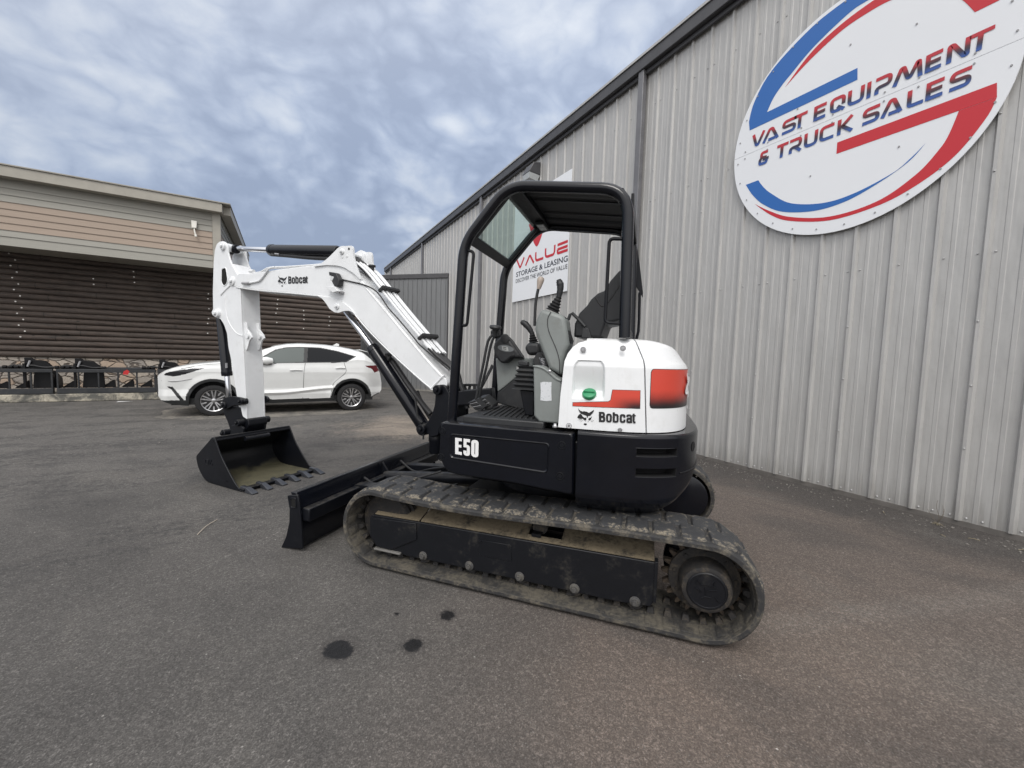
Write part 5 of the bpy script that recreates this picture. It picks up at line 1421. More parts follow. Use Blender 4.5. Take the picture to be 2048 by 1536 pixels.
# guard strap behind the far rear post
mb = MB(ef); mb.prism([(u4 - .02, CF + .03, 2.36), (u4 - .075, CF + .03, 2.02), (u4 - .075, CF + .03, 1.98), (u4 + .0, CF + .03, 2.10)], [(u4 - .02, CF + .045, 2.36), (u4 - .075, CF + .045, 2.02), (u4 - .075, CF + .045, 1.98), (u4 + .0, CF + .045, 2.10)]); mb.build('guard_strap', M['black'], canopy, bevel=.003)
mb = MB(ef); mb.tube([(u4 - .05, CF + .03, 2.02), (u4 - .055, CF + .03, 1.72), (u4 - .02, CF + .03, 1.62)], .011, 8, 3); mb.build('guard_rod', M['black'], canopy)
# grab rails
mb = MB(ef); mb.tube(fillet(pw([(932, 501), (948, 503), (934, 652), (920, 650)], CN + .0), .03, 5), .0105, 10, smooth=0); mb.build('grab_rail', M['black'], canopy)
mb = MB(ef); mb.tube(fillet(pw([c2(1440, 488), c2(1338, 484), c2(1306, 1078), c2(1420, 1085)], CN + .0), .03, 5), .0105, 10, smooth=0); mb.build('grab_rail', M['black'], canopy)

# ---------------- operator station
def slab_(name, P, w, th, m_, c=cz, bev=.012, seg=3, parent=None):
    Q = [onw(*c(*p), w) for p in P]; mb = MB(ef); mb.prism([(u, w, z) for u, z in Q], [(u, w + th, z) for u, z in Q]); return mb.build(name, m_, parent or exc, bevel=bev, seg=seg)
cons = slab_('armrest_console', [(1135, 292), (1330, 348), (1385, 385), (1395, 470), (1425, 655), (1400, 720), (1375, 800), (1350, 985), (1215, 905), (1150, 740), (1078, 560), (1066, 500), (1085, 400)], .27, .17, M['greyplastic'], bev=.025)
mb = MB(ef); mb.tube(pw([cz(1240, 325), cz(1205, 400), cz(1215, 520), cz(1290, 700), cz(1325, 830), cz(1325, 960)], .268), .0025, 5, 4); mb.build('panel_seam', M['blackrub'], cons)
slab_('seat_base_panel', [(1056, 868), (1150, 888), (1220, 935), (1290, 995), (1345, 1020), (1345, 1475), (1120, 1455), (1062, 1395), (1060, 1100)], .20, .12, M['greyplastic'], bev=.012)
mb = MB(ef); mb.tube(pw([cz(1056, 880), cz(1150, 902), cz(1220, 950), cz(1290, 1012), cz(1342, 1034)], .197), .005, 6, 4); mb.build('panel_lip', M['greyplastic'], exc)
lab = [(1130, 1050), (1160, 1042), (1245, 1045), (1242, 1140), (1246, 1235), (1190, 1240), (1130, 1232), (1134, 1140)]
mb = MB(ef); mb.face([mb.v((u, .198, z)) for u, z in [onw(*cz(*p), .198) for p in lab]])
mb.build('worn_label', mat('peeling_white_label', lambda t: {'Base Color': t.mix(t.step(t.vor(t.obj(), 90), .30, .10), (.62, .64, .66), (.30, .32, .33))}, rough=.6), exc, smooth=False)
u, z = onw(*cz(1222, 935), .19); mb = MB(ef); mb.lathe((u, .20, z), (0, -1, 0), [(0, .010), (.006, .010), (.010, .004)], 12); mb.build('bolt', M['zinc'], exc)
def bellows(name, P0, P1, w, r0, r1, n, m_, parent, c=cz, sq=False):
    a = onw(*c(*P0), w); b_ = onw(*c(*P1), w); A_ = Vector((a[0], w, a[1])); B_ = Vector((b_[0], w, b_[1])); L_ = (B_ - A_).length; pr = []
    for i in range(n * 2 + 1):
        f = i / (n * 2); r = r0 + (r1 - r0) * f; pr.append((L_ * f, r * (1.0 if i % 2 == 0 else .74)))
    mb = MB(ef); mb.lathe(A_, B_ - A_, pr, 4 if sq else 20); return mb.build(name, m_, parent, angle=20)
# near joystick on top of the console
bellows('joystick_boot', (1255, 320), (1320, 175), .36, .052, .020, 5, M['blackrub'], cons)
def grip(P, w, m_, parent, c=cz, r=(.017, .020, .022, .024, .021, .016)):
    Q = pw([c(*p) for p in P], w); mb = MB(ef); mb.tube(Q, lambda k: r[min(5, int(k * 5.99))] , 12, 4); return mb.build('joystick', m_, parent)
grip([(1316, 190), (1330, 120), (1335, 60), (1325, 20), (1318, -2)], .36, M['plasticblack'], cons)
# second joystick and its boot, beyond
bellows('joystick_boot', (1060, 640), (1045, 545), .62, .040, .018, 4, M['blackrub'], exc)
grip([(1050, 560), (1020, 500), (975, 450), (935, 428)], .62, M['plasticblack'], exc)
mb = MB(ef); Q = pw([cz(960, 690), cz(1000, 640), cz(1110, 640), cz(1140, 760), cz(1000, 775)], .55); mb.prism(Q, [(p[0], p[1] + .18, p[2]) for p in Q]); mb.build('joystick_pod', M['plasticblack'], exc, bevel=.025, seg=3)
# blade lever with beige knob
mb = MB(ef); mb.tube(pw([cz(1072, 470), cz(1082, 240), cz(1108, 95)], .50), .0105, 10, 4); lev = mb.build('blade_lever', M['plasticblack'], exc)
a = onw(*cz(1112, 92), .50); b_ = onw(*cz(1128, 22), .50); A_ = Vector((a[0], .50, a[1])); B_ = Vector((b_[0], .50, b_[1]))
mb = MB(ef); mb.lathe(A_, B_ - A_, [(0, .013), (.02, .017), (.05, .024), (.068, .025), (.080, .019), (.086, .006)], 20); mb.build('knob', mat('beige_knob', col=(.50, .42, .36), rough=.4), lev)
# seat folded back rest
seat = slab_('seat_back', [(1085, 1180), (1092, 1085), (1125, 1010), (1180, 955), (1205, 915), (1255, 870), (1300, 852), (1345, 780), (1410, 706), (1440, 700), (1440, 1010), (1420, 1060), (1310, 1080), (1275, 1180)], .42, .42, paint('black_vinyl_seat', (.009, .010, .012), .45, .15, .15), c=c2, bev=.05, seg=4)
mb = MB(ef); Q = pw([c2(1240, 900), c2(1300, 960), c2(1420, 800)], .418); mb.tube(Q, .004, 6, 4); mb.build('seat_piping', M['blackrub'], seat)
mb = MB(ef); Q = pw([c2(1012, 1085), c2(1050, 1050), c2(1075, 1012), c2(1165, 1105)], .40); mb.tube(Q, .011, 8, 2); mb.build('seat_handle', M['plasticblack'], seat)
slab_('seat_bracket', [(1150, 1105), (1190, 1120), (1210, 1185), (1140, 1185)], .40, .02, M['plasticblack'], c=c2, bev=.003)
mb = MB(ef); mb.box((-.45, .36, 1.30), (-.05, .86, 1.43)); mb.build('seat_cushion', bpy.data.materials['black_vinyl_seat'], exc, bevel=.04, seg=3)
mb = MB(ef); mb.box((-.40, .34, 1.04), (-.02, .90, 1.30)); mb.build('seat_box', M['plasticblack'], exc, bevel=.01)
# instrument pod and right-hand console
rcn = slab_('right_console', [(672, 800), (830, 792), (950, 800), (1060, 800), (1060, 985), (915, 970), (760, 1100), (690, 1150), (682, 1000)], .74, .12, M['greyplastic'], bev=.01)
slab_('kick_panel', [(690, 1150), (760, 1100), (915, 970), (1060, 985), (1060, 1390), (940, 1330), (680, 1260)], .745, .12, M['plasticblack'], bev=.01)
pod = slab_('instrument_pod', [(645, 690), (655, 640), (690, 605), (735, 560), (775, 570), (815, 610), (945, 800), (830, 800), (765, 855), (720, 850), (655, 770)], .66, .10, M['plasticblack'], bev=.02)
mb = MB(ef); cx_, cy_ = 775, 700
mb.face([mb.v((u, .6585, z)) for u, z in [onw(*cz(cx_ + 82 * math.cos(a), cy_ + 34 * math.sin(a) + 12 * math.cos(a)), .6585) for a in [2 * PI * i / 28 for i in range(28)]]])
mb.build('display', mat('grey_display_panel', col=(.16, .17, .175), rough=.3), pod, smooth=False)
mb = MB(ef); mb.face([mb.v((u, .657, z)) for u, z in [onw(*cz(*p), .657) for p in ((735, 675), (795, 685), (805, 728), (742, 718))]]); mb.build('screen', mat('pale_screen', col=(.42, .43, .42), rough=.2), pod, smooth=False)
mb = MB(ef)
for x, y in ((748, 684), (748, 700)): 
    mb.face([mb.v((u, .656, z)) for u, z in [onw(*cz(*p), .656) for p in ((x, y), (x + 34, y + 6), (x + 34, y + 14), (x, y + 8))]])
mb.build('screen_segment', mat('dark_screen_segment', col=(.06, .06, .06), rough=.4), pod, smooth=False)
for x, y in ((852, 770), (900, 772)):
    u, z = onw(*cz(x, y), .658); mb = MB(ef); mb.lathe((u, .66, z), (0, -1, 0), [(0, .012), (.008, .012), (.010, .006)], 14); mb.build('rotary_knob', M['blackrub'], pod)
mb = MB(ef); u, z = onw(*cz(765, 600), .65); mb.lathe((u, .66, z), (0, -1, 0), [(0, .036), (.006, .036), (.008, .03)], 24); mb.build('round_cover', M['plasticblack'], pod)
bellows('seat_bellows', (990, 1115), (1000, 880), .42, .120, .085, 5, M['plasticblack'], exc, sq=True)
slab_('seat_pedestal', [(918, 1125), (1062, 1140), (1062, 1395), (975, 1385), (955, 1310)], .36, .16, M['black'], bev=.008)
slab_('slide_catch', [(898, 830), (935, 822), (1000, 840), (1000, 880), (905, 872)], .40, .05, M['plasticblack'], bev=.006)
mb = MB(ef); Q = pw([cz(885, 885), cz(920, 890), cz(922, 925), cz(890, 920)], .735); mb.prism(Q, [(p[0], p[1] - .004, p[2]) for p in Q]); mb.build('warning_tag', mat('white_tag', col=(.6, .6, .58), rough=.5), rcn, smooth=False)
# suspension spring seen between console and pod
Q = []
a = Vector((*onw(*cz(1145, 800), .38), 0)); b_ = Vector((*onw(*cz(1175, 895), .38), 0))
for i in range(73):
    f = i / 72; an = f * 2 * PI * 6; r = .016; Q.append((a.x + (b_.x - a.x) * f + r * math.cos(an), .38 + r * math.sin(an), a.y + (b_.y - a.y) * f))
mb = MB(ef); mb.tube(Q, .0035, 6, 0); mb.build('spring', M['zinc'], exc)
slab_('suspension_arm', [(1100, 740), (1145, 745), (1215, 900), (1140, 890), (1060, 870), (1060, 800)], .40, .05, M['plasticblack'], bev=.006)
slab_('armrest_hinge', [(1350, 370), (1385, 385), (1400, 520), (1430, 660), (1445, 620), (1400, 480)], .30, .10, M['zinc'] if False else M['plasticblack'], bev=.004)
# travel levers, knob and pedals
for pts, w_ in (([(640, 560), (590, 640), (545, 870), (500, 1080), (470, 1235)], .50), ([(670, 560), (625, 660), (575, 900), (530, 1080), (500, 1235)], .56)):
    mb = MB(ef); mb.tube(pw([cz(*p) for p in pts], w_), .0105, 8, 4); mb.build('travel_lever', M['plasticblack'], exc)
mb = MB(ef); a = onw(*cz(672, 492), .56); mb.lathe((a[0], .55, a[1] - .015), (-.15, -.1, 1), [(0, .020), (.006, .040), (.020, .046), (.032, .040), (.036, .02)], 20)
mb.tube([(a[0], .55, a[1] - .01), (a[0] + .01, .56, a[1] - .06)], .02, 10, 0); mb.build('lever_knob', M['plasticblack'], exc)
slab_('lever_clamp', [(615, 520), (650, 500), (700, 510), (700, 580), (650, 600), (615, 560)], .56, .06, M['plasticblack'], bev=.01)
for P, w_ in ((([(388, 1255), (460, 1235), (545, 1315), (510, 1350), (460, 1330)]), .46), (([(480, 1215), (545, 1205), (635, 1285), (640, 1310), (565, 1330)]), .54)):
    Q = pw([cz(*p) for p in P], w_); mb = MB(ef); Q2 = [(p[0] - .01, p[1] + .10, p[2] + .02) for p in Q]; mb.prism(Q, Q2); pd = mb.build('pedal', M['plasticblack'], exc, bevel=.004)
    for k in range(5):
        f = (k + .5) / 5; A_ = Vector(Q[0]).lerp(Vector(Q[-1] if len(Q) else Q[0]), f) + Vector((0, -.004, .004)); B_ = Vector(Q[1]).lerp(Vector(Q[2]), f) + Vector((0, -.004, .004))
        mb = MB(ef); mb.tube([A_, B_], .0035, 6, 0); mb.build('tread_bar', M['zinc'] if k % 2 else M['plasticblack'], pd)
# front cross member, diagonal stay and the slotted step beyond it
slab_('front_cross_member', [(258, 1150), (330, 1130), (620, 1108), (625, 1140), (640, 1270), (250, 1290)], .78, .10, M['black'], bev=.01)
slab_('diagonal_stay', [(628, 862), (640, 880), (640, 900), (530, 1110), (505, 1110)], .80, .02, M['plasticblack'], bev=.003)
mb = MB(ef); Q = pw([cz(340, 1076), cz(480, 1076)], 1.0)
for x in (345, 395, 440, 480):
    q0, q1 = onw(*cz(x, 1078), 1.0), onw(*cz(x - (14 if x < 400 else 0), 1135), 1.0); mb.prism([(q0[0], 1.0, q0[1]), (q0[0] - .02, 1.0, q0[1]), (q1[0] - .02, 1.0, q1[1]), (q1[0], 1.0, q1[1])], [(q0[0], 1.02, q0[1]), (q0[0] - .02, 1.02, q0[1]), (q1[0] - .02, 1.02, q1[1]), (q1[0], 1.02, q1[1])])
mb.prism([(Q[0][0], 1.0, Q[0][2] + .01), (Q[1][0], 1.0, Q[1][2] + .01), (Q[1][0], 1.0, Q[1][2] - .01), (Q[0][0], 1.0, Q[0][2] - .01)], [(Q[0][0], 1.05, Q[0][2] + .01), (Q[1][0], 1.05, Q[1][2] + .01), (Q[1][0], 1.05, Q[1][2] - .01), (Q[0][0], 1.05, Q[0][2] - .01)])
mb.build('slotted_bracket', M['plasticblack'], exc)
mb = MB(ef); mb.tube(pw([cz(270, 880), cz(300, 1000), cz(325, 1110)], .95), .02, 8, 3); mb.build('hose_run', M['blackrub'], exc)
u, z = onw(*c3(920, 665), .12); mb = MB(ef); mb.lathe((u, .125, z), (0, 0, 1), [(0, .016), (.008, .016), (.014, .010), (.024, .008)], 12); mb.build('bolt', M['zinc'], exc)
# ---------------- boom, stick, bucket: swung a few degrees to the far side
BA = math.radians(6.8); B0 = (.98, .925)
bx_, bw_ = math.cos(BA), math.sin(BA)
def bf(p):                                    # (a along, s across, z)
    return ef((B0[0] + p[0] * bx_ - p[1] * bw_, B0[1] + p[0] * bw_ + p[1] * bx_, p[2]))
def onb(px, py, s_):
    d_ = eray(px, py); nx_, nw_ = -bw_, bx_
    t = (s_ - ((CU[0] - B0[0]) * nx_ + (CU[1] - B0[1]) * nw_)) / (d_.x * nx_ + d_.y * nw_)
    u = CU[0] + t * d_.x - B0[0]; w = CU[1] + t * d_.y - B0[1]
    return (u * bx_ + w * bw_, CU[2] + t * d_.z)
def pb(P, s_, c=c1): return [(lambda q: (q[0], s_, q[1]))(onb(*c(*p), s_)) for p in P]
def bprism(name, P, s0, s1, m_, parent, c=c1, bev=.006, smooth_k=0, seg=2, ref=None):
    Q = [onb(*c(*p), s0 if ref is None else ref) for p in P]
    if smooth_k: Q = [(v.x, v.y) for v in fillet([(a, b_, 0) for a, b_ in Q], smooth_k, 4, True)]
    mb = MB(bf); mb.prism([(a, s0, z) for a, z in Q], [(a, s1, z) for a, z in Q]); return mb.build(name, m_, parent, bevel=bev, seg=seg)
BS = .115
boomP = [(290, 402), (318, 408), (345, 374), (430, 380), (600, 352), (860, 322), (960, 314), (1040, 318), (1100, 338), (1160, 372), (1205, 420), (1262, 492), (1380, 628), (1500, 775), (1600, 893), (1700, 1010), (1812, 1128), (1818, 1168), (1790, 1190),
         (1722, 1203), (1600, 1100), (1400, 915), (1250, 762), (1180, 680), (1120, 615), (1060, 568), (985, 545), (900, 532), (700, 512), (470, 492), (318, 470), (275, 458), (262, 428)]
boom = bprism('boom', boomP, -BS, BS, M['white'], exc, bev=.006, smooth_k=.03)
# flange lips along the lower and upper edges of the near side
lower = [(325, 474), (470, 496), (700, 516), (900, 536), (985, 548), (1060, 572), (1125, 622), (1180, 685), (1250, 768), (1400, 920), (1600, 1103), (1715, 1200)]
for s_ in (-BS, BS):
    Q = [onb(*c1(*p), -BS) for p in lower]; mb = MB(bf); mb.tube([(a, s_, z) for a, z in Q], .007, 6, 3); mb.build('weld_flange', M['white'], boom)
upc = [(1095, 345), (1130, 362), (1190, 425), (1262, 505), (1380, 645), (1500, 790), (1600, 908), (1700, 1025), (1790, 1120)]
Q = [onb(*c1(*p), -BS) for p in upc]; mb = MB(bf); mb.tube([(a, -BS - .001, z) for a, z in Q], .0045, 6, 3); mb.build('weld_seam', M['white'], boom)
Q = [onb(*c1(*p), -BS) for p in ((1700, 1195), (1770, 1120), (1800, 1095))]; mb = MB(bf); mb.tube([(a, -BS - .001, z) for a, z in Q], .009, 6, 2); mb.build('weld_seam', M['white'], boom)
# cylinder bracket on top (two ears) and ear below
topear = [(868, 330), (925, 308), (985, 258), (1045, 196), (1070, 182), (1100, 184), (1140, 180), (1148, 200), (1152, 262), (1170, 330), (1205, 425), (1160, 380), (1090, 336), (1040, 322), (960, 318)]
for s0, s1 in ((-BS - .016, -BS + .008), (BS - .008, BS + .016)):
    e = bprism('cylinder_bracket', topear, s0, s1, M['white'], boom, ref=-BS - .016, smooth_k=.02, bev=.004)
lowear = [(895, 534), (930, 552), (960, 588), (985, 628), (1020, 652), (1050, 655), (1085, 642), (1120, 640), (1150, 652), (1165, 668), (1130, 622), (1065, 572), (985, 546)]
for s0, s1 in ((-BS - .012, -BS + .010), (BS - .010, BS + .012)):
    bprism('cylinder_bracket', lowear, s0, s1, M['white'], boom, ref=-BS - .012, smooth_k=.02, bev=.004)
def pin(name, p, s0, s1, r, m_, parent, c=c1, ref=None, hexr=0, flange=0):
    a, z = onb(*c(*p), s0 if ref is None else ref); mb = MB(bf)
    mb.lathe((a, s0, z), (0, 1, 0), [(0, r * .88), (.004, r), (s1 - s0 - .004, r), (s1 - s0, r * .88)], 28)
    if flange: mb.lathe((a, s0 - .010, z), (0, 1, 0), [(0, flange * .8), (.003, flange), (.012, flange)], 24)
    if hexr: mb.cyl((a, s0 - .022, z), (a, s0 - .004, z), hexr, n=6)
    return mb.build(name, m_, parent, bevel=.0025, seg=1)
pin('pivot_pin', (1068, 222), -BS - .028, BS + .028, .026, M['white'], boom, hexr=.015)
pin('pivot_pin', (1034, 610), -BS - .022, BS + .022, .030, M['white'], boom, hexr=.016)
pin('stick_pivot', (290, 430), -.130, .130, .052, M['white'], boom, hexr=.022)
for p in ((1122, 203), (1107, 255), (1075, 262)):
    a, z = onb(*c1(*p), -BS - .018); mb = MB(bf); mb.lathe((a, -BS - .016, z), (0, -1, 0), [(0, .011), (.004, .011), (.005, .006)], 12); mb.build('bolt', M['white'] if p[1] > 210 else M['plasticblack'], boom)

# ---------------- stick
SS_ = .098
stk = [(195, 172), (215, 155), (240, 150), (262, 165), (272, 190), (275, 235), (295, 300), (320, 350), (350, 400), (362, 480), (376, 800), (390, 1000), (400, 1200), (410, 1440), (392, 1438), (366, 1405), (346, 1290), (330, 1200), (300, 1000), (278, 900), (268, 800), (245, 735), (222, 700),
       (195, 692), (165, 672), (158, 650), (170, 632), (168, 500), (174, 300), (182, 215)]
stick = None
body_in = [p for p in stk if p[1] > 285] 
Q = [onb(*c1(*p), -SS_) for p in stk]
stick = bprism('stick', [(300, 310), (320, 350), (350, 400), (362, 480), (376, 800), (390, 1000), (400, 1200), (408, 1425), (380, 1405), (355, 1290), (338, 1200), (308, 1000), (286, 900), (270, 780), (235, 640), (200, 560), (190, 460), (192, 330), (225, 290)], -SS_ + .006, SS_ - .006, M['white'], exc, ref=-SS_, bev=.005)
for s0, s1 in ((-SS_ - .012, -SS_ + .008), (SS_ - .008, SS_ + .012)):
    mb = MB(bf); QQ = [(v.x, v.y) for v in fillet([(a, z, 0) for a, z in Q], .02, 3, True)]
    mb.prism([(a, s0, z) for a, z in QQ], [(a, s1, z) for a, z in QQ]); mb.build('side_plate', M['white'], stick, bevel=.004)
# oval slot, bosses, stiffener
ov = [(v.x, v.y) for v in fillet([(*onb(*c1(*p), -SS_ - .013), 0) for p in ((224, 345), (255, 335), (268, 420), (262, 450), (240, 470), (222, 440))], .03, 5, True)]
mb = MB(bf); mb.prism([(a, -SS_ - .0145, z) for a, z in ov], [(a, -SS_ - .010, z) for a, z in ov]); mb.build('inspection_slot', bpy.data.materials['slot_shade'], stick, smooth=False)  # near-black patch on the plate, shade of the open slot painted as colour
mb = MB(bf); mb.tube([(a, -SS_ - .0135, z) for a, z in ov + ov[:1]], .006, 6, 0); mb.build('slot_rim', M['white'], stick)
mb = MB(bf); mb.tube(pb([(218, 530), (250, 495), (285, 462)], -SS_ - .013), .010, 8, 2); mb.build('stiffener', M['white'], stick)
mb = MB(bf); mb.tube(pb([(248, 535), (252, 620), (262, 690), (290, 750), (330, 800), (372, 818)], -SS_ - .012), .006, 8, 4); mb.build('weld_seam', M['white'], stick)
pin('pivot_pin', (222, 183), -SS_ - .035, SS_ + .035, .046, M['white'], stick, hexr=.021)
pin('pivot_pin', (178, 657), -SS_ - .045, SS_ + .045, .050, M['white'], stick, hexr=.024)
# hose hooks on the face that looks back at the machine
for s_ in (-.070, .070):
    sr = -SS_ if s_ < 0 else SS_
    base = [(372, 725), (392, 722), (398, 770), (420, 800), (432, 830), (415, 850), (402, 900), (396, 918), (382, 915), (384, 850)]
    QQ = [onb(*c1(*p), -.08) for p in base]; mb = MB(bf); mb.prism([(a - .012, s_ - .010, z) for a, z in QQ], [(a - .012, s_ + .010, z) for a, z in QQ]); hk = mb.build('hook_lug', M['white'], stick, bevel=.003)
    a, z = onb(*c1(405, 818), -.08); mb = MB(bf); mb.lathe((a - .014, s_ - .028, z), (0, 1, 0), [(0, .014), (0, .030), (.010, .033), (.046, .033), (.056, .030), (.056, .014)], 22); mb.build('boss', M['white'], hk)
# stick cylinder
def bcyl(name, A_, B_, s_, r, m_, parent, c=c1, prof=None, n=28):
    a = onb(*c(*A_), s_); b_ = onb(*c(*B_), s_); A_ = Vector((a[0], s_, a[1])); B_ = Vector((b_[0], s_, b_[1])); L_ = (B_ - A_).length; mb = MB(bf)
    mb.lathe(A_, B_ - A_, prof(L_, r) if prof else [(0, r * .94), (.004, r), (L_ - .004, r), (L_, r * .94)], n); return mb.build(name, m_, parent)
barrel = lambda L_, r: [(0, r * .55), (.0, r * .93), (.012, r), (.055, r), (.058, r * .95), (L_ - .02, r * .95), (L_, r * .8)]
def eyeend(A_, s_, r, hw, m_, parent, c=c1):
    a = onb(*c(*A_), s_); mb = MB(bf); mb.lathe((a[0], s_ - hw, a[1]), (0, 1, 0), [(0, r * .9), (.005, r), (2 * hw - .005, r), (2 * hw, r * .9)], 24); return mb.build('rod_eye', m_, parent)
sc = bcyl('stick_cylinder', (572, 214), (1050, 226), 0, .066, M['blackgloss'], exc, prof=barrel)
bcyl('piston_rod', (270, 200), (585, 213), 0, .030, M['chrome'], sc)
eyeend((262, 202), 0, .062, .060, M['black'], sc)
bcyl('rod_end', (262, 201), (330, 207), 0, .050, M['black'], sc)
a0 = onb(*c1(600, 246), -.03); mb = MB(bf); mb.tube(pb([(600, 246), (700, 254), (850, 268), (1000, 272), (1130, 250)], -.03), .020, 10, 3); mb.build('hydraulic_pipe', M['blackrub'], sc)
mb = MB(bf); mb.tube(pb([(603, 240), (632, 243)], -.045), .012, 8, 0); mb.build('fitting', M['zinc'], sc)
# boom cylinder, under the boom
bc = bcyl('boom_cylinder', (1288, 898), (1655, 1465), 0, .064, M['blackgloss'], exc, prof=barrel)
bcyl('piston_rod', (1075, 610), (1300, 915), 0, .031, M['chrome'], bc)
eyeend((1660, 1470), 0, .062, .055, M['black'], bc)
mb = MB(bf); mb.tube(pb([(1395, 945), (1405, 975), (1440, 1010), (1540, 1160), (1650, 1310), (1700, 1370)], .02), .026, 10, 3); mb.build('hydraulic_pipe', M['blackrub'], bc)
mb = MB(bf); mb.tube(pb([(1385, 945), (1420, 950), (1400, 990)], -.02), .012, 8, 2); mb.build('fitting', M['plasticblack'], bc)
mb = MB(bf); mb.tube(pb([(1560, 1220), (1590, 1270), (1600, 1330), (1610, 1400), (1640, 1430)], -.07), .010, 8, 4); mb.build('hydraulic_hose', M['blackrub'], bc)
mb = MB(bf); mb.tube(pb([(1600, 1210), (1640, 1300), (1700, 1400)], .06), .022, 8, 3); mb.build('hydraulic_hose', M['blackrub'], bc)
# bucket cylinder, on the front face of the stick
kc = bcyl('bucket_cylinder', (262, 1100), (222, 690), 0, .060, M['blackgloss'], exc, prof=barrel)
bcyl('piston_rod', (276, 1262), (262, 1090), 0, .029, M['chrome'], kc)
mb = MB(bf); mb.tube(pb([(285, 1085), (270, 950), (250, 800), (240, 720)], .045), .018, 8, 3); mb.build('hydraulic_pipe', M['blackrub'], kc)
mb = MB(bf); mb.tube(pb([(258, 1045), (257, 1010)], -.075), .013, 8, 0); mb.build('fitting', M['zinc'], kc)
mb = MB(bf); a, z = onb(*c1(268, 1082), 0); mb.build('gland', M['blackgloss'], kc) if False else mb.b.free()

# ---------------- white steel pipes and black hoses on the boom
for k, s_ in enumerate((-.085, -.045, .0, .045, .085)):
    up = [(1150, 318), (1215, 375), (1300, 478), (1420, 630), (1560, 800), (1700, 965)]
    P = [onb(*c1(*p), -BS) for p in up]; off = .030 + .006 * (k % 2)
    mb = MB(bf); mb.tube([(a - off * .55 - .0, s_, z + off) for a, z in P], .0115, 8, 4); mb.build('steel_pipe', M['white'], boom)
for px in ((1338, 510), (1618, 850)):
    a, z = onb(*c1(*px), -BS); mb = MB(bf)
    d_ = Vector((.62, 0, .78)); 
    mb.hexa([(a - .05, -.112, z + .040), (a + .01, -.112, z + .000), (a + .01, .112, z + .000), (a - .05, .112, z + .040), (a - .035, -.112, z + .066), (a + .03, -.112, z + .022), (a + .03, .112, z + .022), (a - .035, .112, z + .066)])
    mb.build('pipe_clamp', M['blackrub'], boom, bevel=.004)
for k, s_ in enumerate((-.080, .0, .075)):
    P = [(1690 + 14 * k, 905 - 6 * k), (1760, 975 - 20 * k), (1850, 1050 - 12 * k), (1890, 1120 - 8 * k), (1935, 1230), (1960, 1330)]
    mb = MB(bf); mb.tube(pb(P, s_), .019, 10, 4); mb.build('hydraulic_hose', M['blackrub'], boom)
    mb = MB(bf); mb.tube(pb([(1660 + 16 * k, 870 - 2 * k), (1700 + 14 * k, 912 - 6 * k)], s_), .018, 10, 0); mb.build('hose_fitting', M['white'], boom)
for k, (y, x1) in enumerate(((0, 1130), (8, 1160))):      # thin pipes along the upper edge of the dipper end
    P = pb([(440, 375 + y), (500, 366 + y), (560, 336 + y), (680, 330 + y), (860, 318 + y), (980, 308 + y), (1080, 300)], -BS + .02 + .03 * k); mb = MB(bf); mb.tube(P, .0085, 8, 4); mb.build('steel_pipe', M['white'], boom)
P = pb([(408, 445), (455, 438), (490, 428), (515, 400), (558, 345), (600, 333)], -BS - .012); mb = MB(bf); mb.tube(P, .0095, 8, 4); mb.build('steel_pipe', M['white'], boom)
mb = MB(bf); mb.tube(pb([(372, 446), (420, 446)], -BS - .012), .017, 10, 0); mb.build('pipe_end', M['steel'], boom)
mb = MB(bf); mb.tube(pb([(425, 362), (450, 362)], -.09), .02, 10, 0); mb.build('pipe_block', M['white'], boom)
# thin black loom from the work lamp along the boom
P = pb([(1075, 420), (1140, 436), (1220, 455), (1300, 492), (1350, 545), (1400, 620), (1480, 710), (1580, 830), (1620, 880), (1690, 940), (1760, 1000), (1830, 1060)], -BS - .006); mb = MB(bf); mb.tube(P, .0065, 8, 4); mb.build('wiring_loom', M['blackrub'], boom)
mb = MB(bf); mb.tube(pb([(1172, 285), (1215, 320), (1260, 360), (1290, 385)], .04), .042, 10, 3); mb.build('hydraulic_hose', M['blackrub'], boom)
a, z = onb(*c1(1285, 375), .03); mb = MB(bf); mb.cyl((a, .03, z - .03), (a, .03, z + .06), .022, n=14); mb.cyl((a, .03, z + .06), (a, .03, z + .075), .036, n=14); mb.build('relief_valve', M['plasticblack'], boom)
mb = MB(bf); mb.tube(pb([(1290, 395), (1320, 430), (1335, 460)], .04), .020, 10, 3); mb.build('hose_fitting', M['white'], boom)
mb = MB(bf); mb.tube(pb([(1300, 425), (1330, 445), (1325, 475)], -.02), .016, 8, 3); mb.build('hose_fitting', M['steel'], boom)
# far ear with second hole plate
bprism('rear_ear', [(1165, 235), (1200, 212), (1218, 215), (1228, 240), (1232, 300), (1250, 345), (1215, 330), (1170, 290)], .085, .125, M['white'], boom, ref=.085, smooth_k=.012, bev=.004)
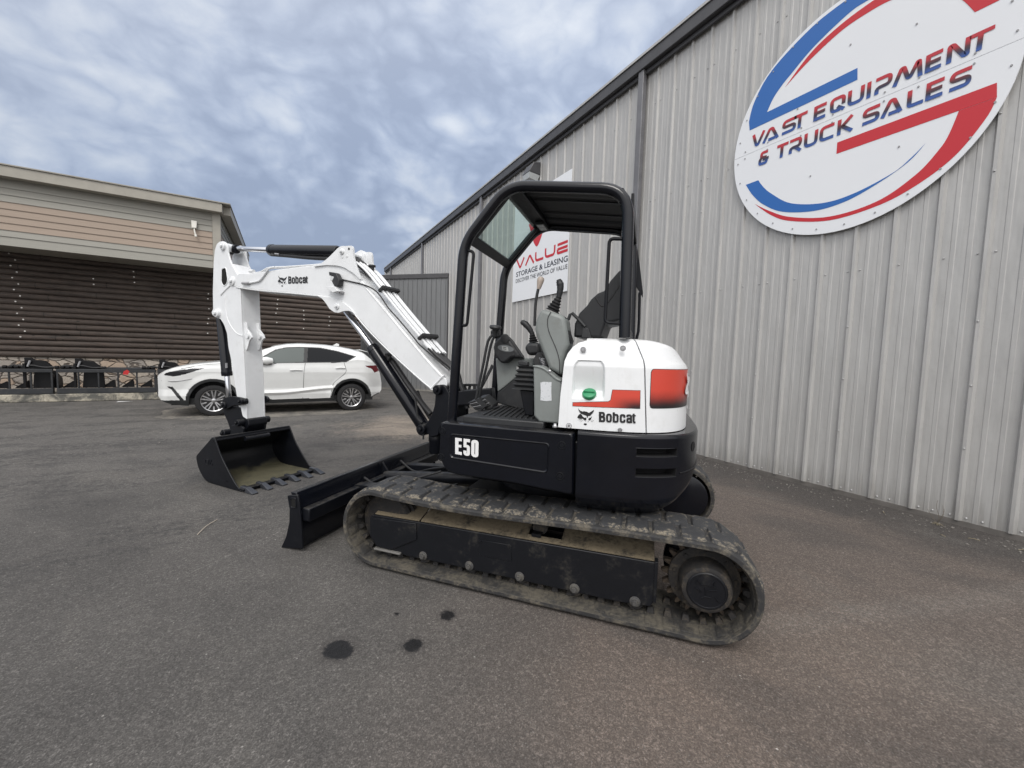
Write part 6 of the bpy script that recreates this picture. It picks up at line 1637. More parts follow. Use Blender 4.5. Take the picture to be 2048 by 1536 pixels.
# boom work lamp: open bracket with black lamp body
bk = bprism('lamp_bracket', [(1000, 370), (1040, 372), (1075, 392), (1078, 470), (1055, 500), (998, 480), (1010, 430)], -BS - .045, -BS - .038, M['white'], boom, ref=-BS - .03, bev=.003) if False else None
mb = MB(bf); Q = pb([(995, 476), (1068, 480), (1088, 510), (1052, 522)], -BS - .0); mb.prism(Q, [(q[0], q[1] - .075, q[2]) for q in Q]); bk = mb.build('lamp_bracket', M['white'], boom, bevel=.003)
Q = pb([(1010, 372), (1060, 380), (1082, 425), (1080, 470), (1050, 476), (1030, 440), (1045, 408), (1012, 398)], -BS - .012); mb = MB(bf); mb.prism(Q, [(q[0], q[1] - .05, q[2]) for q in Q]); mb.build('work_lamp', M['plasticblack'], bk, bevel=.006)
Q = pb([(1018, 400), (1046, 405), (1040, 432), (1014, 432)], -BS - .02); mb = MB(bf); mb.prism(Q, [(q[0], q[1] - .04, q[2]) for q in Q]); mb.build('lamp_lens', mat('lamp_lens', col=(.6, .62, .62), rough=.2), bk, bevel=.004)
a, z = onb(*c1(1072, 512), -BS - .02); mb = MB(bf); mb.cyl((a, -BS - .04, z), (a, -BS, z), .015, n=8); mb.build('bolt', M['steel'], bk)
# emblem and name on the boom
def on_boom(px, py, d_=.0025): a, z = onb(px, py, -BS - d_); return (a, -BS - d_, z)
def bm(x, y):      # map emblem sheet coordinates to the photo patch on the boom
    fx, fy = (x - 315) / (742 - 315), (y - 205) / (645 - 205); return c1(620 + fx * 63, 392 + fy * 78)
mb = MB(bf)
for P in CAT: mb.face([mb.v(on_boom(*bm(*p))) for p in P])
mb.build('cat_head_emblem', M['vinylblack'], boom, smooth=False)
_b = bil([on_boom(*c1(*p)) for p in ((693, 398), (834, 394), (834, 445), (693, 450))]); mb = MB(bf); drawn(mb, BOB, lambda x, z, k: tuple(Vector(_b(x / 3.5, z)) + Vector((0, -.0003 * k, 0))))
if 1:
    pass
mb.build('maker_lettering', M['vinylblack'], boom, smooth=False)

# ---------------- swing bracket at the boom foot
sb = bprism('swing_bracket', [(182, 440), (215, 412), (262, 408), (300, 430), (345, 520), (345, 830), (260, 880), (215, 955), (215, 1010), (110, 1035), (90, 985), (60, 990), (15, 975), (0, 935), (15, 900), (60, 885), (95, 840), (145, 745), (172, 650), (182, 520)], -.155, -.120, M['black'], exc, c=csw, ref=-.155, smooth_k=.02, bev=.006)
bprism('swing_plate', [(182, 440), (215, 412), (262, 408), (300, 430), (345, 520), (345, 830), (260, 880), (215, 955), (215, 1010), (110, 1035), (90, 985), (60, 990), (15, 975), (0, 935), (15, 900), (60, 885), (95, 840), (145, 745), (172, 650), (182, 520)], .120, .155, M['black'], sb, c=csw, ref=-.155, smooth_k=.02, bev=.006)
bprism('web', [(200, 640), (340, 640), (340, 840), (250, 900), (130, 980), (100, 900), (160, 780)], -.118, .118, M['black'], sb, c=csw, ref=-.155, bev=.01)
pin('boom_foot_pin', (222, 470), -.190, .190, .042, M['black'], sb, c=csw, ref=-.155, hexr=.02)
pin('cylinder_pin', (36, 932), -.190, .190, .042, M['black'], sb, c=csw, ref=-.155, hexr=.02)
a, z = onb(*csw(165, 1090), -.10)
mb = MB(bf); mb.lathe((a, -.06, z - .10), (0, 0, 1), [(0, .060), (.01, .066), (.10, .066), (.11, .072), (.15, .072), (.16, .066), (.22, .060), (.24, .04)], 28); mb.build('swing_post', M['black'], sb)
mb = MB(bf); mb.tube([(a - .02, -.10, z + .13), (a - .16, -.10, z + .13)], .02, 8, 0); mb.build('link_pin', M['black'], sb)
mb = MB(bf); mb.tube(pb([(40, 985), (40, 1055)], -.17, csw), .008, 8, 0); mb.build('grease_nipple', M['plasticblack'], sb)
mb = MB(ef); mb.box((.50, .62, .62), (.80, 1.30, .98)); mb.build('swing_mount', M['black'], exc, bevel=.02)

# ---------------- bucket linkage and bucket
lnk = bprism('bucket_link', [(232, 1262), (262, 1250), (300, 1245), (345, 1252), (375, 1260), (388, 1282), (375, 1305), (350, 1308), (300, 1312), (258, 1335), (236, 1345), (226, 1300)], -.150, -.122, M['black'], exc, ref=-.15, smooth_k=.02, bev=.005)
bprism('far_link_plate', [(232, 1262), (262, 1250), (300, 1245), (345, 1252), (375, 1260), (388, 1282), (375, 1305), (350, 1308), (300, 1312), (258, 1335), (236, 1345), (226, 1300)], .122, .150, M['black'], lnk, ref=-.15, smooth_k=.02, bev=.005)
tl = bprism('bucket_tilt_link', [(228, 1325), (262, 1308), (300, 1320), (358, 1320), (372, 1385), (410, 1410), (415, 1450), (392, 1500), (372, 1530), (270, 1528), (258, 1500), (282, 1480), (262, 1420), (238, 1370)], -.112, .112, M['black'], exc, ref=-.112, smooth_k=.015, bev=.008)
pin('link_pin', (368, 1282), -.178, -.095, .036, M['black'], lnk, ref=-.15, hexr=.016)
pin('link_pin', (245, 1308), -.170, .170, .040, M['black'], lnk, ref=-.15, hexr=.018)
pin('bucket_pin', (378, 1428), -.190, -.06, .040, M['black'], tl, ref=-.112, hexr=.018)
pin('bucket_pin', (378, 1428), .06, .190, .040, M['black'], tl, ref=-.112)
pin('bucket_pin', (278, 1500), -.190, .190, .044, M['black'], tl, ref=-.112, hexr=.020)
BKW, BO = .44, -.03
bk = lambda p: bf((p[0], p[1] + BO, p[2]))
bk_out = [(185, 212), (165, 210), (148, 230), (70, 320), (48, 352), (52, 395), (68, 450), (110, 525), (165, 580), (280, 616), (385, 625)]
bo = [(lambda q: (q[0], max(q[1], .004)))(onb(*c5(*p), BO - BKW)) for p in bk_out]
face = [(185, 212), (225, 330), (262, 410), (305, 495), (345, 565), (372, 600), (388, 622)]
fo = [(lambda q: (q[0], max(q[1], .004)))(onb(*c5(*p), BO - BKW)) for p in face]
bcs = [(v.x, v.z) for v in catmull([Vector((a, 0, z)) for a, z in bo], 3)]
fcs = [(v.x, v.z) for v in catmull([Vector((a, 0, z)) for a, z in fo], 2)]
zmin = min(z for a, z in bcs); print('bucket zmin', zmin, 'a', [round(a, 3) for a, z in bo])
if zmin < .0:
    pass
M['bucketin'] = mat('bucket_paint_with_dry_mud', dusty((.011, .012, .014), (.125, .115, .060), .52, .60, 4, rough=.5))
def bmud(t):
    P = t.obj(); x, y, z = t.xyz(P); n_ = t.noise(P, 5, 7, .65); f = t.noise(P, 60, 4, .6)
    k = t.step(t.m('ADD', z, t.m('MULTIPLY', t.m('SUBTRACT', n_, .5), .22)), BZ + .085, BZ + .02)
    c = t.mix(t.m('MULTIPLY', k, t.step(f, .3, .5, .75, 1)), (.011, .012, .0145), t.mix(t.noise(P, 9, 6, .7), (.038, .035, .022), (.115, .105, .058)))
    return {'Base Color': c, 'Roughness': t.mix(k, .42, .9), 'Normal': t.bump(n_, .15, .01)}
BZ = zmin
mb = MB(bk)
hf = len(bcs)
inner = []
cx_ = sum(a for a, z in bcs) / hf; cz2 = sum(z for a, z in bcs) / hf
for k, (a, z) in enumerate(bcs):
    p0 = bcs[max(k - 1, 0)]; p1 = bcs[min(k + 1, hf - 1)]; t_ = Vector((p1[0] - p0[0], p1[1] - p0[1])).normalized(); n_ = Vector((-t_.y, t_.x))
    if n_.dot(Vector((cx_ - a, cz2 + .05 - z))) < 0: n_ = -n_
    inner.append((a + n_.x * .014, z + n_.y * .014))
va = [[mb.v((a, s_, z)) for a, z in bcs] for s_ in (-BKW + .012, BKW - .012)]
mb.mi = 1; vi = [[mb.v((a, s_, z)) for a, z in inner] for s_ in (-BKW + .012, BKW - .012)]
for k in range(hf - 1):
    mb.mi = 0; f = mb.face([va[0][k], va[0][k + 1], va[1][k + 1], va[1][k]]); mb.mi = 1; f = mb.face([vi[0][k], vi[0][k + 1], vi[1][k + 1], vi[1][k]])
mb.mi = 0
for k in (0, hf - 1): mb.face([va[0][k], va[1][k], vi[1][k], vi[0][k]])
bucket = mb.build('bucket', [M['black'], mat('mud_streaked_bucket_floor', bmud)], exc, angle=40)
sidepoly = bcs + fcs[::-1][1:-1]
for s0, s1 in ((-BKW, -BKW + .014), (BKW - .014, BKW)):
    mb = MB(bk); mb.prism([(a, s0, z) for a, z in sidepoly], [(a, s1, z) for a, z in sidepoly]); mb.build('side_plate', M['black'], bucket, bevel=.003)
# stiff top bar and wear strips
a0, z0_ = bo[0]; mb = MB(bk); mb.prism([(a0 + .01, -BKW - .004, z0_ + .012), (a0 + .065, -BKW - .004, z0_ - .004), (a0 + .045, -BKW - .004, z0_ - .055), (a0 - .012, -BKW - .004, z0_ - .04)], [(a0 + .01, BKW + .004, z0_ + .012), (a0 + .065, BKW + .004, z0_ - .004), (a0 + .045, BKW + .004, z0_ - .055), (a0 - .012, BKW + .004, z0_ - .04)])
mb.build('top_bar', M['black'], bucket, bevel=.012, seg=3)
mb = MB(bk); mb.tube([(a0 - .035, -.14, z0_ - .06), (a0 - .035, .14, z0_ - .06)], .028, 12, 0); mb.build('cross_tube', M['black'], bucket)
for s0 in (-.135, .110):
    bz_ = [(a0 + .02, z0_ - .01), (a0 + .28, z0_ - .09), (a0 + .24, z0_ + .07), (a0 + .10, z0_ + .10), (a0 + .0, z0_ + .06)]
    mb = MB(bk); mb.prism([(a, s0, z) for a, z in bz_], [(a, s0 + .025, z) for a, z in bz_]); mb.build('hanger', M['black'], bucket, bevel=.006)
# cutting edge and six teeth
ae, ze = bo[-1]; ap, zp = bo[-3]; dr = Vector((ae - ap, ze - zp)).normalized(); ze_ = max(ze, .012); dr = Vector((-1, -.02)).normalized()
mb = MB(bk); mb.box((ae - .050, -BKW + .0, ze_ + .004), (ae + .03, BKW, ze_ + .026)); mb.build('cutting_edge', M['black'], bucket, bevel=.003)
for k in range(6):
    s_ = -BKW + .035 + (2 * BKW - .07) * k / 5; mb = MB(bk); zt = ze_ + .015
    mb.hexa([(ae + .035, s_ - .026, zt - .022), (ae - .07, s_ - .024, zt - .024), (ae - .07, s_ + .024, zt - .024), (ae + .035, s_ + .026, zt - .022),
             (ae + .035, s_ - .022, zt + .030), (ae - .07, s_ - .020, zt + .026), (ae - .07, s_ + .020, zt + .026), (ae + .035, s_ + .022, zt + .030)])
    th = mb.build('tooth', paint('worn_black_tooth', (.030, .032, .038), .35, .3, .2) if k == 0 else bpy.data.materials['worn_black_tooth'], bucket, bevel=.005)
    mb = MB(bk); mb.hexa([(ae - .06, s_ - .028, zt - .028), (ae - .190, s_ - .034, zt - .026), (ae - .190, s_ + .034, zt - .026), (ae - .06, s_ + .028, zt - .028),
             (ae - .06, s_ - .025, zt + .032), (ae - .194, s_ - .032, zt - .014), (ae - .194, s_ + .032, zt - .014), (ae - .06, s_ + .025, zt + .032)])
    mb.build('tooth_tip', bpy.data.materials['worn_black_tooth'], th, bevel=.005)
# faint raised marks on the near side plate
mb = MB(bk)
for P in ([(118, 400), (120, 375), (140, 378), (138, 412), (122, 412)], [(150, 380), (152, 415), (160, 395)], [(165, 378), (160, 400), (172, 405), (168, 420)]):
    mb.tube([(q[0], -BKW - .001, q[2]) for q in pb(P, BO - BKW, c5)], .003, 5, 2)
mb.build('raised_marks', M['black'], bucket)
for p in ((272, 538), (284, 540)): 
    a, z = onb(*c5(*p), BO - BKW); mb = MB(bk); mb.cyl((a, -BKW - .003, z), (a, -BKW, z), .007, n=8); mb.build('bolt', M['black'], bucket)
# ============================================================ PARKED SUV (near side faces the camera; nose to the left)
CY0 = 10.70
suv = thing('parked_suv', 'white compact sport utility car parked nose-left in front of the log wall', 'car', (0, CY0 + .95, 0))
cf_ = lambda p: Vector((p[0], p[1] - .95, p[2]))
XF, XR = -2.385, 2.245
TOPT = [(-2.385, .80), (-2.36, .89), (-2.30, .935), (-2.2, 1.0), (-2.05, 1.065), (-1.85, 1.12), (-1.6, 1.165), (-1.3, 1.20), (-1.08, 1.225), (-.92, 1.275), (-.62, 1.43), (-.42, 1.525), (-.2, 1.60), (.05, 1.655), (.3, 1.675), (.6, 1.675), (.9, 1.665), (1.2, 1.635), (1.5, 1.585), (1.76, 1.52), (1.85, 1.46), (1.98, 1.34), (2.10, 1.20), (2.18, 1.08), (2.21, .95), (2.245, .72)]
BELT = [(-2.385, .78), (-2.3, .90), (-2.1, 1.00), (-1.8, 1.075), (-1.5, 1.12), (-1.1, 1.155), (-.5, 1.175), (.4, 1.205), (1.1, 1.225), (1.35, 1.25), (1.6, 1.30), (1.8, 1.29), (1.98, 1.235), (2.12, 1.14), (2.20, .95), (2.245, .70)]
LOWT = [(-2.385, .62), (-2.34, .47), (-2.26, .36), (-2.1, .29), (-1.9, .255), (-1.7, .24), (-.9, .245), (0, .255), (.95, .27), (1.9, .33), (2.05, .37), (2.18, .42), (2.245, .52)]
WF, WR, AR = (-1.36, .345), (1.475, .345), .425
def zlow(x):
    z = interp(x, LOWT)
    for cx_, cz_ in (WF, WR):
        d_ = AR * AR - (x - cx_) ** 2
        if d_ > 0: z = max(z, cz_ + math.sqrt(d_))
    return z
def yplan(x): return .26 * ss(-2.12, -2.44, x) ** 1.4 + .06 * ss(-1.5, -2.3, x) + .17 * ss(1.75, 2.30, x) ** 1.2 + .02 * ss(.5, 1.9, x)
def yside(x, z):
    zb_ = interp(x, BELT)
    y = interp(z, [(.24, .055), (.34, .030), (.46, .012), (.60, .030), (.80, .012), (.98, .004), (1.06, .014)])
    # sculpted lower crease rising to the rear wheel
    zc = .50 + .10 * ss(-.2, 1.1, x)
    if -1.0 < x < 1.1: y -= .045 * max(0, 1 - abs(z - zc) / .06) * ss(-1.0, -.6, x)
    for cx_, cz_ in (WF, WR):      # swollen arches
        d_ = math.hypot(x - cx_, z - cz_); y -= .020 * ss(.62, .46, d_)
    if z > 1.04: y += .030 * ss(1.04, zb_ + .001, z) if zb_ > 1.05 else 0
    return y + yplan(x)
HB, HG = .50, .78
def carp(x, t, full=False):
    zb_ = interp(x, BELT); zt = interp(x, TOPT); zl = min(zlow(x), zb_ - .02)
    gh = max(0.0, zt - zb_)
    g = ss(.10, .42, gh)                  # greenhouse factor
    if t <= HB:
        z = zl + (zb_ - zl) * (t / HB); return (x, yside(x, z), z)
    y0 = yside(x, zb_)
    yr = y0 + .07 + .19 * g; zr = zb_ + (zt - zb_) * (.62 + .28 * g)
    if t <= HG:
        f = (t - HB) / (HG - HB); return (x, y0 + (yr - y0) * f ** 1.15, zb_ + (zr - zb_) * f)
    f = (t - HG) / (1 - HG); y = yr + (.95 - yr) * (f ** 1.6); z = zr + (zt + .015 - zr) * (1 - (1 - f) ** 2.4)
    return (x, y, z)
G1 = [(-.52, 1.19), (-.40, 1.33), (-.18, 1.485), (.05, 1.55), (.42, 1.572), (.395, 1.222), (-.21, 1.195)]
G2 = [(.50, 1.572), (.76, 1.565), (1.15, 1.497), (1.54, 1.385), (1.35, 1.262), (1.12, 1.24), (.475, 1.226)]
G12 = [(-.56, 1.175), (-.42, 1.35), (-.19, 1.505), (.05, 1.572), (.46, 1.592), (.78, 1.585), (1.17, 1.512), (1.60, 1.385), (1.36, 1.240), (1.12, 1.218), (.40, 1.205), (-.21, 1.178)]
HL = [(-2.20, .905), (-2.04, .880), (-1.86, .915), (-1.50, 1.062), (-1.70, 1.055), (-1.98, 1.00), (-2.16, .95)]
TL_ = [(1.80, 1.155), (2.19, 1.17), (2.19, 1.03), (2.05, .97), (1.98, 1.07), (1.86, 1.115)]
FOG = [(-2.16, .67), (-2.06, .66), (-1.95, .50), (-1.84, .33), (-1.92, .33), (-2.03, .52), (-2.08, .60)]
M['carwhite'] = paint('white_car_paint', (.70, .71, .70), .22, .02, .02, coat=.8)
M['cartrim'] = paint('black_arch_trim', (.018, .019, .020), .5, .1, .1)
M['carglass'] = mat('dark_tinted_glass', col=(.008, .009, .011), rough=.04, Specular_IOR_Level=.18)
M['carglass2'] = mat('greenish_side_glass', col=(.095, .11, .105), rough=.05, Specular_IOR_Level=.5)
M['lamp'] = mat('smoked_headlamp', col=(.02, .021, .023), rough=.1)
M['tail'] = mat('dark_red_lamp', col=(.10, .006, .010), rough=.15)
mats_ = [M['carwhite'], M['cartrim'], M['carglass'], M['carglass2'], M['lamp'], M['tail']]
def body(mirror):
    f = cf_ if not mirror else (lambda p: cf_((p[0], 1.90 - p[1], p[2])))
    NX, NT2 = 390, 150
    P = [[carp(XF + (XR - XF) * i / NX, j / NT2) for j in range(NT2 + 1)] for i in range(NX + 1)]
    sets = {k: MB(f) for k in ('body', 'side_window', 'front_window', 'windscreen', 'rear_window', 'trim', 'headlamp', 'tail_lamp')}
    cache = {k: {} for k in sets}
    for i in range(NX):
        for j in range(NT2):
            x = (P[i][j][0] + P[i + 1][j][0]) / 2; z = (P[i][j][2] + P[i + 1][j + 1][2]) / 2; y = (P[i][j][1] + P[i + 1][j + 1][1]) / 2; t = (j + .5) / NT2
            k = 'body'
            if t < HG + .02 and pip(x, z, G12): k = 'trim'
            if t < HG + .02 and pip(x, z, G1): k = 'front_window'
            if t < HG + .02 and pip(x, z, G2): k = 'side_window'
            if t >= HG - .03 and -1.02 < x < -.27 and y > .27 + .14 * (x + 1.02) and k == 'body': k = 'windscreen'
            if t >= HG and 1.80 < x < 2.10 and y > .42: k = 'rear_window'
            if t < HB:
                if min(math.hypot(x - WF[0], z - WF[1]), math.hypot(x - WR[0], z - WR[1])) < .485 and z > .25: k = 'trim'
                if z < .345 and -1.0 < x < 1.1: k = 'trim'
                if z < .44 - .1 * ss(2.2, 1.9, x) and x > 1.85: k = 'trim'
                if z < .37 and x < -1.78: k = 'trim'
                if pip(x, z, FOG): k = 'trim'
            if pip(x, z, HL) and y < .6: k = 'headlamp'
            if pip(x, z, TL_) and y < .45 and t < HG: k = 'tail_lamp'
            if x < -2.325 and .40 < z < .87: k = 'trim'
            mb = sets[k]; ch = cache[k]; vs_ = []
            for a, b_ in ((i, j), (i + 1, j), (i + 1, j + 1), (i, j + 1)):
                if (a, b_) not in ch:
                    q = P[a][b_]
                    ch[(a, b_)] = mb.v(q)
                vs_.append(ch[(a, b_)])
            mb.face(vs_)
    res = {}
    mm = dict(body=M['carwhite'], trim=M['cartrim'], side_window=M['carglass'], front_window=M['carglass2'], windscreen=M['carglass'], rear_window=M['carglass'], headlamp=M['lamp'], tail_lamp=M['tail'])
    for k, mb in sets.items():
        if len(mb.b.faces): res[k] = mb.build(k, mm[k], suv, angle=60)
        else: mb.b.free()
    return res
R1 = body(False)
body(True)
# close nose, tail and floor
mb = MB(cf_)
for xx in (XF, XR):
    A_ = [carp(xx, j / 60) for j in range(61)]; B_ = [(p[0], 1.90 - p[1], p[2]) for p in A_][::-1]
    mb.face([mb.v(p) for p in A_ + B_[1:]])
mb.build('nose_panel', M['cartrim'], suv, smooth=False)
mb = MB(cf_); mb.box((-2.1, .12, .26), (2.0, 1.78, .40)); mb.box((-.85, .25, .40), (.95, 1.65, .9)); mb.box((-2.0, .45, .4), (2.0, 1.45, .95)); mb.build('underbody', M['cartrim'], suv, smooth=False)
def onside(P, r, name, m_, off=.0):
    mb = MB(cf_); mb.tube([(x, yside(x, z) - off if z <= interp(x, BELT) else carp(x, HB + (HG - HB) * (z - interp(x, BELT)) / max(.01, (carp(x, HG)[2] - interp(x, BELT))))[1] - off, z) for x, z in P], r, 6, 5)
    return mb.build(name, m_, suv)
gapm = mat('panel_gap', col=(.05, .05, .05), rough=.8)
for P in ([(.43, 1.20), (.40, .95), (.385, .6), (.37, .35)], [(-.70, 1.15), (-.76, .9), (-.74, .6), (-.62, .36)], [(1.30, 1.22), (1.34, 1.0), (1.20, .85), (1.05, .70), (1.0, .5), (.98, .35)], [(-1.9, 1.04), (-1.5, 1.13), (-1.1, 1.165), (-.75, 1.18)]):
    onside(P, .005, 'panel_gap', gapm)
for x0, z0, x1, z1 in ((.10, 1.025, .37, 1.03), (1.10, 1.085, 1.32, 1.09)):
    onside([(x0, z0), ((x0 + x1) / 2, z0 + .012), (x1, z1)], .014, 'door_handle', M['carwhite'], .022)
mb = MB(cf_); mb.lathe((-.36, .03, 1.235), (-1, -.25, .05), [(-.14, .03), (-.11, .075), (0, .098), (.08, .085), (.14, .045), (.16, .01)], 18)
mr = mb.build('door_mirror', M['carwhite'], suv)
mb = MB(cf_); mb.prism([(-.46, -.05, 1.15), (-.26, -.02, 1.15), (-.22, .09, 1.20), (-.4, .09, 1.20)], [(-.46, -.05, 1.175), (-.26, -.02, 1.175), (-.22, .09, 1.24), (-.4, .09, 1.24)]); mb.build('mirror_base', M['cartrim'], mr, bevel=.01)
mb = MB(cf_); mb.prism([(1.70, .30, 1.545), (1.93, .38, 1.50), (1.93, 1.52, 1.50), (1.70, 1.60, 1.545)], [(1.70, .30, 1.575), (1.90, .38, 1.525), (1.90, 1.52, 1.525), (1.70, 1.60, 1.575)]); mb.build('spoiler', M['carwhite'], suv, bevel=.008)
mb = MB(cf_); mb.prism([(1.12, .93, 1.66), (1.28, .94, 1.65), (1.28, .96, 1.65), (1.12, .97, 1.66)], [(1.22, .945, 1.72), (1.28, .945, 1.70), (1.28, .955, 1.70), (1.22, .955, 1.72)]); mb.build('roof_antenna', M['carwhite'], suv)
onside([(-2.25, .79), (-2.1, .775), (-1.9, .79), (-1.72, .83)], .008, 'daylight_strip', M['chrome'] if False else M['zinc'])
# wheels: fifteen-ish thin paired spokes
M['tyre'] = paint('car_tyre_rubber', (.012, .012, .013), .75, .15, .2)
M['rim'] = mat('machined_alloy', col=(.55, .55, .56), rough=.28, metal=.9)
def wheel(x, z, y, r, side):
    mb = MB(cf_); s_ = -1 if side == 0 else 1
    mb.lathe((x, y, z), (0, s_, 0), [(-.22, r - .10), (-.21, r - .02), (-.19, r), (-.02, r), (.0, r - .012), (.012, r - .05), (.008, r - .095), (-.02, r - .11)], 48); ty = mb.build('wheel', M['tyre'], suv)
    ri = r - .105
    mb = MB(cf_); mb.lathe((x, y, z), (0, s_, 0), [(-.20, ri), (-.19, ri + .004), (-.01, ri + .004), (-.004, ri - .004), (-.012, ri - .016), (-.06, ri - .025), (-.12, ri - .03)], 48); mb.build('rim', M['rim'], ty)
    mb = MB(cf_); mb.lathe((x, y, z), (0, s_, 0), [(-.16, ri), (-.14, ri - .01), (-.14, .0)], 32); mb.build('brake_drum', mat('dark_wheel_depth', col=(.02, .02, .02), rough=.6) if 'dark_wheel_depth' not in bpy.data.materials else bpy.data.materials['dark_wheel_depth'], ty)
    mb = MB(cf_); mb.lathe((x, y, z), (0, s_, 0), [(-.06, .07), (-.03, .065), (-.018, .04), (-.014, .0)], 24); mb.build('hub', M['rim'], ty)
    for k in range(5):
        mb = MB(cf_)
        for da in (-.17, .0, .17):
            a = 2 * PI * k / 5 + .3 + da * (1.0); ca, sa = math.cos(a), math.sin(a); w_ = .013 if da else .010
            if abs(da) < .01: continue
            q = lambda rr, t, yy: (x + rr * ca - t * sa, y + s_ * yy, z + rr * sa + t * ca)
            mb.hexa([q(.045, -w_, -.05), q(.045, w_, -.05), q(ri - .008, w_ * .9, -.04), q(ri - .008, -w_ * .9, -.04), q(.045, -w_, -.02), q(.045, w_, -.02), q(ri - .008, w_ * .9, -.010), q(ri - .008, -w_ * .9, -.010)])
        a = 2 * PI * (k + .5) / 5 + .3; ca, sa = math.cos(a), math.sin(a); q = lambda rr, t, yy: (x + rr * ca - t * sa, y + s_ * yy, z + rr * sa + t * ca)
        for dt in (-.010, .010):
            pass
        mb.hexa([q(.045, -.012, -.055), q(.045, .012, -.055), q(ri - .008, .016, -.045), q(ri - .008, -.016, -.045), q(.045, -.012, -.025), q(.045, .012, -.025), q(ri - .008, .016, -.014), q(ri - .008, -.016, -.014)])
        mb.build('spoke', M['rim'], ty, bevel=.002, seg=1)
for x, zc in ((WF[0], .345), (WR[0], .345)):
    wheel(x, zc, .045, .345, 0); wheel(x, zc, 1.855, .345, 1)

# ============================================================ steel attachments on the kerb
M['attachblack'] = mat('matt_black_steel', col=(.006, .006, .007), rough=.55, Specular_IOR_Level=.25)
M['attach'] = paint('grey_black_steel', (.020, .022, .025), .5, .2, .1, (.10, .09, .08), .3)
def grapple(x0, x1, couplers, seed, label, name):
    rnd = random.Random(seed); xm = (x0 + x1) / 2; K = Vector((xm, 14.78, .20))
    f = lambda p: Vector(p) - K
    t_ = thing(name, label, 'loader attachment', K, 0, 'steel skid loader attachments on the kerb')
    mb = MB(f); mb.box((x0, 14.655, .755), (x1, 14.72, .845)); mb.build('top_rail', M['attach'], t_, bevel=.008)
    mb = MB(f); mb.box((x0, 14.645, .205), (x1, 14.74, .345)); mb.build('bottom_rail', M['attach'], t_, bevel=.008)
    n_ = int((x1 - x0) / .335); 
    for i in range(n_ + 1):
        x = x0 + .02 + (x1 - x0 - .04) * i / n_; mb = MB(f)
        mb.prism([(x - .018, 14.66, .345), (x - .018, 14.92, .345), (x - .018, 14.90, .60), (x - .018, 14.66, .755)], [(x + .018, 14.66, .345), (x + .018, 14.92, .345), (x + .018, 14.90, .60), (x + .018, 14.66, .755)] ) if i in (0, n_) else mb.box((x - .016, 14.665, .345), (x + .016, 14.70, .755))
        mb.build('upright', M['attach'], t_, bevel=.004)
        if i < n_:
            mb = MB(f); q = x + .16; mb.prism([(q - .14, 14.85, .345), (q + .13, 14.85, .345), (q + .10, 14.85, .50 + rnd.uniform(0, .08)), (q - .12, 14.85, .38)], [(q - .12, 14.90, .345), (q + .11, 14.90, .345), (q + .10, 14.95, .50), (q - .12, 14.95, .38)]); mb.build('tine', M['attachblack'], t_, bevel=.004)
    mb = MB(f); mb.cyl((x0 + .05, 14.86, .86), (x1 - .05, 14.86, .86), .035, n=10); mb.build('pivot_tube', M['attach'], t_)
    for cx_ in couplers:
        mb = MB(f)
        side_ = [(-.16, .76), (-.05, .80), (-.045, 1.125), (.07, 1.125), (.12, 1.07), (.30, 1.05), (.42, .93), (.44, .86), (.10, .84), (.05, .76)]
        mb.prism([(cx_ + a, 14.80, z) for a, z in side_], [(cx_ + a, 14.88, z) for a, z in side_]); cl = mb.build('claw_coupler', M['attachblack'], t_, bevel=.01)
        mb = MB(f); mb.cyl((cx_ + .02, 14.77, .90), (cx_ + .07, 14.77, 1.05), .022, n=10); mb.build('piston_rod', M['steel'], cl)
        mb = MB(f); mb.box((cx_ - .06, 14.74, .35), (cx_ - .01, 14.80, .98)); mb.build('stay', M['attachblack'], cl, bevel=.005)
        mb = MB(f); mb.prism([(cx_ + .08, 14.80, .345), (cx_ + .52, 14.80, .345), (cx_ + .50, 14.80, .80), (cx_ + .12, 14.80, .80)], [(cx_ + .08, 14.83, .345), (cx_ + .52, 14.83, .345), (cx_ + .50, 14.83, .80), (cx_ + .12, 14.83, .80)]); mb.build('back_plate', M['attachblack'], cl, bevel=.004)
        mb = MB(f); mb.tube([(cx_ - .35, 14.80, .86), (cx_ - .22, 14.80, .93), (cx_ - .05, 14.80, .90), (cx_ + .1, 14.78, .93), (cx_ + .3, 14.80, .88), (cx_ + .55, 14.82, .90)], .022, 8, 4); mb.build('hose', M['blackrub'], cl)
        for k in range(3):
            mb = MB(f); q = cx_ - .42 + k * .10; mb.lathe((q, 14.80, .88), (1, 0, .1), [(0, .02), (.02, .045), (.08, .04), (.09, .02)], 10); mb.build('claw_tip', M['attachblack'], cl)
    return t_
grapple(-7.05, -5.17, (-6.75, -5.66), 3, 'grey-black steel grapple frame at the left edge, nearest the corner of the photo', 'grapple_attachment')
g2 = grapple(-5.11, -3.16, (-4.76,), 5, 'grey-black steel grapple frame with a red tag, middle one on the kerb', 'grapple_attachment')
grapple(-3.12, -1.25, (-3.48 + .42, ), 8, 'steel grapple frame half hidden by the nose of the white car', 'grapple_attachment')
mb = MB(lambda p: Vector(p) - Vector((-4.135, 14.78, .20))); mb.prism([(-3.82, 14.645, .79), (-3.75, 14.645, .84), (-3.70, 14.645, .79), (-3.74, 14.645, .70), (-3.84, 14.645, .71)], [(-3.82, 14.652, .79), (-3.75, 14.652, .84), (-3.70, 14.652, .79), (-3.74, 14.652, .70), (-3.84, 14.652, .71)])
mb.build('red_tag', mat('red_plastic_tag', col=(.50, .02, .02), rough=.5), g2, smooth=False)
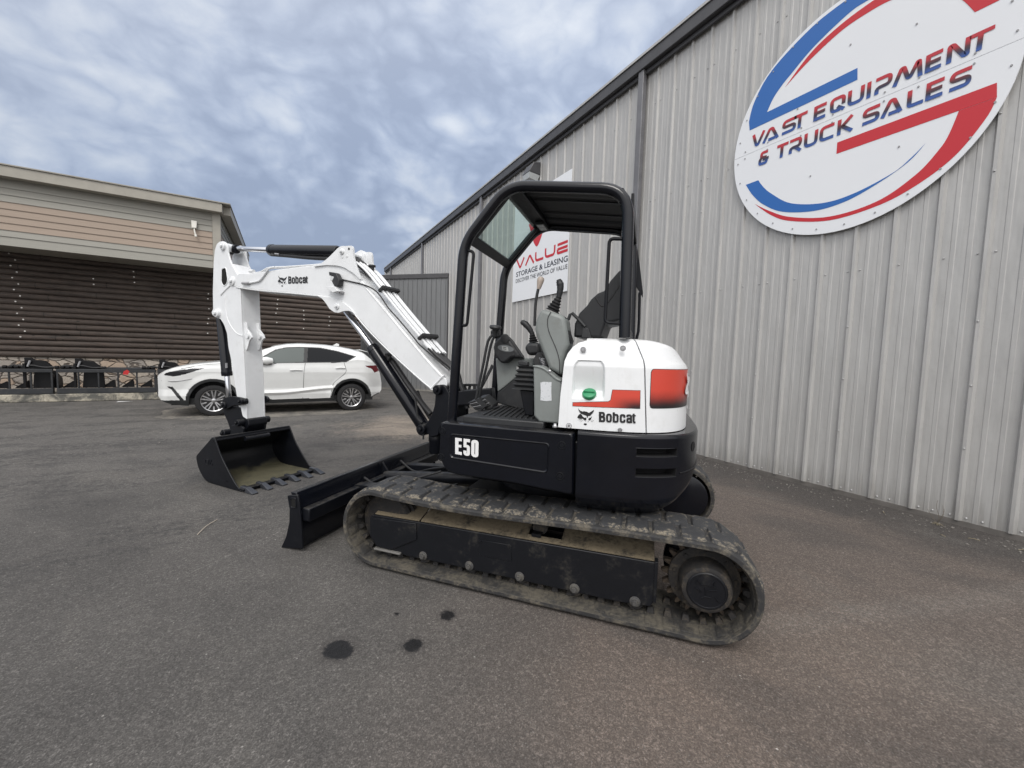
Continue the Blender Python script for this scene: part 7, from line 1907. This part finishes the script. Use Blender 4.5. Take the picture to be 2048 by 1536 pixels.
# dead sprig at the foot of the warehouse wall
sp_ = thing('dead_weed', 'small dry weed sprig growing at the foot of the ribbed wall', 'weed', (5.43, 1.145, 0))
mb = MB()
for pts in ([(0, 0, 0), (.01, .0, .08), (.0, .02, .17), (.015, .02, .235)], [(0, 0, .02), (-.02, -.02, .08), (-.02, -.035, .14), (0, -.03, .17)], [(0, 0, .01), (.03, .05, .06), (.02, .085, .125)], [(0, 0, .04), (.0, -.03, .10), (.0, -.02, .2)]):
    mb.tube(pts, lambda k: .0022 - .0012 * k, 5, 4)
mb.build('stem', mat('dry_stem', col=(.13, .11, .085), rough=.8), sp_)
mb = MB()
for k in range(14):
    a = random.uniform(0, 2 * PI); l_ = random.uniform(.02, .05); mb.tube([(0, 0, .005), (l_ * .5 * math.cos(a), l_ * .5 * math.sin(a), .02), (l_ * math.cos(a), l_ * math.sin(a), .004)], .0015, 4, 3)
mb.build('root_tuft', mat('straw_tuft', col=(.22, .19, .13), rough=.9), sp_)
ps = thing('paper_scrap', 'white scrap of paper lying by the foot of the concrete kerb', 'litter', (-3.72, 14.2, .004))
mb = MB(); mb.prism([(-.14, -.03, 0), (.12, -.05, .01), (.16, .04, 0), (-.12, .05, .0)], [(-.14, -.03, .004), (.12, -.05, .02), (.16, .04, .006), (-.12, .05, .012)]); mb.build('sheet', mat('white_paper', col=(.7, .7, .7), rough=.8), ps, smooth=False)
for i, (x, y, l_, a) in enumerate(((5.32, 1.5, .06, .4), (5.28, .85, .07, 1.9), (5.36, .62, .05, 2.6), (5.1, 1.02, .05, .9), (-.62, 3.9, .30, 1.25))):
    mb = MB(); mb.tube([(0, 0, .005), (l_ * .5, .01, .012), (l_, 0, .004)], .003, 5, 3)
    o = mb.build('twig', bpy.data.materials['straw_tuft'] if i < 4 else mat('pale_twig', col=(.42, .37, .30), rough=.8)); o.location = (x, y, 0); o.rotation_euler = (0, 0, a)
    if i < 4: tag(o, 'bit of dry straw lying along the foot of the ribbed warehouse wall', 'twig', 'dry straw bits along the warehouse wall')
    else: tag(o, 'short pale stick lying on open asphalt left of the dozer blade', 'twig')
